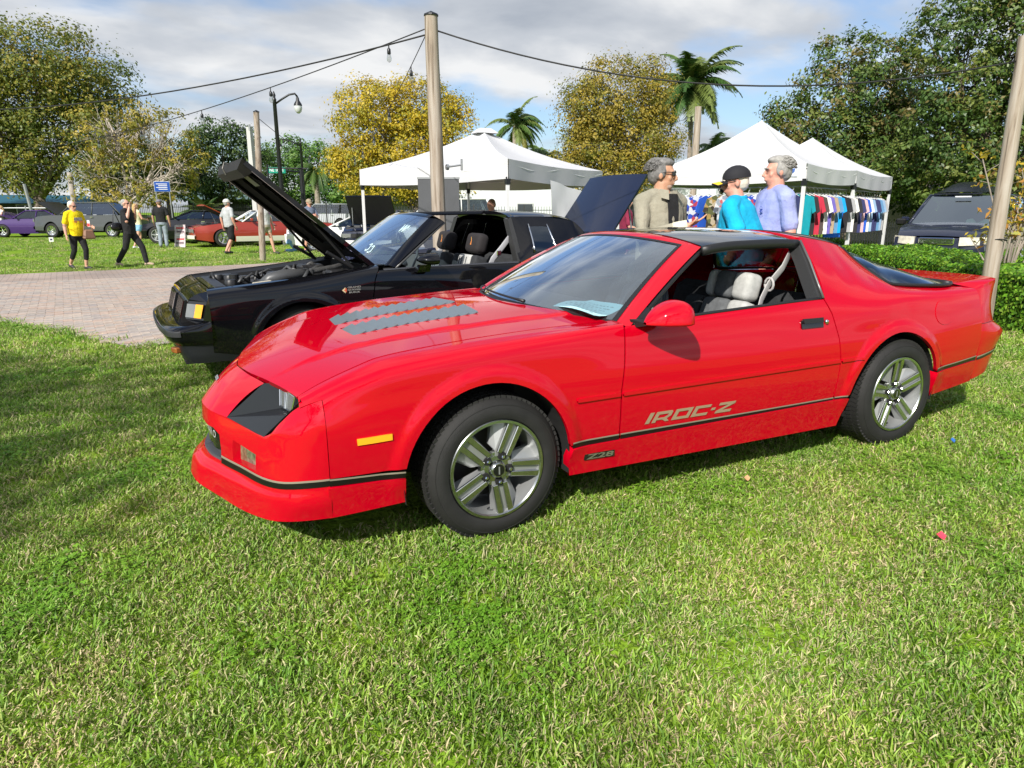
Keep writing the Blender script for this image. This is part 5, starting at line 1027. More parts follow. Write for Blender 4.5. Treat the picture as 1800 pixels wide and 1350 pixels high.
def plain_wheel(name, parent, x, y, z, s, rt, rr, wdt, rimm, spokes=5, dark=DARK):
    wr = empty(name, (x, y, z)); wr.parent = parent; wr.rotation_euler = (0, 0, 0 if s < 0 else math.pi)
    b = MB(); b.lathe([(rr+.004, .03), (rr+.01, .006), (rr+.03, 0), (rt-.03, .01), (rt-.004, .04), (rt, .06), (rt, wdt-.05), (rt-.03, wdt-.01), (rr, wdt)], (0, 0, 0), 'y', 36); b.build('tyre', TYRE, wr, smooth=True, angle=40)
    b = MB(); b.lathe([(rr+.004, .03), (rr, .006), (rr-.02, .008), (rr-.03, .04), (rr-.03, .12), (0, .12)], (0, 0, 0), 'y', 32); b.build('rim', rimm, wr, smooth=True, angle=40)
    for i in range(spokes):
        a = Matrix.Rotation(-2*math.pi*i/spokes-.5, 3, 'Y'); b = MB(); q = lambda r, t, yv: a @ Vector((r, yv, t)); b.hexa([q(.03, -.026, .06), q(rr-.01, -.03, .05), q(rr-.01, .03, .05), q(.03, .026, .06), q(.03, -.022, .026), q(rr-.01, -.022, .014), q(rr-.01, .022, .014), q(.03, .022, .026)]); b.build('spoke', rimm, wr, recalc=True)
    b = MB(); b.lathe([(0, .018), (.03, .018), (.045, .03), (.045, .08)], (0, 0, 0), 'y', 16); b.build('hub_cap', rimm, wr, smooth=True, angle=40)
    return wr
for s in (-1, 1):
    for x in (0.012, 2.758): plain_wheel('wheel', gn, x, s*.875, .310, s, .318, .195, .22, CHR)
for (cx, cz, rx, rz) in (GA, GR_):
    for s in (-1, 1):
        b = MB(); an = np.linspace(-8, 188, 20); co, si = [cx+(rx+.012)*math.cos(R(a)) for a in an], [cz+(rz+.012)*math.sin(R(a)) for a in an]; b.grid([[(x, s*v, z) for x, z in zip(co, si)] for v in (.885, .60)]); b.add([(x, s*.60, z) for x, z in zip(co, si)], [tuple(range(len(an)))]); b.build('wheel_well', DARK, gn)
MB().box((1.5, 0, .22), (4.8, 1.5, .03)).build('underbody', DARK, gn)
# ================================================================== trees and palms
BARK = mat('bark_grey', (.13, .105, .08), rough=.95, noise=.4, nscale=6, bump=.5, bscale=25)
BARKP = mat('bark_pale', (.26, .22, .18), rough=.95, noise=.3, nscale=6)
leafmat('leaf_olive', [(0.125, 0.165, 0.026), (0.185, 0.205, 0.03), (0.26, 0.235, 0.034), (0.085, 0.125, 0.022), (0.3, 0.22, 0.034)], .35, .5)
leafmat('leaf_gold', [(0.5, 0.37, 0.022), (0.4, 0.33, 0.026), (0.3, 0.285, 0.03), (0.58, 0.43, 0.035)], .35, .5)
leafmat('leaf_rust', [(0.33, 0.25, 0.035), (0.27, 0.23, 0.035), (0.19, 0.2, 0.03), (0.38, 0.29, 0.04)], .35, .5)
leafmat('leaf_deep', [(0.062, 0.115, 0.026), (0.085, 0.145, 0.03), (0.125, 0.185, 0.038), (0.165, 0.2, 0.042), (0.19, 0.16, 0.05)], .30, .42)
leafmat('leaf_dark', [(0.037, 0.075, 0.022), (0.062, 0.112, 0.027), (0.094, 0.144, 0.033)], .3, .5)
leafmat('leaf_fresh', [(0.07, 0.168, 0.031), (0.119, 0.238, 0.042), (0.168, 0.28, 0.056)], .3, .5)
leafmat('leaf_mixed', [(0.238, 0.231, 0.034), (0.336, 0.28, 0.042), (0.168, 0.189, 0.031), (0.42, 0.329, 0.056)], .35, .5)
def tree(label, base, blobs, n, size, mname, bark, tr=.22, clump=.30, fill=.8, twigs=60, forks=3, w=None, group='trees beyond the lawn', name='tree'):
    """blobs: (x, y, z, rx, rz) lobes of the crown. Leaves gather in clumps on and in the lobes, so sky shows between."""
    t = empty(name, (base[0], base[1], 0), 0, label, 'tree', group); B = np.array([(x-base[0], y-base[1], z, rx, rz) for x, y, z, rx, rz in blobs]); top = B[:, 2].max()
    zb = max(.8, B[:, 2].min()*.55); b = MB(); lean = B[:, :2].mean(0)*.3
    tk = [Vector((0, 0, -.1)), Vector((lean[0]*.2, lean[1]*.2, zb*.5)), Vector((lean[0]*.5, lean[1]*.5, zb))]; b.tube(tk, [tr*1.35, tr, tr*.85], 9)
    ends = []
    for k, (x, y, z, rx, rz) in enumerate(B):
        e = Vector((x, y, z)); s = tk[2]; m1 = s.lerp(e, .45)+Vector(rng.normal(0, .12*rx, 3)); b.tube([s-Vector((0, 0, .2)), m1, e], [tr*.55, tr*.36, tr*.14], 7)
        for j in range(max(2, int(twigs*rx*rz/(B[:, 3]*B[:, 4]).sum()))):
            d = Vector(rng.normal(0, 1, 3)).normalized(); q = e+Vector((d.x*rx, d.y*rx, d.z*rz))*rng.uniform(.6, 1.0); s2 = m1.lerp(e, rng.uniform(.3, 1)); mid = s2.lerp(q, .5)+Vector(rng.normal(0, .10*rx, 3))
            b.tube([s2, mid, q], [tr*.13, tr*.08, tr*.03], 5, cap=False); ends.append(q)
    b.build('trunk', bark, t, smooth=True)
    vol = B[:, 3]**2*B[:, 4]; pr = vol**.8/(vol**.8).sum(); P, Nn, CI = [], [], []; cb = 0
    for k, (x, y, z, rx, rz) in enumerate(B):
        nk = int(n*pr[k]); nc = max(6, int(nk/52)); d = rng.normal(0, 1, (nc, 3)); d /= np.linalg.norm(d, axis=1)[:, None]; rad = rng.uniform(fill, 1.05, nc)**.7*np.where(rng.uniform(0, 1, nc) < .28, rng.uniform(.3, .8, nc), 1)
        c = np.c_[x+d[:, 0]*rx*rad, y+d[:, 1]*rx*rad, z+d[:, 2]*rz*rad]; ci = rng.integers(0, nc, nk); cr = clump*rng.uniform(.5, 1.3, nc)
        off = rng.normal(0, 1, (nk, 3))*np.array([1, 1, .7]); off *= cr[ci][:, None]*.60; p = c[ci]+off; P.append(p); CI.append(ci+cb); cb += nc; Nn.append(np.clip(off, -1, 1)/max(clump, .01)+d[ci]*.6+np.array([0, 0, .55]))
    P = np.concatenate(P); Nn = np.concatenate(Nn); CI = np.concatenate(CI); k = P[:, 2] > .25
    leaves('crown', t, P[k], Nn[k], size, mname, .55, .50, .18, w=w, clump=CI[k])
    return t
tree('broad olive-green tree at the far left edge behind the parked cars', (-9.62, 56.2), [(-8.08, 55.49, 10.69, 3.97, 2.98), (-5.1, 54.05, 9.61, 2.72, 2.38), (-10.23, 56.53, 7.06, 3.34, 3.57), (-7.09, 55.02, 6.69, 2.93, 2.78), (-11.79, 57.28, 10.33, 3.34, 3.57), (-9.64, 56.24, 4.05, 2.51, 1.59), (-4.63, 54.94, 7.17, 1.92, 2.43), (-12.91, 57.82, 5.94, 2.93, 3.18), (-16, 58, 8, 3.5, 3.5)], 62000, .115, 'leaf_olive', BARK, .42, .85, .62, 90, w=[.30, .30, .18, .14, .08])
tree('half-bare yellowing tree with pale twigs at the left behind the walkers', (-3.78, 46.76), [(-3.88, 46.81, 6.05, 2.21, 1.75), (-1.11, 45.47, 5.72, 1.66, 1.75), (-5.09, 47.39, 4.07, 1.66, 1.4), (-2.2, 46.0, 3.06, 2.58, 1.4), (-4.37, 45.93, 2.1, 1.98, 1.0), (-0.35, 45.1, 4.07, 1.47, 1.22), (-2.16, 45.98, 7.0, 1.29, 0.87)], 9000, .105, 'leaf_mixed', mat('bark_twig', (.46, .40, .34), rough=.9), .26, .42, .8, 520)
for lab, bs, bl, mn, nn in (('dark evergreen tree left of the white utility pole', (2.62, 65.9), [(3.41, 65.49, 7.22, 2.68, 2.03), (5.15, 64.66, 6.25, 1.87, 2.03), (1.8, 66.27, 4.8, 2.41, 2.29), (3.5, 65.45, 3.32, 2.68, 1.27), (5.5, 64.6, 3.6, 2.2, 1.6)], 'leaf_dark', 7000), ('small dark tree behind the blue road sign', (-1.34, 63.3), [(-0.21, 62.8, 4.2, 2.2, 2.0), (1.23, 64.32, 6.57, 1.56, 1.72), (-2.5, 64, 4.5, 2.2, 2.2), (-5.5, 66, 4.5, 2.6, 2.4)], 'leaf_dark', 6500), ('fresh green tree behind the tall black street lamp', (9.87, 69.0), [(9.73, 69.11, 6.45, 2.63, 1.95), (12.2, 67.92, 5.91, 2.34, 1.95), (8.12, 69.89, 5.12, 1.76, 1.95), (11.03, 68.48, 3.5, 2.93, 1.6), (7.5, 70, 3, 2, 1.5)], 'leaf_fresh', 7500), ('dense green tree between the street lamps and the golden tree', (15.5, 66), [(15.2, 66, 5.6, 2.6, 2.0), (17.5, 65, 4.6, 2.4, 1.8), (14, 67, 3.4, 2.4, 1.5)], 'leaf_fresh', 5000)):
    tree(lab, bs, bl, int(nn*1.8), .14, mn, BARK, .25, .6, .75, 30)
tree('golden-leaved tree standing behind the left white canopy', (12.69, 38.8), [(10.22, 40.01, 7.03, 2.28, 2.03), (12.87, 38.73, 7.35, 2.21, 1.75), (14.56, 37.92, 6.38, 1.66, 1.92), (9.78, 40.22, 4.4, 1.84, 1.57), (12.32, 38.99, 4.73, 2.58, 1.92), (14.51, 37.94, 4.07, 1.66, 1.4), (8.5, 40.83, 4.07, 1.1, 1.05), (10.97, 39.65, 2.75, 2.76, 0.87), (13.84, 38.26, 2.75, 2.21, 0.77)], 52000, .088, 'leaf_gold', BARK, .28, .55, .75, 110)
tree('rusty yellow round-crowned tree between the two white canopies', (20.51, 28.4), [(20.19, 28.54, 6.81, 2.38, 2.11), (18.87, 29.18, 6.26, 1.59, 1.81), (21.65, 27.84, 7.09, 1.43, 1.81), (20.54, 28.37, 4.56, 2.86, 1.51), (18.64, 29.28, 4.28, 1.43, 1.21), (22.15, 27.59, 4.85, 1.43, 1.51), (20.4, 28.4, 2.9, 2.4, 1.0)], 46000, .075, 'leaf_rust', BARK, .22, .48, .78, 160)
tree('large deep green tree rising behind the shirt stall', (22.23, 15.3), [(21.93, 15.49, 5.83, 1.92, 1.82), (20.54, 16.16, 4.55, 1.35, 0.97), (19.75, 16.54, 4.85, 0.68, 0.64), (23.3, 14.83, 5.44, 1.35, 1.93), (21.59, 15.65, 3.64, 2.03, 1.29), (23.4, 14.78, 3.03, 2.03, 1.29), (20.28, 16.28, 3.24, 1.02, 0.97), (21.65, 14.51, 2.17, 1.96, 0.83), (24.5, 15, 4.2, 1.6, 1.6)], 40000, .075, 'leaf_deep', BARK, .20, .34, .75, 120)
tree('tall dense green tree at the right edge above the navy van', (22.29, 10.9), [(21.19, 11.4, 6.64, 1.44, 1.37), (21.58, 10.11, 5.48, 1.66, 2.1), (21.16, 11.42, 4.67, 1.44, 1.46), (21.6, 10.09, 3.39, 2.02, 1.4), (21.09, 11.45, 2.79, 1.73, 1.1), (22.49, 9.67, 6.41, 1.84, 1.92), (23.11, 9.37, 3.72, 1.66, 1.92), (21.49, 10.15, 2.05, 2.02, 0.79), (22, 10.3, 8.2, 1.9, 1.5), (23.5, 8.3, 7.6, 2.0, 1.8), (20.9, 9.4, 1.6, 1.6, .8)], 56000, .068, 'leaf_deep', BARK, .24, .30, .72, 130, w=[.30, .25, .18, .17, .10])
tree('dark green tree filling the gap behind the navy van', (25.5, 13.5), [(25.5, 13.5, 3.4, 2.6, 2.2), (27, 11.0, 3.2, 2.6, 2.4), (24.2, 15.6, 2.2, 2.0, 1.6), (26, 9, 4.0, 2.4, 2.6)], 18000, .10, 'leaf_dark', BARK, .2, .4, .75, 40)
# trees outside the frame on the sunny side: their shade lies over the lawn on the left and in front
SHX, SHY = SUNV.x/SUNV.z, SUNV.y/SUNV.z
def shade_tree(label, gx, gy, h, blobs, n, size, **kw):
    """crown placed so that its shadow falls around the ground point (gx, gy)"""
    bx, by = gx+SHX*h, gy+SHY*h; tree(label, (bx, by), [(bx+a, by+c, h+d, r1, r2) for a, c, d, r1, r2 in blobs], n, size, 'leaf_olive', BARK, .26, group='trees on the sunny side of the lawn', **kw)
shade_tree('leafy tree beside the lawn on the left, out of the picture', -3.0, 2.2, 7.5, [(0, 0, 0, 1.9, 1.4), (-1.9, .8, .3, 1.8, 1.2), (.9, -1.6, .4, 1.3, 1.0), (-1.2, 2.2, 0, 1.6, 1.2), (1.0, 1.2, -.3, 1.1, .9), (-3.5, 2.8, .2, 2.0, 1.3)], 4600, .10, clump=.5, fill=.6, twigs=120)
shade_tree('thin bare-branched tree behind the photographer, out of the picture', 1.2, -4.3, 8.5, [(0, 0, 0, 2.2, 1.6), (2.4, -.3, .6, 2.0, 1.5), (-2.2, .6, .2, 1.7, 1.3), (4.6, -1.0, 0, 2.0, 1.5)], 2300, .085, clump=.45, fill=.5, twigs=420)

def palm(label, base, h, n, fl, lean=(0, 0), droop=1.0, tr=.16, trunk_m=BARKP, mname='leaf_palm', name='palm_tree', wind=(0, 0)):
    leafmat('leaf_palm', [(.055, .12, .028), (.09, .16, .035), (.16, .21, .05), (.28, .26, .06)], .3, .4)
    t = empty(name, (base[0], base[1], 0), 0, label, 'palm tree', 'palms behind the canopies'); top = Vector((lean[0], lean[1], h)); b = MB()
    b.tube([Vector((0, 0, -.1)), Vector((lean[0]*.3, lean[1]*.3, h*.5)), top], [tr*1.2, tr, tr*.8], 10); b.build('trunk', trunk_m, t, smooth=True)
    V, F, Cc = [], [], []; cols = LEAFC[mname]; rb = MB()
    for i in range(n):
        az = 2*math.pi*i/n+rng.normal(0, .15); el = rng.uniform(-.35, 1.25); L_ = fl*rng.uniform(.85, 1.1); p = top.copy(); pts = [p.copy()]; d = Vector((math.cos(az)*math.cos(el)+wind[0], math.sin(az)*math.cos(el)+wind[1], math.sin(el))).normalized(); col = cols[rng.integers(0, 4)] if el < .1 else cols[rng.integers(0, 3)]
        for s in range(11):
            p = p+d*(L_/11); d = (d+Vector((0, 0, -.16*droop))).normalized(); pts.append(p.copy())
        rb.tube(pts[:10], [.03*(1-k/11)+.006 for k in range(10)], 4, cap=False)
        for s in range(1, 11):
            for q in range(6):
                pp = pts[s].lerp(pts[min(s+1, 11)], q/6); dd = (pts[min(s+1, 11)]-pts[s-1]).normalized(); sd = dd.cross(Vector((0, 0, 1))); sd = sd.normalized() if sd.length > .01 else Vector((1, 0, 0)); ln = fl*.25*math.sin(math.pi*min(.97, (s+q/4)/11.3+.10))**.7
                for sg in (-1, 1):
                    tip = pp+(sd*sg*.8+dd*.5+Vector((0, 0, -.45*droop+rng.normal(0, .12)))).normalized()*ln*rng.uniform(.8, 1.1); wv = dd*.036*fl/2; k = len(V); V += [pp-wv, pp+wv, tip]; F.append((k, k+1, k+2)); cc = col*rng.uniform(.7, 1.25); Cc += [(*cc, 1)]*3
    me = bpy.data.meshes.new('crown'); me.from_pydata([tuple(v) for v in V], [], F); me.color_attributes.new('Col', 'FLOAT_COLOR', 'POINT').data.foreach_set('color', np.array(Cc).ravel()); me.materials.append(MATS[mname]); link('crown', me, t); rb.build('frond_ribs', mat('rib_green', (.16, .20, .06), rough=.6), t)
    return t
palm('tall feathery palm right of the rusty tree', (28.5, 32.3), 8.8, 46, 3.5, (-.1, 0), 1.05, .15)
palm('windblown palm above the left canopy', (24.27, 48.8), 7.9, 28, 2.9, (0, 0), 1.2, .2, wind=(.5, -.25))
palm('low palm right of the windblown palm', (28.4, 51.2), 5.7, 22, 2.8, (0, 0), 1.3, .2)
palm('small palm half hidden behind the right canopy', (31.7, 34.0), 5.4, 16, 2.4, (0, 0), 1.2, .16)
palm('shaggy pale-trunked palm between the lamp post and the golden tree', (10.4, 59.9), 4.6, 20, 2.6, (0, 0), 1.9, .24)
palm('squat fan palm behind the iron fence near the blue sign', (1.0, 56.5), 1.1, 30, 2.0, (0, 0), .8, .14)
# yellow-leaved shrub by the right-hand pole
leafmat('leaf_yellow', [(.55, .40, .04), (.45, .36, .06), (.30, .30, .05), (.50, .25, .05)], .3, .45)
sh = empty('shrub', (9.2, 2.25, 0), 0, 'leggy shrub with yellowing leaves beside the right wooden pole', 'shrub'); b = MB(); P, Nn = [], []
for i in range(15):
    a = rng.uniform(0, 6.28); h = rng.uniform(1.0, 2.15); r = rng.uniform(.15, .62); q = Vector((r*math.cos(a), r*math.sin(a), h)); m1 = Vector((q.x*.35+rng.normal(0, .06), q.y*.35+rng.normal(0, .06), h*.5)); b.tube([(0, 0, 0), m1, q], [.018, .013, .007], 6)
    for j in range(3):
        q2 = m1.lerp(q, rng.uniform(.3, .9)); e = q2+Vector((rng.normal(0, .16), rng.normal(0, .16), rng.uniform(.05, .28))); b.tube([q2, e], [.008, .004], 5); P += [e+Vector(rng.normal(0, .05, 3)) for _ in range(9)]; Nn += [(e-q2).normalized()]*9
    P += [q+Vector(rng.normal(0, .06, 3)) for _ in range(12)]; Nn += [Vector((0, 0, 1))]*12
b.build('stems', BARKP, sh, smooth=True); leaves('foliage', sh, np.array([tuple(p) for p in P]), np.array([tuple(p) for p in Nn]), .052, 'leaf_yellow', .42, .7, .25)
# ================================================================== poles, lights, canopies, stall, fence, buildings
def woodmat():
    m = bpy.data.materials.new('weathered_post'); m.use_nodes = True; t = m.node_tree; b = t.nodes['Principled BSDF']; b.inputs['Roughness'].default_value = .9
    c = N(t, 'ShaderNodeTexCoord'); mp = N(t, 'ShaderNodeMapping'); mp.inputs['Scale'].default_value = (14, 14, .9); L(t, c.outputs['Object'], mp.inputs[0]); n = N(t, 'ShaderNodeTexNoise'); n.inputs['Scale'].default_value = 1.6; n.inputs['Detail'].default_value = 8; n.inputs['Distortion'].default_value = .8; L(t, mp.outputs[0], n.inputs['Vector'])
    r = ramp(t, [(.28, (.10, .075, .055)), (.42, (.30, .24, .185)), (.55, (.38, .32, .26)), (.72, (.43, .38, .325))]); L(t, n.outputs['Fac'], r.inputs[0]); L(t, r.outputs[0], b.inputs['Base Color'])
    bp = N(t, 'ShaderNodeBump'); bp.inputs['Strength'].default_value = .5; bp.inputs['Distance'].default_value = .01; L(t, n.outputs['Fac'], bp.inputs['Height']); L(t, bp.outputs[0], b.inputs['Normal']); return m
WOOD = woodmat(); WIRE = mat('wire_black', (.012, .012, .012), rough=.6); BLKM = mat('lamp_black', (.010, .011, .013), rough=.4); GALV = mat('galvanised', (.33, .34, .35), rough=.45, metal=.6); WHT = mat('white_leg', (.72, .72, .72), rough=.4)
def post(label, base, top, r0, r1, cap=True, tilt=None):
    o = empty('wooden_post', base, 0, label, 'post', 'wooden posts carrying the string lights'); b = MB(); B0, T0 = Vector((0, 0, -.15)), Vector(top)-Vector(base); n = 9
    b.tube([B0.lerp(T0, i/(n-1))+Vector((rng.normal(0, .004), rng.normal(0, .004), 0)) for i in range(n)], [r0+(r1-r0)*i/(n-1) for i in range(n)], 14); b.build('shaft', WOOD, o, smooth=True, angle=50)
    if cap: b = MB(); b.lathe([(0, .045), (r1+.006, .006), (r1+.008, -.012)], tuple(T0), 'z', 14); b.build('cap', BLKM, o)
    return o
p1_ = post('tall wooden post rising behind the black coupe', (1.90, 4.98, 0), (1.84, 4.96, 3.60), .095, .078)
b = MB(); b.lathe([(0, 0), (.035, 0), (.035, .03), (.012, .035)], (0, 0, 0), 'x', 12); o = b.build('bracket_flange', GALV, p1_); o.location = (.07, -.06, 1.90)
MB().tube([(.07, -.06, 1.90), (.26, -.10, 1.93)], .012, 8).build('bracket_arm', GALV, p1_)
MB().tube([(.26, -.10, 1.86), (.26, -.10, 2.0)], .014, 8).build('bracket_pin', GALV, p1_)
MB().tube([(.075*math.cos(t), .075*math.sin(t), .93+.006*math.sin(3*t)) for t in np.linspace(0, 6.28, 14)], .009, 6).build('rope_loop', WIRE, p1_)
p2_ = post('thin square wooden post standing on the far lawn edge', (.95, 16.77, 0), (1.02, 15.9, 3.78), .085, .070)
p3_ = post('leaning grey wooden post at the right edge beside the hedge', (7.50, 1.46, 0), (7.44, 1.50, 3.22), .085, .075, False)
for z in (1.05, 2.85, 2.98): MB().tube([(.086*math.cos(t)-.01*z*.6, .086*math.sin(t), z+.01*math.sin(2*t)) for t in np.linspace(0, 6.28, 16)], .007, 6).build('wire_band', WIRE, p3_)
p4_ = post('short wooden post showing above the shirt stall roof', (13.6, 14.1, 0), (13.55, 14.05, 4.42), .11, .10, False)
# overhead lines: each a sagging cable with its bulbs as things hanging from it
def line(label, a, b_, sag, r, n=26, bulbs=(), grp='overhead cables', drop=.10):
    a, b_ = Vector(a), Vector(b_); o = empty('overhead_cable', tuple(a), 0, label, 'cable', grp); f = lambda t: (b_-a)*t+Vector((0, 0, -sag*4*t*(1-t))); b = MB(); b.tube([f(i/n) for i in range(n+1)], r, 6); b.build('cable', WIRE, o, smooth=True)
    return [a+f(t) for t in bulbs]
BULBG = glassmat('bulb_glass', (.86, .86, .84))
bsock, bglass = None, None
def bulb(p, lab):
    global bsock, bglass
    if bsock is None:
        m = MB(); m.tube([(0, 0, 0), (0, 0, -.06)], .008, 6); m.lathe([(.010, -.05), (.022, -.065), (.024, -.115), (.019, -.125)], (0, 0, 0), 'z', 12); bsock = m.mesh('socket', BLKM, smooth=True, angle=40)
        m = MB(); m.lathe([(.017, -.122), (.026, -.145), (.031, -.175), (.026, -.20), (.012, -.215), (0, -.218)], (0, 0, 0), 'z', 12); bglass = m.mesh('glass', BULBG, smooth=True)
    o = empty('light_bulb', tuple(p), 0, lab, 'light bulb', 'bulbs of the string lights'); link('socket', bsock, o); link('glass', bglass, o); return o
T1_ = Vector((1.85, 4.96, 3.44)); T2_ = Vector((1.02, 15.9, 3.66)); T3_ = Vector((7.44, 1.50, 2.98))
line('thick cable running from the tall wooden post to the left edge', T1_+Vector((-.05, 0, -.05)), (-6.2, 14.5, 3.3), .35, .0095)
line('thick cable running from the tall wooden post to the right post', T1_+Vector((.05, 0, 0)), T3_, .42, .0095)
bl = line('string of bulbs dropping from the tall post to the thin far post', T1_+Vector((-.05, .02, .02)), (-4.6, 19.5, 2.95), .25, .007, bulbs=(.045, .22, .36, .52, .66))
for k, p in enumerate(bl): bulb(p, ['first bulb left of the tall wooden post', 'bulb hanging in the sky right of the street lamp', 'bulb hanging just beside the street lamp head', 'bulb hanging left of the thin far post', 'leftmost bulb of the string, before the olive tree'][k])
bl = line('string of bulbs falling steeply away behind the tall post', T1_+Vector((-.04, .04, 0)), T2_+Vector((3.4, 7.0, -.5)), .55, .006, bulbs=(.07, .20, .33, .46, .58, .70))
for k, p in enumerate(bl): bulb(p, ['upper bulb of the steep string beside the tall post', 'second bulb down the steep string, before the golden tree', 'third bulb down the steep string', 'fourth bulb down the steep string', 'fifth bulb down the steep string', 'lowest bulb of the steep string'][k])
bl = line('thin string of bulbs from the far post to the trees', T2_, (9.5, 33, 2.9), .7, .008, bulbs=(.10, .22, .34, .46, .58, .7))
for k, p in enumerate(bl): bulb(p, 'small far bulb number %s right of the thin far post' % ['one', 'two', 'three', 'four', 'five', 'six'][k])
bl = line('thin string of bulbs before the rusty tree', (6.5, 24.0, 4.0), (13.55, 14.05, 4.2), .9, .007, bulbs=(.5, .62, .74, .86))
for k, p in enumerate(bl): bulb(p, 'small bulb before the rusty tree, %s from the left' % ['first', 'second', 'third', 'fourth'][k])
line('power line crossing behind the lamp posts', (-14, 44, 5.6), (22, 50, 5.2), .5, .014); line('lower power line crossing before the trees', (-14, 50, 4.4), (3, 48, 4.2), .3, .014)
# street lamps
def street_lamp(label, base, h, ang, arm):
    o = empty('street_lamp', (base[0], base[1], 0), ang, label, 'street lamp', 'black street lamps'); b = MB(); b.lathe([(.20, 0), (.20, .3), (.12, .5), (.10, 1.2), (.075, h), (.09, h+.02), (.05, h+.12), (.07, h+.2), (.02, h+.34), (0, h+.36)], (0, 0, 0), 'z', 14); b.build('column', BLKM, o, smooth=True, angle=40)
    b = MB(); b.tube([(.05, 0, h-.12), (arm*.35, 0, h+.06), (arm*.65, 0, h+.22), (arm*.9, 0, h+.26), (arm, 0, h+.14)], .04, 8); b.build('arm', BLKM, o, smooth=True)
    b = MB(); b.lathe([(.03, .14), (.06, .10), (.07, 0), (.16, -.14), (.17, -.20)], (arm, 0, h), 'z', 14); b.build('lamp_shade', BLKM, o, smooth=True, angle=40)
    b = MB(); b.lathe([(.15, -.20), (.165, -.28), (.13, -.42), (.05, -.50), (0, -.51)], (arm, 0, h), 'z', 14); b.build('lamp_globe', mat('globe_glass', (.55, .57, .58), rough=.2), o, smooth=True)
street_lamp('tall black street lamp with curved arm left of the golden tree', (3.1, 27.9), 5.75, R(-24), .95)
street_lamp('shorter black street lamp with curved arm pointing left', (6.65, 43.9), 5.5, R(160), 1.3)
# utility poles and signs
o = empty('utility_pole', (2.4, 31.57, 0), 0, 'white concrete utility pole behind the thin wooden post', 'utility pole'); MB().tube([(0, 0, 0), (0, 0, 5.05)], [.19, .14], 4).build('shaft', mat('concrete_pale', (.48, .48, .46), rough=.9), o); MB().tube([(0, -.1, 4.9), (0, -.1, 5.15)], .05, 8).build('insulator', GALV, o)
o = empty('utility_pole', (-6.6, 47.5, 0), 0, 'grey wooden utility pole between the purple car and the sparse tree', 'utility pole'); MB().tube([(0, 0, 0), (0, 0, 3.6)], [.17, .15], 10).build('shaft', mat('pole_grey', (.34, .30, .26), rough=.9, noise=.3, nscale=4), o, smooth=True)
o = empty('utility_pole', (-8.8, 47.8, 0), 0, 'leaning grey post at the far left behind the purple car', 'utility pole'); MB().tube([(0, 0, 0), (-.25, 0, 2.9)], [.10, .09], 8).build('shaft', GALV, o)
sg = empty('street_sign', (2.80, 29.10, 0), R(-14), 'small green street name sign beside the thin wooden post', 'street sign')
MB().box((.33, 0, 3.06), (.72, .02, .25)).build('sign_board', mat('sign_green', (.0, .26, .17), rough=.4), sg); text_on('sign_text', 'NE 10 ST', (.03, -.014, 3.0), (1, 0, 0), (0, 0, 1), .6, .13, mat('sign_white', (.85, .85, .85), rough=.5), sg)
MB().tube([(-.05, 0, 0), (-.05, 0, 3.3)], .04, 8).build('sign_pole', BLKM, sg); MB().tube([(-.05, 0, 3.14), (1.6, 0, 3.14)], .03, 8).build('mast_arm', BLKM, sg)
sg = empty('traffic_pole', (4.3, 30.0, 0), 0, 'black traffic pole right of the tall street lamp', 'pole'); MB().tube([(0, 0, 0), (0, 0, 3.2)], .09, 10).build('shaft', BLKM, sg); MB().tube([(0, 0, 3.05), (-1.2, -.4, 3.1)], .04, 8).build('arm', BLKM, sg)
sg = empty('road_sign', (-1.58, 43.5, 0), R(-6), 'blue information sign on two grey posts', 'road sign'); MB().box((0, 0, 2.72), (.82, .03, .55)).build('sign_board', mat('sign_blue', (.01, .07, .36), rough=.4), sg)
b = MB(); b.box((0, -.02, 2.72), (.86, .02, .59)); b.build('sign_border', mat('sign_border', (.6, .65, .7), rough=.5), sg); sg.children[-1].location = (0, .03, 0)
for k in range(4): MB().box((-.02+.06*(k % 2), -.022, 2.87-.10*k), (.60-.12*(k % 2), .006, .035)).build('sign_line', mat('sign_white', (.85, .85, .85)), sg)
for s in (-1, 1): MB().tube([(.36*s, .03, 0), (.36*s, .03, 2.6)], .035, 8).build('sign_post', GALV, sg)
sg = empty('yard_marker', (-5.29, 27.0, 0), 0, 'tiny white marker card on a wire in the far lawn', 'marker'); MB().box((0, 0, .33), (.14, .01, .16)).build('card', mat('card_white', (.8, .8, .8)), sg); MB().tube([(0, .01, 0), (0, .01, .3)], .006, 5).build('wire_stake', WIRE, sg); MB().box((0, -.007, .33), (.07, .002, .06)).build('card_mark', mat('mark_dark', (.05, .05, .1)), sg)
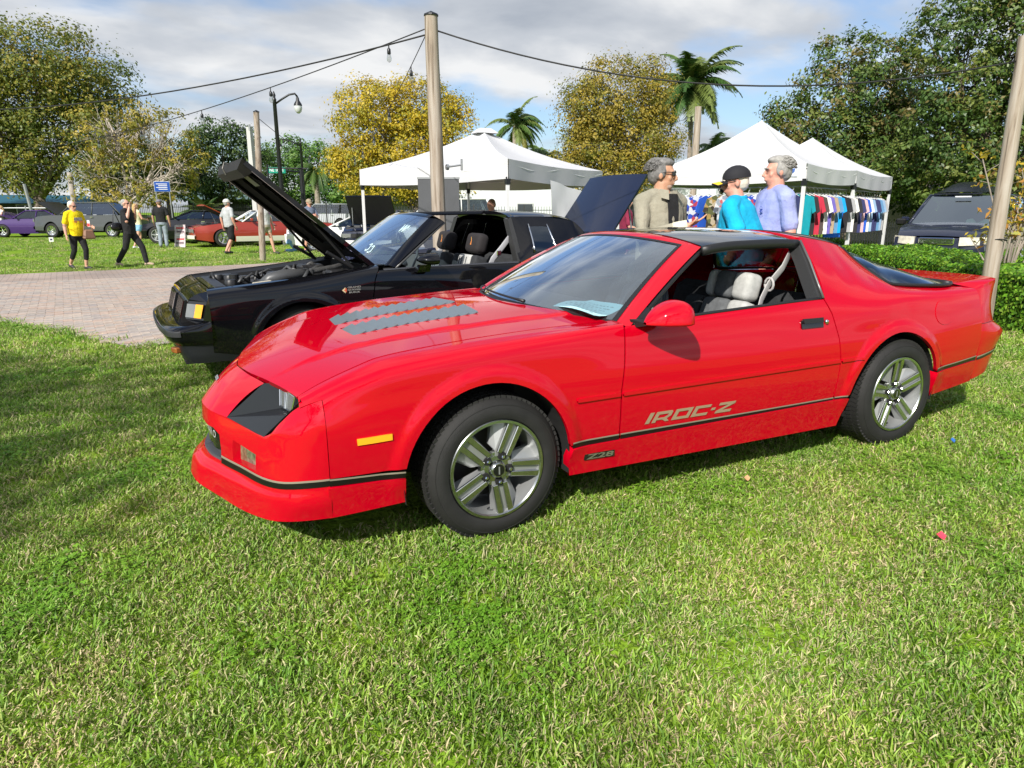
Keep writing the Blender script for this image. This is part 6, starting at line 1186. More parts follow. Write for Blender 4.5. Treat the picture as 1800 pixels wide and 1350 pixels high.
# ---- canopies
CAN = mat('canopy_white', (.56, .56, .57), rough=.75, noise=.03, nscale=2, bump=.25, bscale=3.0)
def canopy(label, corners, ze, zv, zp, legs_z=0.0, vent=False):
    """Pop-up canopy on four legs: corners in order round the square."""
    Pc = [Vector((x, y, ze)) for x, y in corners]; c = sum(Pc, Vector())/4; o = empty('canopy_tent', (c.x, c.y, 0), 0, label, 'canopy', 'white pop-up canopies'); O = Vector((c.x, c.y, 0)); pk = Vector((c.x, c.y, zp))
    for i in range(4):
        a, b_ = Pc[i], Pc[(i+1) % 4]; m = MB(); rows = []
        for u in np.linspace(0, 1, 9):
            e = a.lerp(b_, u)-Vector((0, 0, .10*math.sin(u*math.pi)*.45)); row = []
            for v in np.linspace(0, 1, 8):
                q = e.lerp(pk, v); q.z -= .16*math.sin(v*math.pi)*(.55+.45*math.sin(u*math.pi)); row.append(q-O)
            rows.append(row)
        m.grid(rows); m.build('roof_panel', CAN, o, smooth=True, recalc=True)
        m = MB(); out = ((a+b_)/2-c); out.z = 0; out.normalize(); rows = [[a.lerp(b_, u)+out*(.012+.012*math.sin(u*23+i)*(v))-Vector((0, 0, (ze-zv)*v+.045*math.sin(u*math.pi)))-O for v in (0, .5, 1)] for u in np.linspace(0, 1, 25)]; m.grid(rows); m.build('valance', CAN, o, smooth=True)
        m = MB(); m.tube([a.lerp(b_, u)-O+Vector((0, 0, -.06-.10*abs(math.sin(u*2*math.pi)))) for u in np.linspace(.01, .99, 13)], .013, 6); m.build('truss', WHT, o)
        lg = MB(); q = a-O; q = Vector((q.x*.985, q.y*.985, 0)); lg.box((q.x, q.y, (ze-.1)/2+legs_z/2), (.05, .05, ze-.1-legs_z)); lo = lg.build('leg', WHT, o); MB().box((q.x, q.y, zv-.03), (.075, .075, .12)).build('leg_bracket', BLKM, lo)
    m = MB(); m.tube([pk-O-Vector((0, 0, .9)), pk-O], .02, 8); m.build('peak_pole', WHT, o)
    return o
c1 = canopy('white pop-up canopy with peaked roof behind the black coupe', [(2.55, 11.73), (4.03, 7.47), (7.55, 10.0), (6.07, 14.26)], 2.22, 1.90, 3.05)
m = MB(); m.hexa([Vector((5.05, 10.80, 2.97))-Vector((c1.location.x, c1.location.y, 0))+Vector(d) for d in ((-.25, -.2, 0), (.25, -.2, 0), (.25, .2, 0), (-.25, .2, 0), (-.12, -.1, .10), (.12, -.1, .10), (.12, .1, .10), (-.12, .1, .10))]); m.build('roof_vent', CAN, c1)
c2 = canopy('white pop-up canopy of the shirt stall, nearer peak', [(7.94, 8.57), (9.12, 5.79), (11.93, 6.98), (10.75, 9.76)], 2.19, 1.90, 3.16)
c3 = canopy('white pop-up canopy of the shirt stall, farther peak', [(10.80, 9.80), (11.98, 7.02), (15.30, 8.60), (14.10, 11.4)], 2.19, 1.87, 3.08)
m = MB(); cn = Vector((c2.location.x, c2.location.y, 0)); F0, F1 = Vector((7.94, 8.57, 0)), Vector((9.12, 5.79, 0)); ex = (F1-F0).normalized(); nn_ = Vector((ex.y, -ex.x, 0)); A_ = F0+ex*2.66-cn+nn_*(-.035 if nn_.dot(F0-cn) < 0 else .035)
m.add([A_+Vector((0, 0, 1.97)), A_+ex*.22+Vector((0, 0, 1.97)), A_+ex*.22+Vector((0, 0, 2.15)), A_+Vector((0, 0, 2.15))], [(0, 1, 2, 3)]); m.build('maker_label', mat('label_pale', (.62, .66, .74), rough=.6), c2)
m = MB(); A2 = A_+(A_-Vector((0, 0, 0))).normalized()*0+nn_*(.006 if nn_.dot(A_) > 0 else -.006); m.add([A2+ex*a+Vector((0, 0, z)) for a, z in ((.05, 2.02), (.10, 2.0), (.17, 2.05), (.18, 2.11), (.12, 2.10), (.07, 2.07))], [(0, 1, 2, 3, 4, 5)]); m.build('maker_emblem', mat('emblem_blue', (.05, .12, .38), rough=.6), c2)
# hanging white side cloth and dark banner
o = empty('side_cloth', (6.0, 8.2, 0), 0, 'white cloth hanging at the right side of the left canopy', 'cloth'); m = MB(); rows = []
for u in np.linspace(0, 1, 17): rows.append([Vector((-1.0+2.2*u+.04*math.sin(u*19+v*4), -.45+1.05*u+.07*math.sin(u*23)*v, 1.90-.5*math.sin(u*math.pi*.55)*(.5 if v == 0 else .2)-1.75*v)) for v in np.linspace(0, 1, 7)])
m.grid(rows); m.build('cloth', mat('cloth_white', (.78, .78, .80), rough=.8), o, smooth=True)
o = empty('banner_stand', (3.1, 8.35, 0), R(-26), 'dark grey banner panel standing behind the tall wooden post', 'banner'); MB().box((0, 0, 1.05), (.72, .03, 1.72)).build('banner_cloth', mat('banner_grey', (.075, .078, .085), rough=.7, noise=.1, nscale=3), o); MB().box((0, 0, 1.925), (.74, .045, .03)).build('top_rail', GALV, o); MB().box((0, 0, .10), (.78, .2, .08)).build('stand_base', GALV, o)
o = empty('vendor_table', (4.6, 10.2, 0), R(-20), 'wooden crate table under the left canopy', 'table'); MB().box((0, 0, .98), (1.5, .6, .55)).build('crate', mat('crate_wood', (.30, .17, .09), rough=.8, noise=.3, nscale=8), o, bevel=.01); MB().box((0, 0, .35), (1.4, .5, .7)).build('table_base', CLOTH_D, o)
# ---- shirts on the rail
def shirt_mesh(w_, ln, sl):
    m = MB(); out = [(-.07, 0), (-w_*.5, -.06), (-w_*.5-sl, -.31), (-w_*.5-sl*.05, -.35), (-w_*.46, -.22), (-w_*.47, -ln), (w_*.47, -ln), (w_*.46, -.22), (w_*.5+sl*.05, -.35), (w_*.5+sl, -.31), (w_*.5, -.06), (.07, 0), (.0, -.045)]
    n = len(out); T = .028
    f = lambda x, z, s: (x, s*T*(1-.75*abs(x)/(w_*.5+sl))+.018*math.sin(x*26+z*7), z)
    m.add([f(x, z, -1) for x, z in out]+[f(x, z, 1) for x, z in out], [tuple(range(n)), tuple(range(2*n-1, n-1, -1))]+[(i, n+i, n+(i+1) % n, (i+1) % n) for i in range(n)]); return m
SHC = {'teal': (.0, .28, .34), 'charcoal': (.028, .026, .030), 'red': (.48, .02, .05), 'brown': (.07, .05, .045), 'white': (.72, .70, .66), 'violet': (.14, .11, .42), 'tan': (.40, .30, .20), 'steel blue': (.10, .24, .42), 'bright blue': (.015, .16, .72), 'cyan': (.0, .32, .72), 'grey': (.36, .36, .37), 'black': (.015, .014, .016), 'navy': (.03, .035, .12), 'royal blue': (.015, .09, .50), 'pale blue': (.24, .36, .52), 'ivory': (.66, .60, .52), 'camouflage': (.20, .13, .06), 'flower-printed grey': (.42, .44, .48), 'patterned blue': (.03, .07, .40), 'pink': (.62, .40, .42)}
def shirtm(c):
    if c in ('camouflage', 'flower-printed grey', 'patterned blue'):
        if 'sh_'+c in MATS: return MATS['sh_'+c]
        m = bpy.data.materials.new('sh_'+c); m.use_nodes = True; t = m.node_tree; b = t.nodes['Principled BSDF']; tcn = N(t, 'ShaderNodeTexCoord'); v = N(t, 'ShaderNodeTexVoronoi'); v.inputs['Scale'].default_value = 14; L(t, tcn.outputs['Object'], v.inputs['Vector']); sp = N(t, 'ShaderNodeSeparateColor'); L(t, v.outputs['Color'], sp.inputs[0])
        cs = {'camouflage': [(.04, .03, .02), (.36, .24, .08), (.10, .11, .04), (.45, .38, .28)], 'flower-printed grey': [(.10, .11, .14), (.62, .63, .66), (.30, .33, .38), (.55, .12, .12)], 'patterned blue': [(.02, .04, .30), (.03, .08, .45), (.62, .64, .70), (.45, .05, .08)]}[c]
        r = ramp(t, [(0, cs[0]), (.3, cs[1]), (.6, cs[2]), (.85, cs[3])], 'CONSTANT'); L(t, sp.outputs[0], r.inputs[0]); L(t, r.outputs[0], b.inputs['Base Color']); b.inputs['Roughness'].default_value = .85; MATS['sh_'+c] = m; return m
    return mat('sh_'+c, SHC[c], rough=.85, noise=.12, nscale=6)
def shirt(p, rz, c, lab, ln=.74, w_=.46, sl=.075):
    o = empty('hanging_shirt', tuple(p), rz, lab, 'shirt', 'shirts hanging in the stall'); shirt_mesh(w_, ln, sl).build('cloth', shirtm(c), o, smooth=True, angle=60)
    m = MB(); m.tube([(-.17, 0, -.035), (0, 0, .035), (.17, 0, -.035)], .008, 5); m.tube([(0, 0, .035), (0, 0, .08), (.03, 0, .105), (.0, 0, .13)], .005, 5); m.build('hanger', mat('hanger_white', (.7, .7, .68), rough=.4), o)
rail = empty('clothes_rail', (9.2, 6.0, 0), 0, 'metal rail round the stall carrying the shirts', 'clothes rail')
Lf0, Lf1 = Vector((8.06, 8.40, 0)), Vector((9.20, 5.95, 0)); Rt0, Rt1 = Vector((9.25, 5.98, 0)), Vector((11.90, 7.12, 0)); Sv0, Sv1 = Vector((12.05, 7.18, 0)), Vector((15.0, 8.62, 0))
m = MB()
for a, b_ in ((Lf0, Lf1), (Rt0, Rt1), (Sv0, Sv1)): m.tube([a-rail.location+Vector((0, 0, 1.80)), b_-rail.location+Vector((0, 0, 1.80))], .012, 6)
m.build('rail_bar', GALV, rail)
seqR = ['teal', 'charcoal', 'red', 'brown', 'white', 'violet', 'tan', 'steel blue', 'cyan', 'bright blue', 'black', 'grey', 'white']
orde = ['first', 'second', 'third', 'fourth', 'fifth', 'sixth', 'seventh', 'eighth', 'ninth', 'tenth', 'eleventh', 'twelfth', 'thirteenth', 'fourteenth']
ar_ = math.atan2(Rt1.y-Rt0.y, Rt1.x-Rt0.x)
for k, c in enumerate(seqR):
    t = .03+.94*k/(len(seqR)-1); face = c == 'bright blue'; shirt(Rt0.lerp(Rt1, t)+Vector((0, 0, 1.67)), ar_+(R(-22) if face else R(96)+rng.normal(0, .14)), c, '%s shirt, %s from the corner leg on the right side of the stall' % (c, orde[k]), .84 if face else .74, .46 if not face else .52)
seqS = ['charcoal', 'navy', 'pink', 'royal blue', 'white', 'pale blue', 'navy', 'navy', 'steel blue', 'pale blue', 'grey', 'ivory']
as_ = math.atan2(Sv1.y-Sv0.y, Sv1.x-Sv0.x)
for k, c in enumerate(seqS):
    t = .02+.92*k/(len(seqS)-1); shirt(Sv0.lerp(Sv1, t)+Vector((0, 0, 1.66)), as_+(R(-15) if k == 11 else R(94)+rng.normal(0, .12)), c, '%s shirt, %s from the middle leg under the farther canopy' % (c, orde[k]), .76)
seqL = ['grey', 'ivory', 'patterned blue', 'patterned blue', 'royal blue', 'camouflage', 'flower-printed grey', 'royal blue', 'royal blue', 'patterned blue', 'royal blue', 'charcoal', 'navy']
al_ = math.atan2(Lf1.y-Lf0.y, Lf1.x-Lf0.x)
for k, c in enumerate(seqL):
    t = .05+.90*k/(len(seqL)-1); shirt(Lf0.lerp(Lf1, t)+Vector((0, 0, 1.66)), al_+(R(55)+rng.normal(0, .1)), c, '%s shirt, %s from the left in the row behind the three men' % (c, orde[k]), .80)
for k in range(14):
    t = .04+.07*k; p = Rt0.lerp(Rt1, min(1, t))
# ---- iron fence far back, buildings
def fence(label, a, b_, h, step, m_):
    a, b_ = Vector(a), Vector(b_); o = empty('iron_fence', tuple(a), math.atan2(b_.y-a.y, b_.x-a.x), label, 'fence', 'iron fences behind the lawn'); ln = (b_-a).length; n = int(ln/step)
    MB().box((ln/2, 0, h-.18), (ln, .03, .035)).build('top_rail', m_, o); MB().box((ln/2, 0, .18), (ln, .03, .035)).build('bottom_rail', m_, o)
    pm_ = MB().box((0, 0, h/2), (.022, .022, h)).mesh('picket', m_); qm_ = MB().box((0, 0, h/2+.05), (.075, .075, h+.1)).mesh('fence_post', m_); mass = MB()
    for i in range(n+1):
        x = i*step
        if i % 18 == 0: l_ = link('fence_post', qm_, o); l_.location = (x, 0, 0)
        elif i < 300: l_ = link('picket', pm_, o); l_.location = (x, 0, 0)
        else: mass.box((x, 0, h/2), (.022, .022, h))
    if mass.v: tag(mass.build('far_pickets', m_, o), kind='stuff')
FEN = mat('fence_iron', (.02, .022, .024), rough=.5)
fence('black iron fence behind the parked cars at the left', (-4.0, 52.5, 0), (12.0, 44.0, 0), 1.75, .13, FEN)
fence('black iron fence running behind the white canopy', (8.0, 31.5, 0), (24.0, 22.0, 0), 1.55, .14, FEN)
fence('low dark fence rails behind the shirt stall', (10.5, 9.9, 0), (20.0, 11.6, 0), 1.0, .16, FEN)
def rail_fence(label, a, b_):
    a, b_ = Vector(a), Vector(b_); o = empty('rail_fence', tuple(a), math.atan2(b_.y-a.y, b_.x-a.x), label, 'fence'); ln = (b_-a).length
    for z in (.55, 1.05, 1.5): MB().tube([(0, 0, z), (ln, 0, z)], .04, 6).build('rail', GALV, o)
    for i in range(int(ln/2.2)+1): MB().tube([(i*2.2, 0, 0), (i*2.2, 0, 1.65)], .05, 6).build('rail_post', GALV, o)
rail_fence('grey pipe rail fence at the far left behind the purple car', (-14, 53.5, 0), (-4.6, 50.2, 0))
def building(name, label, c, rz, d, wall, roofc, roofh, over, wins):
    o = empty(name, (c[0], c[1], 0), rz, label, 'building'); MB().box((0, 0, d[2]/2), d).build('wall', wall, o)
    if roofh:
        x, y = d[0]/2+over, d[1]/2+over; m = MB(); m.add([(-x, -y, d[2]), (x, -y, d[2]), (x, y, d[2]), (-x, y, d[2]), (-x+y, 0, d[2]+roofh), (x-y, 0, d[2]+roofh)], [(0, 1, 5, 4), (1, 2, 5), (2, 3, 4, 5), (3, 0, 4)]); m.build('roof', roofc, o)
    for (x, z, w_, h_) in wins:
        q = MB().box((x, -d[1]/2-.02, z), (w_+.12, .06, h_+.12)).build('window', mat('win_frame', (.45, .46, .46), rough=.6), o); MB().box((x, -d[1]/2-.055, z), (w_, .02, h_)).build('pane', mat('win_pane', (.05, .06, .07), rough=.1), q)
    return o
building('white_hall', 'long white metal hall seen under the left canopy', (22.5, 36.5), R(-25), (17, 6, 2.9), mat('metal_siding', (.62, .65, .66), rough=.6, noise=.04, nscale=2), mat('roof_pale', (.55, .57, .58)), .6, .2, [(-3.2, 1.45, .9, .55), (.6, 1.4, .9, .6), (3.4, 1.35, .8, .7)])
building('park_building', 'dark building with green sloping roof behind the trees at left', (5.2, 76), R(-10), (9, 6, 2.4), mat('wall_dark', (.05, .05, .05), rough=.9), mat('roof_green', (.10, .16, .16), rough=.7), 2.2, 1.2, [(-2, 1.3, 1.0, 1.0), (1.5, 1.3, 1.0, 1.0)])
building('park_building', 'small green-roofed shelter right of the street lamps', (18.0, 70), R(-15), (8, 5, 2.3), mat('wall_grey', (.16, .16, .155), rough=.9), mat('roof_green', (.10, .16, .16)), 1.8, 1.0, [(-1, 1.3, 1.6, .9)])
building('service_building', 'low dark building with teal awning roofs at the far left', (-12.0, 68), R(6), (13, 5, 1.9), mat('wall_dark', (.05, .05, .05)), mat('roof_teal', (.02, .10, .14), rough=.6), .7, .6, [(-5, 1.2, 1.6, 1.1), (0, 1.2, 1.6, 1.1), (4, 1.2, 1.6, 1.1)])
building('garage_building', 'pale wall with low eaves behind the right trees', (32, 14), R(-55), (14, 5, 2.2), mat('wall_sand', (.42, .38, .28), rough=.9), mat('roof_sand', (.2, .16, .12)), .8, .4, [(-2, 1.2, 1, .8), (2, 1.2, 1, .8)])
# ================================================================== other vehicles
def paint(n, c): return mat('paint_'+n, c, rough=.5, coat=.9, spec=.2)
def simple_car(name, label, cat, front, rz, body, Ln, W, top, cab, axles, wr_=.32, lower=None, roofm=None, hood=None, sill=.20, rimm=CHR, group=None, fz=(.30, .62), lamps=True, glass=DKG, bumper=BLK, hoodm=None, under=None, grille=None, frontm=None):
    """Car from its side profile: top = (x, z) line of hood, cowl and deck from the nose backwards; cab = (screen base, screen top, rear top, rear base, roof z, roof half width)."""
    o = empty(name, (front[0], front[1], 0), rz, label, cat, group); tp = pchip([p[0] for p in top], [p[1] for p in top]); tap = lambda x: 1-.10*(1-sstep(0, .55, x))-.07*sstep(Ln-.6, Ln, x)
    S = loft([.12, .35, .60, 1.0], [(lambda x: (W-.05)*tap(x), cst(.12)), (lambda x: (W-.012)*tap(x), cst(.35)), (lambda x: W*tap(x), cst(.58)), (lambda x: (W-.075)*tap(x), tp)])
    ra = wr_+.065; A = [(a, wr_, ra, ra) for a in axles]; lm = lower or body
    for s in (-1, 1):
        f1, f2 = arch_pts(A[0], sill, sill, 14), arch_pts(A[1], sill, sill, 14); poly = [(0, max(sill, .30)), (0, 1.0), (Ln, 1.0), (Ln, max(sill, .32))]+f2+f1
        panel('body_side', S, poly, body, o, s, .12, center=(Ln/2, 0, .3), flange=.02)
        if lower: panel('lower_side', S, [(A[0][0]+ra+.02, sill), (A[1][0]-ra-.02, sill), (A[1][0]-ra-.02, sill+.2), (A[0][0]+ra+.02, sill+.2)], lower, o, s, .2, off=.006, center=(Ln/2, 0, .3), flange=0)
    def deck(nm, x0, x1, m_):
        b = MB(); xs_ = np.linspace(x0, x1, 9); b.grid([[(x, a*(W-.075)*float(tap(x)), float(tp(x))+.035*(1-a*a)) for a in np.linspace(-1, 1, 9)] for x in xs_]); return b.build(nm, m_, o, smooth=True)
    b0 = cab[0]
    if hood: deck('hood_rim', 0, hood[3], body)
    else: deck('hood_top', 0, b0+.05, body)
    deck('rear_deck', cab[3]-.05, Ln, body)
    fm = frontm or body; b = MB(); b.grid([[(-.10*(1-a*a)*(.6+.4*math.sin(math.pi*z)), a*(W*.9)*(1-.04*z), .28+(float(tp(0))-.28)*z) for z in np.linspace(0, 1, 6)] for a in np.linspace(-1, 1, 13)]); b.build('nose', fm, o, smooth=True, recalc=True)
    b = MB(); b.grid([[(Ln+.06*(1-a*a), a*W*.93, .30+(float(tp(Ln))-.30)*z) for z in np.linspace(0, 1, 5)] for a in np.linspace(-1, 1, 9)]); b.build('tail', body, o, smooth=True, recalc=True)
    b = MB(); b.grid([[(-.16*(1-a*a)-.03+d_, a*W*.94, z) for d_, z in ((.03, fz[0]), (-.02, fz[0]+.02), (-.02, fz[0]+.13), (.03, fz[0]+.15))] for a in np.linspace(-1, 1, 11)]); b.build('front_bumper', bumper, o, smooth=True, angle=40, recalc=True)
    b = MB(); b.grid([[(Ln+.10*(1-a*a)+d_, a*W*.94, z) for d_, z in ((0, .36), (.05, .38), (.05, .52), (0, .54))] for a in np.linspace(-1, 1, 9)]); b.build('rear_bumper', bumper, o, smooth=True, angle=40, recalc=True)
    zt = float(tp(0))
    if grille is None or grille: MB().box((-.085, 0, zt-.13), (.05, W*1.0, .13)).build('grille', grille or BLK, o, bevel=.01)
    if lamps:
        for s in (-1, 1): MB().box((-.045, s*W*.68, zt-.13), (.08, W*.32, .13), Matrix.Rotation(s*R(12), 3, 'Z')).build('headlight', LENS, o, bevel=.015); MB().box((Ln+.02, s*W*.68, float(tp(Ln))-.14), (.08, W*.4, .12)).build('tail_light', TAILR, o, bevel=.01)
    # cabin
    xb, xt, yt_, yb_, zr, wr2 = cab; zb0, zb1 = float(tp(xb)), float(tp(yb_)); wb = (W-.085)
    gl = lambda pts, nm: MB().add(pts, [(0, 1, 2, 3)]).build(nm, glass, o)
    gl([(xb, -wb*.93, zb0+.01), (xb, wb*.93, zb0+.01), (xt, wr2, zr-.03), (xt, -wr2, zr-.03)], 'windscreen'); gl([(yb_, -wb*.9, zb1+.01), (yb_, wb*.9, zb1+.01), (yt_, wr2, zr-.03), (yt_, -wr2, zr-.03)], 'rear_window')
    mid = (xt+yt_)/2+.05; zbm = float(tp(mid))
    for s in (-1, 1):
        q = lambda x, w_, z: (x, s*w_, z)
        gl([q(xb+.10, wb, zb0+.02), q(mid, wb, zbm+.02), q(mid, wr2+.01, zr-.05), q(xt+.03, wr2+.01, zr-.05)], 'side_window'); gl([q(mid+.04, wb, zbm+.02), q(yb_-.12, wb, zb1+.02), q(yt_-.03, wr2+.01, zr-.05), q(mid+.04, wr2+.01, zr-.05)], 'side_window')
        b = MB()
        for pts in (((xb-.02, wb*.97, zb0), (xt, wr2+.005, zr-.02)), ((mid+.02, wb, zbm), (mid+.02, wr2+.01, zr-.02)), ((yb_+.02, wb*.96, zb1), (yt_, wr2+.005, zr-.02)), ((xt, wr2+.008, zr-.02), (yt_, wr2+.008, zr-.02))): b.tube([q(*p) for p in pts], .032, 6)
        b.build('pillars', roofm or body, o, smooth=True)
        MB().box((xb+.30, s*(W+.06), zb0+.09), (.10, .16, .10)).build('door_mirror', roofm if roofm and not lower else body, o, bevel=.02)
        b = MB(); b.box((mid+.05, s*(W+.004), zbm-.10), (.14, .02, .03)); b.build('door_handle', CHR, o)
    b = MB(); b.grid([[(xt+(yt_-xt)*u, a*wr2*1.02, zr-.03+.05*(1-a*a)*(.7+.3*math.sin(u*math.pi))+.012*math.sin(u*math.pi)) for a in np.linspace(-1, 1, 9)] for u in np.linspace(0, 1, 7)]); b.build('roof', roofm or body, o, smooth=True)
    MB().box(((xb+yb_)/2, 0, .55), (yb_-xb-.1, W*1.7, .55)).build('cabin_tub', DARK, o)
    for s in (-1, 1): MB().box(((xt+mid)/2+.1, s*W*.42, zbm+.02), (.16, .40, .55)).build('seat_back', CLOTH_D, o, bevel=.05)
    MB().box((Ln/2, 0, sill+.03), (Ln-.3, W*1.6, .05)).build('underbody', DARK, o)
    for a in axles:
        for s in (-1, 1): plain_wheel('wheel', o, a, s*(W-.01), wr_, s, wr_, wr_*.66, .21, rimm)
        MB().box((a, 0, wr_+.1), (ra*2-.02, W*1.72, ra)).build('wheel_well', DARK, o)
    if hood:
        xh, zh, ang, x0, ln = hood; hm = hoodm or body; th = R(ang); b = MB()
        MB().box(((x0+xh)/2, 0, zh-.24), (xh-x0, W*1.6, .3)).build('engine', ENG, o, bevel=.02)
        for k in range(6): MB().box((x0+(xh-x0)*rng.uniform(.15, .85), rng.uniform(-.5, .5)*W, zh-.07), (rng.uniform(.12, .3), rng.uniform(.1, .3), .08)).build('engine_part', [STL, HOS, ENG][k % 3], o, bevel=.01)
        for s in (-1, 1): b2 = MB(); b2.grid([[(x, s*(W-.075)*float(tap(x)), float(tp(x))+.002) for x in np.linspace(x0, xh, 5)], [(x, s*(W-.20)*float(tap(x)), float(tp(x))-.01) for x in np.linspace(x0, xh, 5)]]); b2.build('fender_top', body, o, smooth=True)
        pt = lambda l, a, off: Vector((xh-l*math.cos(th)-off*math.sin(th), a*(W-.09)*(1-.05*l/ln), zh+l*math.sin(th)-off*math.cos(th)))
        hh = empty('raised_hood'); hh.parent = o
        b.grid([[pt(l, a, -.035*(1-a*a)) for a in np.linspace(-1, 1, 11)] for l in np.linspace(0, ln, 8)]); b.build('hood_skin', hm, hh, smooth=True)
        b = MB(); b.grid([[pt(l, a, .03) for a in np.linspace(-.97, .97, 5)] for l in np.linspace(0.02, ln-.02, 5)]); b.build('hood_underside', under or mat('under_black', (.01, .01, .01), rough=.8), hh)
        b = MB(); ring = [pt(0, -1, 0), pt(ln, -1, 0), pt(ln, 1, 0), pt(0, 1, 0)]
        for i in range(1, 3): pass
        b.add([pt(ln, a, -.035*(1-a*a)) for a in np.linspace(-1, 1, 9)]+[pt(ln-.01, a, .03) for a in np.linspace(-1, 1, 9)], [(i, i+1, 10+i, 9+i) for i in range(8)]); b.build('hood_lip', hm, hh)
        for s in (-1, 1): b = MB(); b.add([pt(l, s, 0) for l in np.linspace(0, ln, 5)]+[pt(l, s*.985, .032) for l in np.linspace(0, ln, 5)], [(i, i+1, 6+i, 5+i) for i in range(4)]); b.build('hood_edge', hm, hh)
        b = MB(); b.tube([(xh-.45*(xh-x0), W*.7, zh-.05), pt(ln*.62, .8, .04)], .012, 6); b.build('prop_rod', GALV, hh)
    return o
G_ = 'show cars parked on the far lawn'
PUR = paint('purple', (.045, .014, .115)); GRY = paint('grey', (.065, .07, .072)); DKRED = paint('darkred', (.30, .035, .022)); WHTP = paint('white', (.72, .72, .70)); NAVY = paint('navy', (.010, .014, .035)); BLU = paint('blue', (.02, .07, .20)); SLV = paint('silver', (.45, .47, .50))
CL = [(0, .70), (.3, .78), (1.2, .90), (1.75, .93), (3.6, .94), (4.7, .86)]
simple_car('show_car', 'purple coupe with its hood ajar at the far left', 'car', (-9.6, 41.6), R(-24), PUR, 4.7, .90, [(0, .68), (.3, .76), (1.4, .93), (3.6, .95), (4.7, .86)], (1.35, 2.0, 3.0, 3.85, 1.36, .60), (.85, 3.55), .33, hood=(1.4, .95, 16, .25, 1.15), group=G_, fz=(.28, .6))
simple_car('show_car', 'red car with white stripes cut by the left edge', 'car', (-14.2, 43.0), R(-30), paint('red', (.42, .012, .012)), 4.5, .88, CL, (1.7, 2.3, 3.1, 3.8, 1.32, .60), (.85, 3.4), .32, hood=(1.6, .92, 34, .25, 1.25), group=G_, hoodm=WHTP)
simple_car('pickup_truck', 'grey four-door truck with its black hood raised', 'truck', (-7.2, 40.3), R(-31), GRY, 5.3, .93, [(0, .98), (.25, 1.06), (1.3, 1.12), (4.3, 1.13), (5.3, 1.10)], (1.45, 2.15, 4.1, 4.75, 1.76, .66), (.95, 4.2), .36, hood=(1.35, 1.13, 32, .2, 1.2), sill=.36, group=G_, fz=(.42, .6), hoodm=mat('hood_black', (.012, .013, .012), rough=.3), frontm=BLK, roofm=GRY)
simple_car('show_car', 'black late-model coupe behind the dark red car', 'car', (-2.35, 30.5), R(-22), BP, 4.8, .93, [(0, .70), (.4, .80), (1.5, .98), (3.9, 1.02), (4.8, .98)], (1.45, 2.3, 3.2, 4.2, 1.36, .60), (.9, 3.75), .36, rimm=SILV, group=G_, fz=(.26, .6))
simple_car('show_car', 'dark red coupe with white roof and raised hood', 'car', (-.60, 26.2), R(8), DKRED, 5.3, .96, [(0, .74), (.3, .80), (1.6, .93), (3.9, .94), (5.3, .84)], (1.75, 2.4, 3.15, 4.2, 1.36, .62), (1.0, 3.95), .34, lower=mat('cream_paint', (.62, .60, .52), rough=.4), roofm=WHTP, hood=(1.65, .95, 27, .3, 1.35), group=G_, bumper=mat('cream_paint', (.62, .60, .52)), grille=mat('grille_silver', (.30, .30, .30), rough=.4, metal=.6), fz=(.30, .6))
simple_car('show_car', 'low white sports car behind the kneeling person', 'car', (2.45, 21.75), R(-22), WHTP, 4.4, .90, [(0, .50), (.4, .64), (1.5, .82), (3.6, .84), (4.4, .80)], (1.5, 2.2, 2.8, 3.7, 1.17, .56), (.95, 3.4), .32, group=G_, lamps=False, grille=False, fz=(.22, .5), bumper=WHTP)
simple_car('show_car', 'dark blue car facing forward with its black hood raised', 'car', (4.3, 18.6), R(62), NAVY, 4.6, .88, [(0, .72), (.3, .80), (1.3, .92), (3.7, .95), (4.6, .9)], (1.4, 2.1, 3.0, 3.8, 1.36, .60), (.85, 3.5), .32, hood=(1.35, .93, 48, .25, 1.2), group=G_, bumper=WHTP, hoodm=BP)
simple_car('parked_car', 'mid blue car behind the raised black hood', 'car', (8.2, 26.5), R(40), BLU, 4.5, .88, CL, (1.4, 2.1, 3.2, 3.9, 1.42, .62), (.85, 3.4), .32, group='cars parked beyond the fence')
simple_car('parked_suv', 'silver sport utility vehicle beyond the iron fence', 'car', (6.6, 49.5), R(-26), SLV, 4.8, .93, [(0, .95), (.3, 1.03), (1.2, 1.1), (4.6, 1.12), (4.8, 1.1)], (1.2, 1.9, 4.2, 4.7, 1.80, .68), (.9, 3.7), .37, sill=.34, group='cars parked beyond the fence', fz=(.42, .7))
simple_car('parked_van', 'white van beyond the fence under the golden tree', 'van', (10.3, 34.3), R(-10), WHTP, 5.0, .96, [(0, .95), (.3, 1.05), (.8, 1.15), (4.9, 1.2), (5.0, 1.15)], (.8, 1.6, 4.6, 4.95, 1.98, .74), (.9, 3.9), .34, sill=.32, group='cars parked beyond the fence', fz=(.42, .7))
# navy car with its hood raised, beyond the black coupe, nose to the right
nv = simple_car('show_car', 'dark navy car with its hood tilted up behind the men', 'car', (5.95, 5.75), R(180), NAVY, 4.6, .90, [(0, .66), (.3, .76), (1.45, .98), (3.6, .96), (4.6, .88)], (1.65, 2.3, 3.0, 3.8, 1.20, .55), (.95, 3.4), .31, hood=(1.55, .98, 54, .3, 1.12), group=G_, lamps=True)
b = MB(); b.tube([(1.60, -.60, 1.02), (1.69, -.30, 1.065), (1.74, .05, 1.09)], [.012, .009, .006], 6); b.build('wiper', BLK, nv)
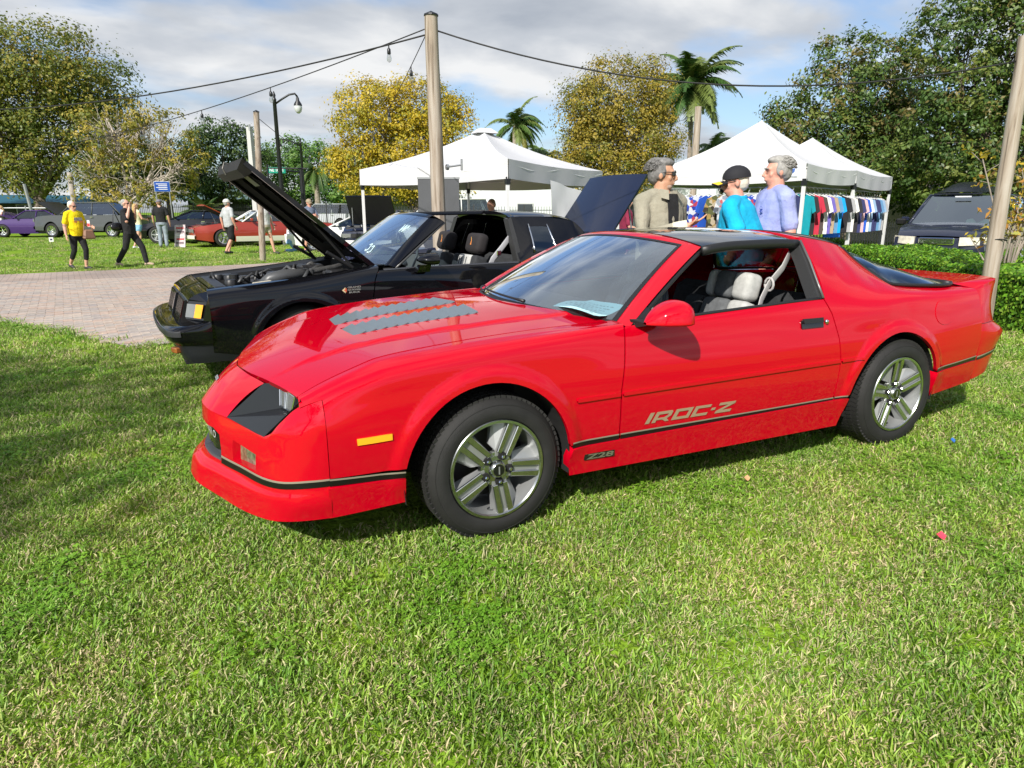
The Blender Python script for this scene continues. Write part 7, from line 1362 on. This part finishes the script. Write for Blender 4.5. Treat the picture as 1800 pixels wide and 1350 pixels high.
# navy minivan facing the camera at the right
vn = simple_car('parked_minivan', 'navy minivan with a roof box facing forward behind the hedge', 'van', (12.85, 5.62), R(20), NAVY, 4.8, .92, [(0, .84), (.12, .92), (.35, .99), (.95, 1.10), (4.6, 1.13), (4.8, 1.1)], (.95, 1.75, 4.3, 4.7, 1.72, .66), (.95, 3.9), .34, sill=.28, fz=(.40, .7), lamps=False, grille=False, bumper=NAVY, glass=glassmat('van_glass', (.25, .31, .33), refl=6.0))
for s in (-1, 1):
    b = MB(); rows = [[(-.115+.16*u*u+.012*v, s*(.40+.42*u), .69+.03*u+(.165-.02*u)*v+.02*math.sin(v*math.pi)) for v in np.linspace(0, 1, 5)] for u in np.linspace(0, 1, 7)]; b.grid(rows); b.grid([[Vector(p)+Vector((.10, 0, 0)) for p in r_] for r_ in rows]); b.grid([rows[0], [Vector(p)+Vector((.10, 0, 0)) for p in rows[0]]]); b.grid([rows[-1], [Vector(p)+Vector((.10, 0, 0)) for p in rows[-1]]]); b.grid([[r_[-1] for r_ in rows], [Vector(r_[-1])+Vector((.10, 0, 0)) for r_ in rows]])
    b.build('headlight', mat('hazed_lens', (.62, .58, .48), rough=.2, coat=.5, noise=.25, nscale=14), vn, smooth=True, angle=40, recalc=True)
gv = empty('grille'); gv.parent = vn; MB().box((-.12, 0, .775), (.05, .64, .14)).build('grille_frame', CHR, gv, bevel=.02); MB().box((-.135, 0, .775), (.03, .59, .105)).build('grille_mesh', mat('mesh_dark', (.04, .035, .035), rough=.5), gv)
mmh = MB().box((0, 0, 0), (.008, .006, .15)).mesh('mesh_wire', CHR)
for i in range(30):
    for sg in (-1, 1): q = link('mesh_wire', mmh, gv); q.location = (-.153, -.27+.54*i/29, .775); q.rotation_euler = (sg*R(45), 0, 0); q.scale = (1, 1, .80)
b = MB(); b.grid([[(1.75+2.2*u, .15+a*.46, 1.735+.27*math.sin(min(1, u*2.2+.08)*math.pi/2)*(1-abs(a)**3*.85)*(1-.35*max(0, u-.6))) for a in np.linspace(-1, 1, 11)] for u in np.linspace(0, 1, 11)]); b.grid([[(1.75, .15+a*.46, z) for a in np.linspace(-1, 1, 7)] for z in (1.715, 1.745)]); rbx = b.build('roof_box', mat('box_black', (.010, .012, .020), rough=.25), vn, smooth=True, recalc=True)
for s in (-1, 1): MB().hexa([(1.02, s*.98-.05, 1.06), (1.14, s*.98-.05, 1.06), (1.14, s*.98+.13*s, 1.06), (1.02, s*.98+.13*s, 1.06), (1.0, s*.96-.05, 1.20), (1.14, s*.96-.05, 1.20), (1.14, s*.98+.13*s, 1.20), (1.0, s*.98+.13*s, 1.20)]).build('wing_mirror', BLK, vn, bevel=.03, recalc=True)
b = MB(); b.grid([[(1.18+.25*u, -.62+.42*v, 1.115+.06*math.sin(u*3)*(1+math.sin(v*9))) for v in np.linspace(0, 1, 6)] for u in np.linspace(0, 1, 4)]); b.build('dash_paper', mat('mint_paper', (.55, .75, .55), rough=.8), vn)
MB().box((2.9, 0, 1.15), (.2, 1.4, .7)).build('rear_bench', CLOTH_D, vn, bevel=.05)
MB().box((1.0, 0, 1.02), (.55, 1.5, .12)).build('dashboard', mat('dash_dark', (.03, .03, .035), rough=.7), vn)
MB().box((1.60, 0, 1.66), (.02, .30, .03), Matrix.Rotation(R(50), 3, 'Y')).build('screen_banner', mat('banner_white', (.7, .72, .75), rough=.6), vn)
b = MB(); b.tube([(1.35, .36+.17*math.cos(t), 1.12+.16*math.sin(t)) for t in np.linspace(0, 6.28, 20)], .014, 6); b.build('steering_wheel', BLK, vn)
# price board leaning by the dark red car
sb = empty('show_board', (-1.0, 26.0, 0), R(-30), 'printed show board leaning in front of the dark red car', 'sign board'); a_ = Matrix.Rotation(R(-12), 3, 'X'); MB().box((0, 0, .42), (.42, .03, .85), a_).build('board', mat('board_print', (.50, .42, .44), rough=.7, noise=.5, nscale=9), sb)
for k in range(5): MB().box(a_ @ Vector((.02*(k % 2), -.02, .30-.14*k))+Vector((0, 0, .42)), (.30, .006, .06), a_).build('board_print', mat('board_c%d' % (k % 3), [(.5, .05, .06), (.15, .10, .12), (.7, .66, .66)][k % 3], rough=.7), sb)
# engine sign and red cooler behind the tail of the dark red car
co = empty('umbrella', (3.3, 30.5, 0), 0, 'red sunshade behind the dark red car', 'umbrella'); b = MB(); b.lathe([(0, 1.62), (.3, 1.55), (.62, 1.38), (.75, 1.18)], (0, 0, 0), 'z', 10); b.build('canopy', mat('shade_red', (.55, .01, .02), rough=.7), co); MB().tube([(0, 0, 0), (0, 0, 1.6)], .02, 6).build('pole', GALV, co)
# ================================================================== people
def skinm(n, c): return mat('skin_'+n, c, rough=.55, noise=.10, nscale=9)
SK1, SK2, SK3 = skinm('tan', (.50, .27, .17)), skinm('fair', (.60, .33, .235)), skinm('pink', (.60, .29, .21))
def cl(n, c): return mat('cloth_'+n, c, rough=.9, noise=.16, nscale=7, bump=1.0, bscale=11)
def ell(mb, c, r, M=None, n=14):
    M = M or Matrix.Identity(3); c = Vector(c); vs, fs = [], []; k = n//2
    for i in range(1, k):
        a = math.pi*i/k
        for j in range(n): t = 2*math.pi*j/n; vs.append(c+M @ Vector((r[0]*math.sin(a)*math.cos(t), r[1]*math.sin(a)*math.sin(t), r[2]*math.cos(a))))
    b = len(vs); vs += [c+M @ Vector((0, 0, r[2])), c+M @ Vector((0, 0, -r[2]))]
    fs += [(i*n+j, (i+1)*n+j, (i+1)*n+(j+1) % n, i*n+(j+1) % n) for i in range(k-2) for j in range(n)]; fs += [(b, j, (j+1) % n) for j in range(n)]+[(b+1, (k-2)*n+(j+1) % n, (k-2)*n+j) for j in range(n)]; mb.add(vs, fs)
def limb(mb, pts, rs, n=12):
    pts = [Vector(p) for p in pts]; mb.tube(pts, rs, n)
    for p, r in zip(pts, rs): r_ = r if not hasattr(r, '__len__') else min(r); ell(mb, p, (r_*.985,)*3, None, 10)
def fused(mb, name, m_, parent, vox, it=5):
    o = mb.build(name, m_, parent, smooth=True); r = o.modifiers.new('remesh', 'REMESH'); r.mode = 'VOXEL'; r.voxel_size = vox; r.use_smooth_shade = True; s = o.modifiers.new('smooth', 'SMOOTH'); s.factor = .5; s.iterations = it; return o
def hand(mb, w_, d, side, pn, size=1.0, curl=.5):
    """Palm and five fingers at wrist w_, pointing along d, palm normal pn."""
    d = Vector(d).normalized(); pn = Vector(pn); pn = (pn-d*pn.dot(d)).normalized(); sd = d.cross(pn)*side; k = size
    c = Vector(w_)+d*.05*k; M = Matrix((sd, pn, d)).transposed(); ell(mb, c, (.040*k, .017*k, .052*k), M, 10)
    for i, (o_, l) in enumerate(((-.030, .068), (-.010, .078), (.011, .074), (.030, .058))):
        b0 = c+d*.042*k+sd*o_*k; m1 = b0+(d*math.cos(curl*.4)+pn*math.sin(curl*.4))*l*.5*k+sd*o_*.15*k; e = m1+(d*math.cos(curl)+pn*math.sin(curl))*l*.55*k; mb.tube([b0-d*.01*k, m1, e], [.0095*k, .0088*k, .0068*k], 7)
    t0 = c-d*.02*k-sd*.030*k; t1 = t0+(d*.6-sd*.65+pn*.25).normalized()*.036*k; t2 = t1+(d*.9-sd*.25+pn*.3).normalized()*.032*k; mb.tube([t0, t1, t2], [.0115*k, .0100*k, .0078*k], 7)
def person(label, loc, rz, H=1.75, skin=SK2, shirt=None, pants=None, sleeve='short', leg='long', hair=None, hairstyle='short', cap=None, capbrim=None, glasses=False, head=(0, 0), arms=None, legs=None, lean=(0, 0), build=1.0, vox=.011, shoes=None, belly=0.0, group=None, tuck=False, beard=None, collar=False, pz=0.0):
    """Local frame: faces -y, right hand towards -x. Joints are given for a 1.75 m figure."""
    o = empty('person', loc, rz, label, 'person', group); o.scale = (H/1.75,)*3; lx, ly = lean; B = build
    sh = lambda z: Vector((lx*(z-.92)/.55, ly*(z-.92)/.55, 0)) if z > .92 else Vector((0, 0, 0))
    A = {'L': ((.255, .03, 1.16), (.27, -.06, .90)), 'R': ((-.255, .03, 1.16), (-.27, -.06, .90))}; A.update(arms or {})
    Lg = {'L': ((.10, -.02, .49), (.105, .03, .085), None), 'R': ((-.10, -.02, .49), (-.105, .03, .085), None)}; Lg.update(legs or {})
    pel = Vector((0, 0, .92+pz)); up = lambda z: Vector((0, 0, z+pz))+sh(z)
    Tz = [(.86, .115, .165), (.95, .115+belly*.5, .165), (1.08, .108+belly, .152+belly*.4), (1.20, .115+belly*.7, .160), (1.32, .122, .172), (1.40, .105, .170), (1.455, .075, .125), (1.50, .055, .06)]
    body = MB(); body.tube([up(z) for z, a, b_ in Tz], [(a*B, b_*B) for z, a, b_ in Tz], 16)
    hc = up(1.612); Mh = Matrix.Rotation(R(head[0]), 3, 'Z') @ Matrix.Rotation(R(head[1]), 3, 'X'); nk = up(1.49)
    limb(body, [nk, nk.lerp(hc, .6)+Vector((0, -.004, 0))], [.064, .060])
    hp2 = lambda x, y, z: hc+Mh @ Vector((x, y, z))
    ell(body, hp2(0, .008, .022), (.076, .096, .098), Mh); ell(body, hp2(0, -.030, -.045), (.058, .064, .068), Mh); ell(body, hp2(0, -.048, -.080), (.042, .036, .028), Mh, 10); ell(body, hp2(0, -.070, .028), (.058, .026, .020), Mh, 10)
    body.tube([hp2(0, -.086, .022), hp2(0, -.106, -.008), hp2(0, -.112, -.022), hp2(0, -.094, -.030)], [.009, .012, .0145, .010], 8)
    for s in (-1, 1):
        ell(body, hp2(s*.080, .012, -.004), (.010, .020, .032), Mh, 10); ell(body, hp2(s*.042, -.058, -.018), (.024, .018, .024), Mh, 8)
    body.tube([hp2(-.024, -.090, -.056), hp2(0, -.097, -.055), hp2(.024, -.090, -.056)], .0065, 6)
    wr = {}
    for k, s in (('L', 1), ('R', -1)):
        S0 = up(1.415)+Vector((s*.178*B, 0, 0)); E = Vector(A[k][0])+Vector((0, 0, pz))+sh(1.2); Wt = Vector(A[k][1])+Vector((0, 0, pz))+sh(1.1); wr[k] = (S0, E, Wt); limb(body, [S0, S0.lerp(E, .5), E, E.lerp(Wt, .35), Wt], [.056*B, .048*B, .041*B, .041*B, .028*B])
        dr = (Wt-E).normalized(); pn = A[k][2] if len(A[k]) > 2 else (-s, -.2, 0); hand(body, Wt, A[k][3] if len(A[k]) > 3 else dr, s, pn, 1.0, A[k][4] if len(A[k]) > 4 else .6)
    lj = {}
    for k, s in (('L', 1), ('R', -1)):
        h0 = Vector((s*.088*B, 0, .90+pz)); K, An = Vector(Lg[k][0]), Vector(Lg[k][1]); toe = Lg[k][2] or (An.x+s*.02, An.y-.15, An.z-.055); lj[k] = (h0, K, An, Vector(toe)); limb(body, [h0, h0.lerp(K, .5), K, K.lerp(An, .35), An], [.088*B, .074*B, .053*B, .054*B, .036*B]); limb(body, [An-Vector((0, 0, .03)), An.lerp(Vector(toe), .5)-Vector((0, 0, .02)), toe], [.036, .034, .026])
    fused(body, 'body', skin, o, vox, 4)
    if shirt:
        g = MB(); e = .018; zlow = .93 if tuck else .86
        T2 = [(zlow, .122+belly*.4, .176)]+[(z, a+e, b_+e) for z, a, b_ in Tz if z > zlow+.05 and z < 1.46]+[(1.475, .068, .085)]; g.tube([up(z) for z, a, b_ in T2], [(a*B, b_*B) for z, a, b_ in T2], 16)
        for k in ('L', 'R'):
            S0, E, Wt = wr[k]
            if sleeve == 'short': limb(g, [S0-Vector((0, 0, .012)), S0.lerp(E, .45), S0.lerp(E, .80)], [.060*B, .058*B, .062*B])
            elif sleeve == 'long': limb(g, [S0, S0.lerp(E, .5), E, E.lerp(Wt, .5), E.lerp(Wt, .90)], [.061*B, .057*B, .053*B, .048*B, .045*B])
            elif sleeve == 'cap': limb(g, [S0], [.064*B])
        for k in ('L', 'R'): limb(g, [wr[k][0]-Vector((0, 0, .004)), wr[k][0].lerp(up(1.46), .55)+Vector((0, 0, .012)), up(1.462)], [.066*B, .062*B, .062])
        if collar:
            nb = up(1.48); g.tube([nb+Vector((.078*math.cos(t), .072*math.sin(t), .018*math.sin(t))) for t in np.linspace(0, 6.28, 17)], .017, 8)
        fused(g, 'shirt', shirt, o, vox, 4)
    if pants:
        g = MB(); g.tube([Vector((0, 0, z+pz)) for z in (.84, .92, .99)], [(.135*B, .178*B), (.135*B, .180*B), (.122*B+belly*.3, .170*B)], 16)
        for k in ('L', 'R'):
            h0, K, An, toe = lj[k]
            if leg == 'long': limb(g, [h0, h0.lerp(K, .5), K, K.lerp(An, .5), K.lerp(An, .93)], [.100*B, .088*B, .072*B, .066*B, .060*B])
            elif leg == 'capri': limb(g, [h0, h0.lerp(K, .5), K, K.lerp(An, .55)], [.098*B, .084*B, .064*B, .058*B])
            elif leg == 'shorts': limb(g, [h0, h0.lerp(K, .5), h0.lerp(K, .88)], [.104*B, .100*B, .092*B])
            elif leg == 'brief': limb(g, [h0, h0.lerp(K, .42)], [.104*B, .100*B])
        fused(g, 'trousers' if leg != 'shorts' else 'shorts', pants, o, vox, 4)
    if shoes:
        for k in ('L', 'R'):
            h0, K, An, toe = lj[k]; g = MB(); limb(g, [An+Vector((0, .03, -.045)), An.lerp(toe, .5)-Vector((0, 0, .015)), toe+Vector((0, 0, .005))], [.046, .044, .036]); fused(g, 'shoe', shoes, o, min(vox, .011), 3)
    if hair:
        g = MB(); ell(g, hp2(0, .030, .046), (.079, .088, .080), Mh); ell(g, hp2(0, .050, .002), (.073, .064, .078), Mh)
        if hairstyle == 'full': ell(g, hp2(0, -.005, .092), (.070, .078, .042), Mh); ell(g, hp2(.01, -.045, .098), (.050, .040, .022), Mh); [ell(g, hp2(s*.068, .02, .02), (.020, .05, .055), Mh) for s in (-1, 1)]
        if hairstyle == 'long': g.tube([hp2(0, .05, .05), hp2(0, .085, -.08), hp2(0, .09, -.22), hp2(.01, .085, -.36)], [(.075, .085), (.06, .09), (.045, .085), (.02, .05)], 12)
        if hairstyle == 'bun': ell(g, hp2(0, .125, .035), (.045, .045, .042), Mh)
        fused(g, 'hair', hair, o, min(vox, .009), 2)
        g2 = MB()
        for i in range(520 if vox < .008 and not cap else 0):
            th, ph = rng.uniform(-2.5, 2.5), rng.uniform(.05, 1.75); q = Vector((math.sin(ph)*math.sin(th)*.078, .032+math.sin(ph)*math.cos(th)*.086, .046+math.cos(ph)*.080)); tdir = Vector((q.x*2, q.y*2+.05, .02)).normalized(); g2.tube([hc+Mh @ q*.98, hc+Mh @ (q+tdir*.008+Vector((0, .012, .002))), hc+Mh @ (q+tdir*.006+Vector((0, .026, -.010)))], [.0034, .0030, .0012], 4)
        if g2.v: g2.build('hair_locks', hair, o, smooth=True)
    if beard: g = MB(); ell(g, hp2(0, -.044, -.076), (.052, .044, .038), Mh); ell(g, hp2(0, -.076, -.046), (.034, .026, .010), Mh, 10); fused(g, 'beard', beard, o, min(vox, .008), 2)
    if cap:
        cb = empty('cap'); cb.parent = o; g = MB(); rows = [[hp2(.096*math.cos(t)*math.cos(p_), .014+.116*math.sin(t)*math.cos(p_), .046+.098*math.sin(p_)) for t in np.linspace(0, 2*math.pi, 21)] for p_ in np.linspace(-.12, math.pi/2*.98, 7)]; g.grid(rows); g.build('crown', cap, cb, smooth=True)
        bp_ = lambda a, v, dz=0: hp2(a*.090*(1-.20*v*abs(a)), -.062-.128*v*(1-.42*a*a), .036-.012*v-.026*a*a+dz)
        g = MB(); rows = [[bp_(a, v) for a in np.linspace(-1, 1, 11)] for v in np.linspace(0, 1, 6)]; g.grid(rows); g.grid([[bp_(a, v, -.007) for a in np.linspace(-1, 1, 11)] for v in np.linspace(0, 1, 6)]); g.add([rows[-1][i] for i in range(11)]+[bp_(a, 1, -.007) for a in np.linspace(-1, 1, 11)], [(i, i+1, 12+i, 11+i) for i in range(10)]); g.build('brim', cap, cb, smooth=True)
        if capbrim: g = MB(); g.grid([[bp_(a, v, .003) for a in np.linspace(-.95, .95, 11)] for v in (.52, .98)]); g.build('brim_braid', capbrim, cb)
    if vox < .008:
        ey = MB()
        for s in (-1, 1): ell(ey, hp2(s*.030, -.0885, .006), (.0085, .0045, .0048), Mh, 8)
        ey.build('eyes', mat('eye_dark', (.05, .035, .03), rough=.3), o, smooth=True)
        for s in (-1, 1): q = MB(); q.tube([hp2(s*.012, -.097, .030), hp2(s*.032, -.094, .036), hp2(s*.052, -.082, .030)], [.004, .0055, .003], 6); q.build('eyebrow', hair or BLK, o, smooth=True)
    if glasses:
        g = empty('sunglasses'); g.parent = o
        for s in (-1, 1):
            q = MB(); rows = [[hp2(s*(.008+.058*u), -.100+.030*u*u, .030-.036*v*(1-.25*u)) for u in np.linspace(0, 1, 6)] for v in (0, .5, 1)]; q.grid(rows); q.build('lens', BLKG, g, smooth=True)
            q = MB(); q.tube([hp2(s*.066, -.072, .024), hp2(s*.082, -.03, .022), hp2(s*.084, .02, .012)], .0035, 6); q.build('temple', BLK, g)
        q = MB(); q.tube([hp2(-.03, -.101, .024), hp2(.03, -.101, .024)], .003, 6); q.build('bridge', BLK, g)
    return o
HG, HS, HW, HB, HBL = mat('hair_grey', (.16, .155, .15), rough=.7, noise=.35, nscale=40), mat('hair_silver', (.30, .29, .27), rough=.7, noise=.25, nscale=40), mat('hair_white', (.66, .60, .50), rough=.7, noise=.15, nscale=30), mat('hair_blonde', (.46, .30, .12), rough=.7, noise=.25, nscale=30), mat('hair_brown', (.16, .09, .05), rough=.7)
KH, TQ, LV = cl('khaki', (.29, .27, .205)), cl('turquoise', (.0, .35, .58)), cl('lavender', (.29, .33, .60)); JN, BK = cl('denim', (.09, .13, .22)), cl('black', (.010, .010, .011))
SHO = mat('shoe_dark', (.03, .028, .028), rough=.6); SHW = mat('shoe_white', (.7, .7, .7), rough=.6)
M3 = 'men talking behind the red coupe'
# man in khaki shirt
m1 = person('grey-haired man in open khaki shirt and sunglasses, gesturing with one hand', (2.36, 1.14, 0), R(4), 1.79, SK1, KH, cl('chino', (.14, .12, .09)), 'long', 'long', HG, 'full', None, None, True, (50, 3), {'R': ((-.25, -.10, 1.16), (-.02, -.32, 1.24), (0, .2, 1), (.80, -.42, .42), .35), 'L': ((.25, .05, 1.16), (.20, -.10, .93))}, vox=.0075, belly=.03, group=M3, beard=mat('stubble', (.40, .28, .22), rough=.8, noise=.3, nscale=60), collar=True, shoes=SHO, build=1.06)
b = MB(); rows = [[Vector((a*.052*(1.1-.3*v), -.150-.012*v*(1-a*a)-.012*math.sin(v*3), 1.475-.50*v)) for a in np.linspace(-1, 1, 7)] for v in np.linspace(0, 1, 9)]
for r_ in rows:
    for p in r_: p.y = -.118-.030*math.sin(min(1, (1.475-p.z)/.16)*math.pi/2)-.018*math.sin(min(1, max(0, (1.30-p.z)/.3))*math.pi)
b.grid(rows); b.build('undershirt', BK, m1, smooth=True)
b = MB(); S_ = Vector((-.090, -.255, 1.222)); E_ = Vector((-.020, -.325, 1.245)); b.tube([S_, E_], [.046, .043], 14); b.build('cuff', mat('cuff_cream', (.72, .68, .52), rough=.8), m1, smooth=True)
for sx in (-1, 1): b = MB(); b.add([(sx*.035, -.120, 1.500), (sx*.085, -.075, 1.512), (sx*.105, -.118, 1.445), (sx*.055, -.152, 1.430)], [(0, 1, 2, 3)]); b.build('collar_flap', KH, m1)
# man in turquoise
m2 = person('man in turquoise polo and black cap with gold braid', (3.18, 1.05, 0), R(-150), 1.74, SK3, TQ, JN, 'short', 'long', HW, 'short', mat('cap_black', (.010, .010, .014), rough=.8), mat('braid_gold', (.75, .50, .03), rough=.5), True, (20, 8), {'L': ((.34, .10, 1.20), (.22, -.02, 1.00), (-1, 0, 0), (-.6, -.5, -.3)), 'R': ((-.34, .10, 1.20), (-.22, -.02, 1.00), (1, 0, 0), (.6, -.5, -.3))}, vox=.0075, belly=.06, group=M3, lean=(0, -.09), collar=True, shoes=SHO, build=1.12, tuck=True)
b = MB(); b.tube([(.192*math.cos(t), .150*math.sin(t), .955) for t in np.linspace(0, 6.28, 25)], [(.006, .018)]*25, 8); b.build('belt', BLK, m2)
# man in lavender
m3 = person('silver-haired man in lavender polo with round chest emblem', (3.52, 1.08, 0), R(-110), 1.84, SK3, LV, cl('slate', (.10, .12, .15)), 'short', 'long', HS, 'full', None, None, False, (-14, 2), {'L': ((.25, .03, 1.15), (.24, -.14, .92)), 'R': ((-.25, .03, 1.15), (-.26, -.10, .91))}, vox=.0075, belly=.045, group=M3, collar=True, shoes=SHO, build=1.08)
b = MB()
for t in np.linspace(0, 2*math.pi, 9)[:-1]: b.add([(.10+r_*math.cos(t+d_), -.160-.0*r_, 1.315+r_*math.sin(t+d_)) for r_, d_ in ((.030, 0), (.034, 0), (.034, .6), (.030, .6))], [(0, 1, 2, 3)])
b.box((.10, -.160, 1.315), (.022, .003, .026)); b.box((.108, -.160, 1.322), (.03, .003, .008)); b.build('chest_emblem', mat('emblem_navy', (.05, .09, .40), rough=.8), m3)
# walkers on the far lawn
FW = 'visitors walking on the far lawn'
w1 = person('white-haired woman in yellow T-shirt and black leggings walking', (-3.24, 15.80, 0), R(40), 1.60, SK2, cl('yellow', (.78, .60, .0)), BK, 'short', 'capri', HW, 'short', None, None, True, (18, 16), {'R': ((-.26, .02, 1.15), (-.28, -.02, .90)), 'L': ((.25, -.02, 1.15), (.26, -.24, 1.10))}, {'L': ((.10, -.14, .52), (.10, -.06, .10), None), 'R': ((-.09, .04, .50), (-.07, .30, .16), (-.06, .20, .05))}, belly=.04, shoes=SHO, group=FW, build=1.04)
bg_ = empty('handbag', (-2.98, 15.72, .72), R(30), 'brown handbag at the hip of the woman in yellow', 'handbag'); MB().hexa([(-.14, -.06, 0), (.14, -.06, 0), (.14, .06, 0), (-.14, .06, 0), (-.10, -.04, .22), (.10, -.04, .22), (.10, .04, .22), (-.10, .04, .22)]).build('bag_body', mat('bag_brown', (.24, .13, .08), rough=.6), bg_, bevel=.03); MB().tube([(-.10, 0, .2), (-.05, .02, .42), (.05, .02, .42), (.10, 0, .2)], .012, 6).build('bag_strap', mat('bag_brown', (.24, .13, .08)), bg_)
pp = empty('leaflet', (-2.93, 15.48, 1.0), R(35), 'red and white leaflet in the hand of the woman in yellow', 'paper'); b = MB(); b.box((0, 0, .08), (.006, .10, .15)); b.build('sheet', mat('leaflet_white', (.75, .75, .76)), pp); MB().box((-.006, 0, .05), (.004, .09, .07)).build('print', mat('leaflet_red', (.6, .05, .06)), pp)
for k in range(3): pass
b = MB(); f = lambda x, z: (x, -.152-.012*math.cos(x*9), z); b.add([f(x, z) for x, z in ((-.10, 1.33), (.10, 1.33), (.11, 1.25), (-.11, 1.25))], [(0, 1, 2, 3)]); b.build('shirt_print', mat('print_grey', (.40, .38, .36), rough=.8, noise=.5, nscale=40), w1); b = MB(); b.add([f(x, z) for x, z in ((-.12, 1.245), (.12, 1.245), (.10, 1.20), (-.10, 1.20))], [(0, 1, 2, 3)]); b.build('shirt_print', mat('print_orange', (.75, .25, .08), rough=.8), w1)
w2 = person('woman in black top and black trousers striding with a hand at her face', (-2.18, 16.5, 0), R(66), 1.66, SK2, BK, cl('black2', (.014, .014, .016)), 'short', 'long', HS, 'bun', None, None, True, (0, 0), {'R': ((-.26, -.10, 1.17), (-.13, -.15, 1.52), (0, -1, .2)), 'L': ((.25, -.06, 1.16), (.12, -.17, 1.48), (0, -1, .2))}, {'L': ((.10, -.24, .50), (.11, -.30, .10), None), 'R': ((-.09, .10, .50), (-.08, .36, .12), (-.08, .26, .04))}, belly=.03, shoes=mat('shoe_tan', (.45, .33, .24), rough=.7), group=FW, build=1.06)
bg_ = empty('shoulder_bag', (-2.42, 16.38, .98), R(50), 'black shoulder bag under the arm of the striding woman', 'handbag'); b = MB(); ell(b, (0, 0, 0), (.20, .08, .11)); b.build('bag_body', mat('bag_black', (.012, .012, .014), rough=.25), bg_, smooth=True); MB().tube([(-.12, 0, .06), (-.02, .03, .40), (.10, 0, .06)], .012, 6).build('bag_strap', BLK, bg_)
person('long-haired blonde in pale blue denim shorts seen from behind', (-2.35, 25.5, 0), R(120), 1.62, SK2, cl('ivory_top', (.66, .62, .40)), cl('lightdenim', (.22, .42, .62)), 'cap', 'brief', HB, 'long', None, None, False, (0, 0), {'R': ((-.25, -.06, 1.16), (-.20, -.25, 1.12)), 'L': ((.25, -.06, 1.16), (.16, -.26, 1.14))}, {'L': ((.10, -.10, .50), (.11, -.02, .10), None), 'R': ((-.10, .10, .50), (-.11, .30, .12), (-.11, .2, .05))}, shoes=SHW, group=FW)
person('man in black T-shirt, jeans and grey cap with his back turned', (-1.58, 25.7, 0), R(168), 1.76, SK2, BK, cl('greyjean', (.26, .30, .36)), 'short', 'long', HBL, 'short', mat('cap_grey', (.16, .15, .18), rough=.8), None, False, (20, 14), shoes=SHO, group=FW, build=1.05)
person('man in grey T-shirt, black shorts and white cap striding away', (.42, 20.6, 0), R(124), 1.72, SK3, cl('heather', (.40, .41, .42)), BK, 'short', 'shorts', HS, 'short', mat('cap_white', (.66, .64, .58), rough=.8), None, False, (0, 0), {'R': ((-.25, .05, 1.15), (-.24, -.06, .90)), 'L': ((.26, .08, 1.16), (.25, .04, .90))}, {'L': ((.10, -.12, .50), (.11, .02, .10), None), 'R': ((-.10, .05, .48), (-.10, .28, .13), (-.10, .17, .04))}, shoes=SHO, group=FW, belly=.03)
w9 = person('bare-legged person in white T-shirt with purple print behind the thin post', (1.47, 20.15, 0), R(40), 1.74, SK2, cl('white_tee', (.66, .64, .64)), cl('beige', (.42, .36, .28)), 'short', 'brief', HBL, 'short', None, None, False, (0, 0), None, {'L': ((.10, -.10, .50), (.14, -.16, .09), None), 'R': ((-.10, .06, .49), (-.14, .16, .10), None)}, shoes=SHO, group=FW)
b = MB(); b.add([(.02, -.158, 1.36), (.12, -.150, 1.34), (.11, -.152, 1.24), (.03, -.158, 1.26)], [(0, 1, 2, 3)]); b.build('shirt_print', mat('print_purple', (.25, .10, .30), rough=.8), w9)
person('person in pale top and blue jeans kneeling by the white sports car', (2.30, 21.05, -.42), R(118), 1.66, SK2, cl('pale_top', (.62, .60, .66)), cl('bluejean', (.16, .32, .56)), 'long', 'long', HB, 'long', None, None, False, (0, 22), {'R': ((-.22, -.22, 1.16), (-.12, -.42, 1.06)), 'L': ((.22, -.20, 1.16), (.10, -.42, 1.04))}, {'L': ((.10, -.36, .80), (.11, -.34, .50), None), 'R': ((-.10, -.16, .50), (-.10, .26, .50), (-.10, .36, .44))}, lean=(0, -.16), shoes=SHO, group=FW, pz=-.10)
person('man in shorts standing half hidden behind the raised black hood', (2.98, 20.75, 0), R(20), 1.74, SK3, cl('slate_tee', (.14, .17, .24)), cl('stone', (.40, .38, .34)), 'short', 'shorts', HBL, 'short', mat('cap_tan', (.30, .24, .16), rough=.8), None, False, (0, 5), {'L': ((.24, -.08, 1.16), (.10, -.26, 1.22)), 'R': ((-.24, -.08, 1.16), (-.08, -.26, 1.20))}, {'L': ((.20, -.05, .49), (.26, 0, .09), None), 'R': ((-.20, -.05, .49), (-.26, 0, .09), None)}, shoes=SHO, group=FW)
person('long-haired woman in white top leaning forward by the purple car', (-9.2, 41.0, 0), R(-60), 1.62, SK2, cl('white_top', (.72, .70, .70)), cl('tan_short', (.34, .25, .17)), 'cap', 'brief', HB, 'long', None, None, False, (0, 10), {'R': ((-.22, -.12, 1.15), (-.16, -.32, 1.05)), 'L': ((.22, -.12, 1.15), (.16, -.32, 1.05))}, {'L': ((.10, -.16, .50), (.11, -.28, .10), None), 'R': ((-.10, .06, .48), (-.10, .16, .10), None)}, shoes=mat('shoe_tan', (.45, .33, .24)), group=FW, vox=.014)
person('person in maroon shirt behind the tilted navy hood', (6.35, 7.3, 0), R(60), 1.66, SK2, cl('maroon', (.22, .015, .05)), BK, 'short', 'long', HBL, 'short', None, None, False, (0, 0), {'R': ((-.24, -.05, 1.15), (-.16, -.28, 1.06))}, shoes=SHO, vox=.013)
person('person in dark blue T-shirt working under the left canopy', (4.55, 9.1, 0), R(-70), 1.60, SK3, cl('work_blue', (.06, .12, .30)), BK, 'short', 'long', HBL, 'short', None, None, False, (0, 20), {'L': ((.24, -.12, 1.15), (.12, -.34, 1.05)), 'R': ((-.24, -.12, 1.15), (-.12, -.34, 1.05))}, lean=(0, -.12), shoes=SHO, vox=.013)
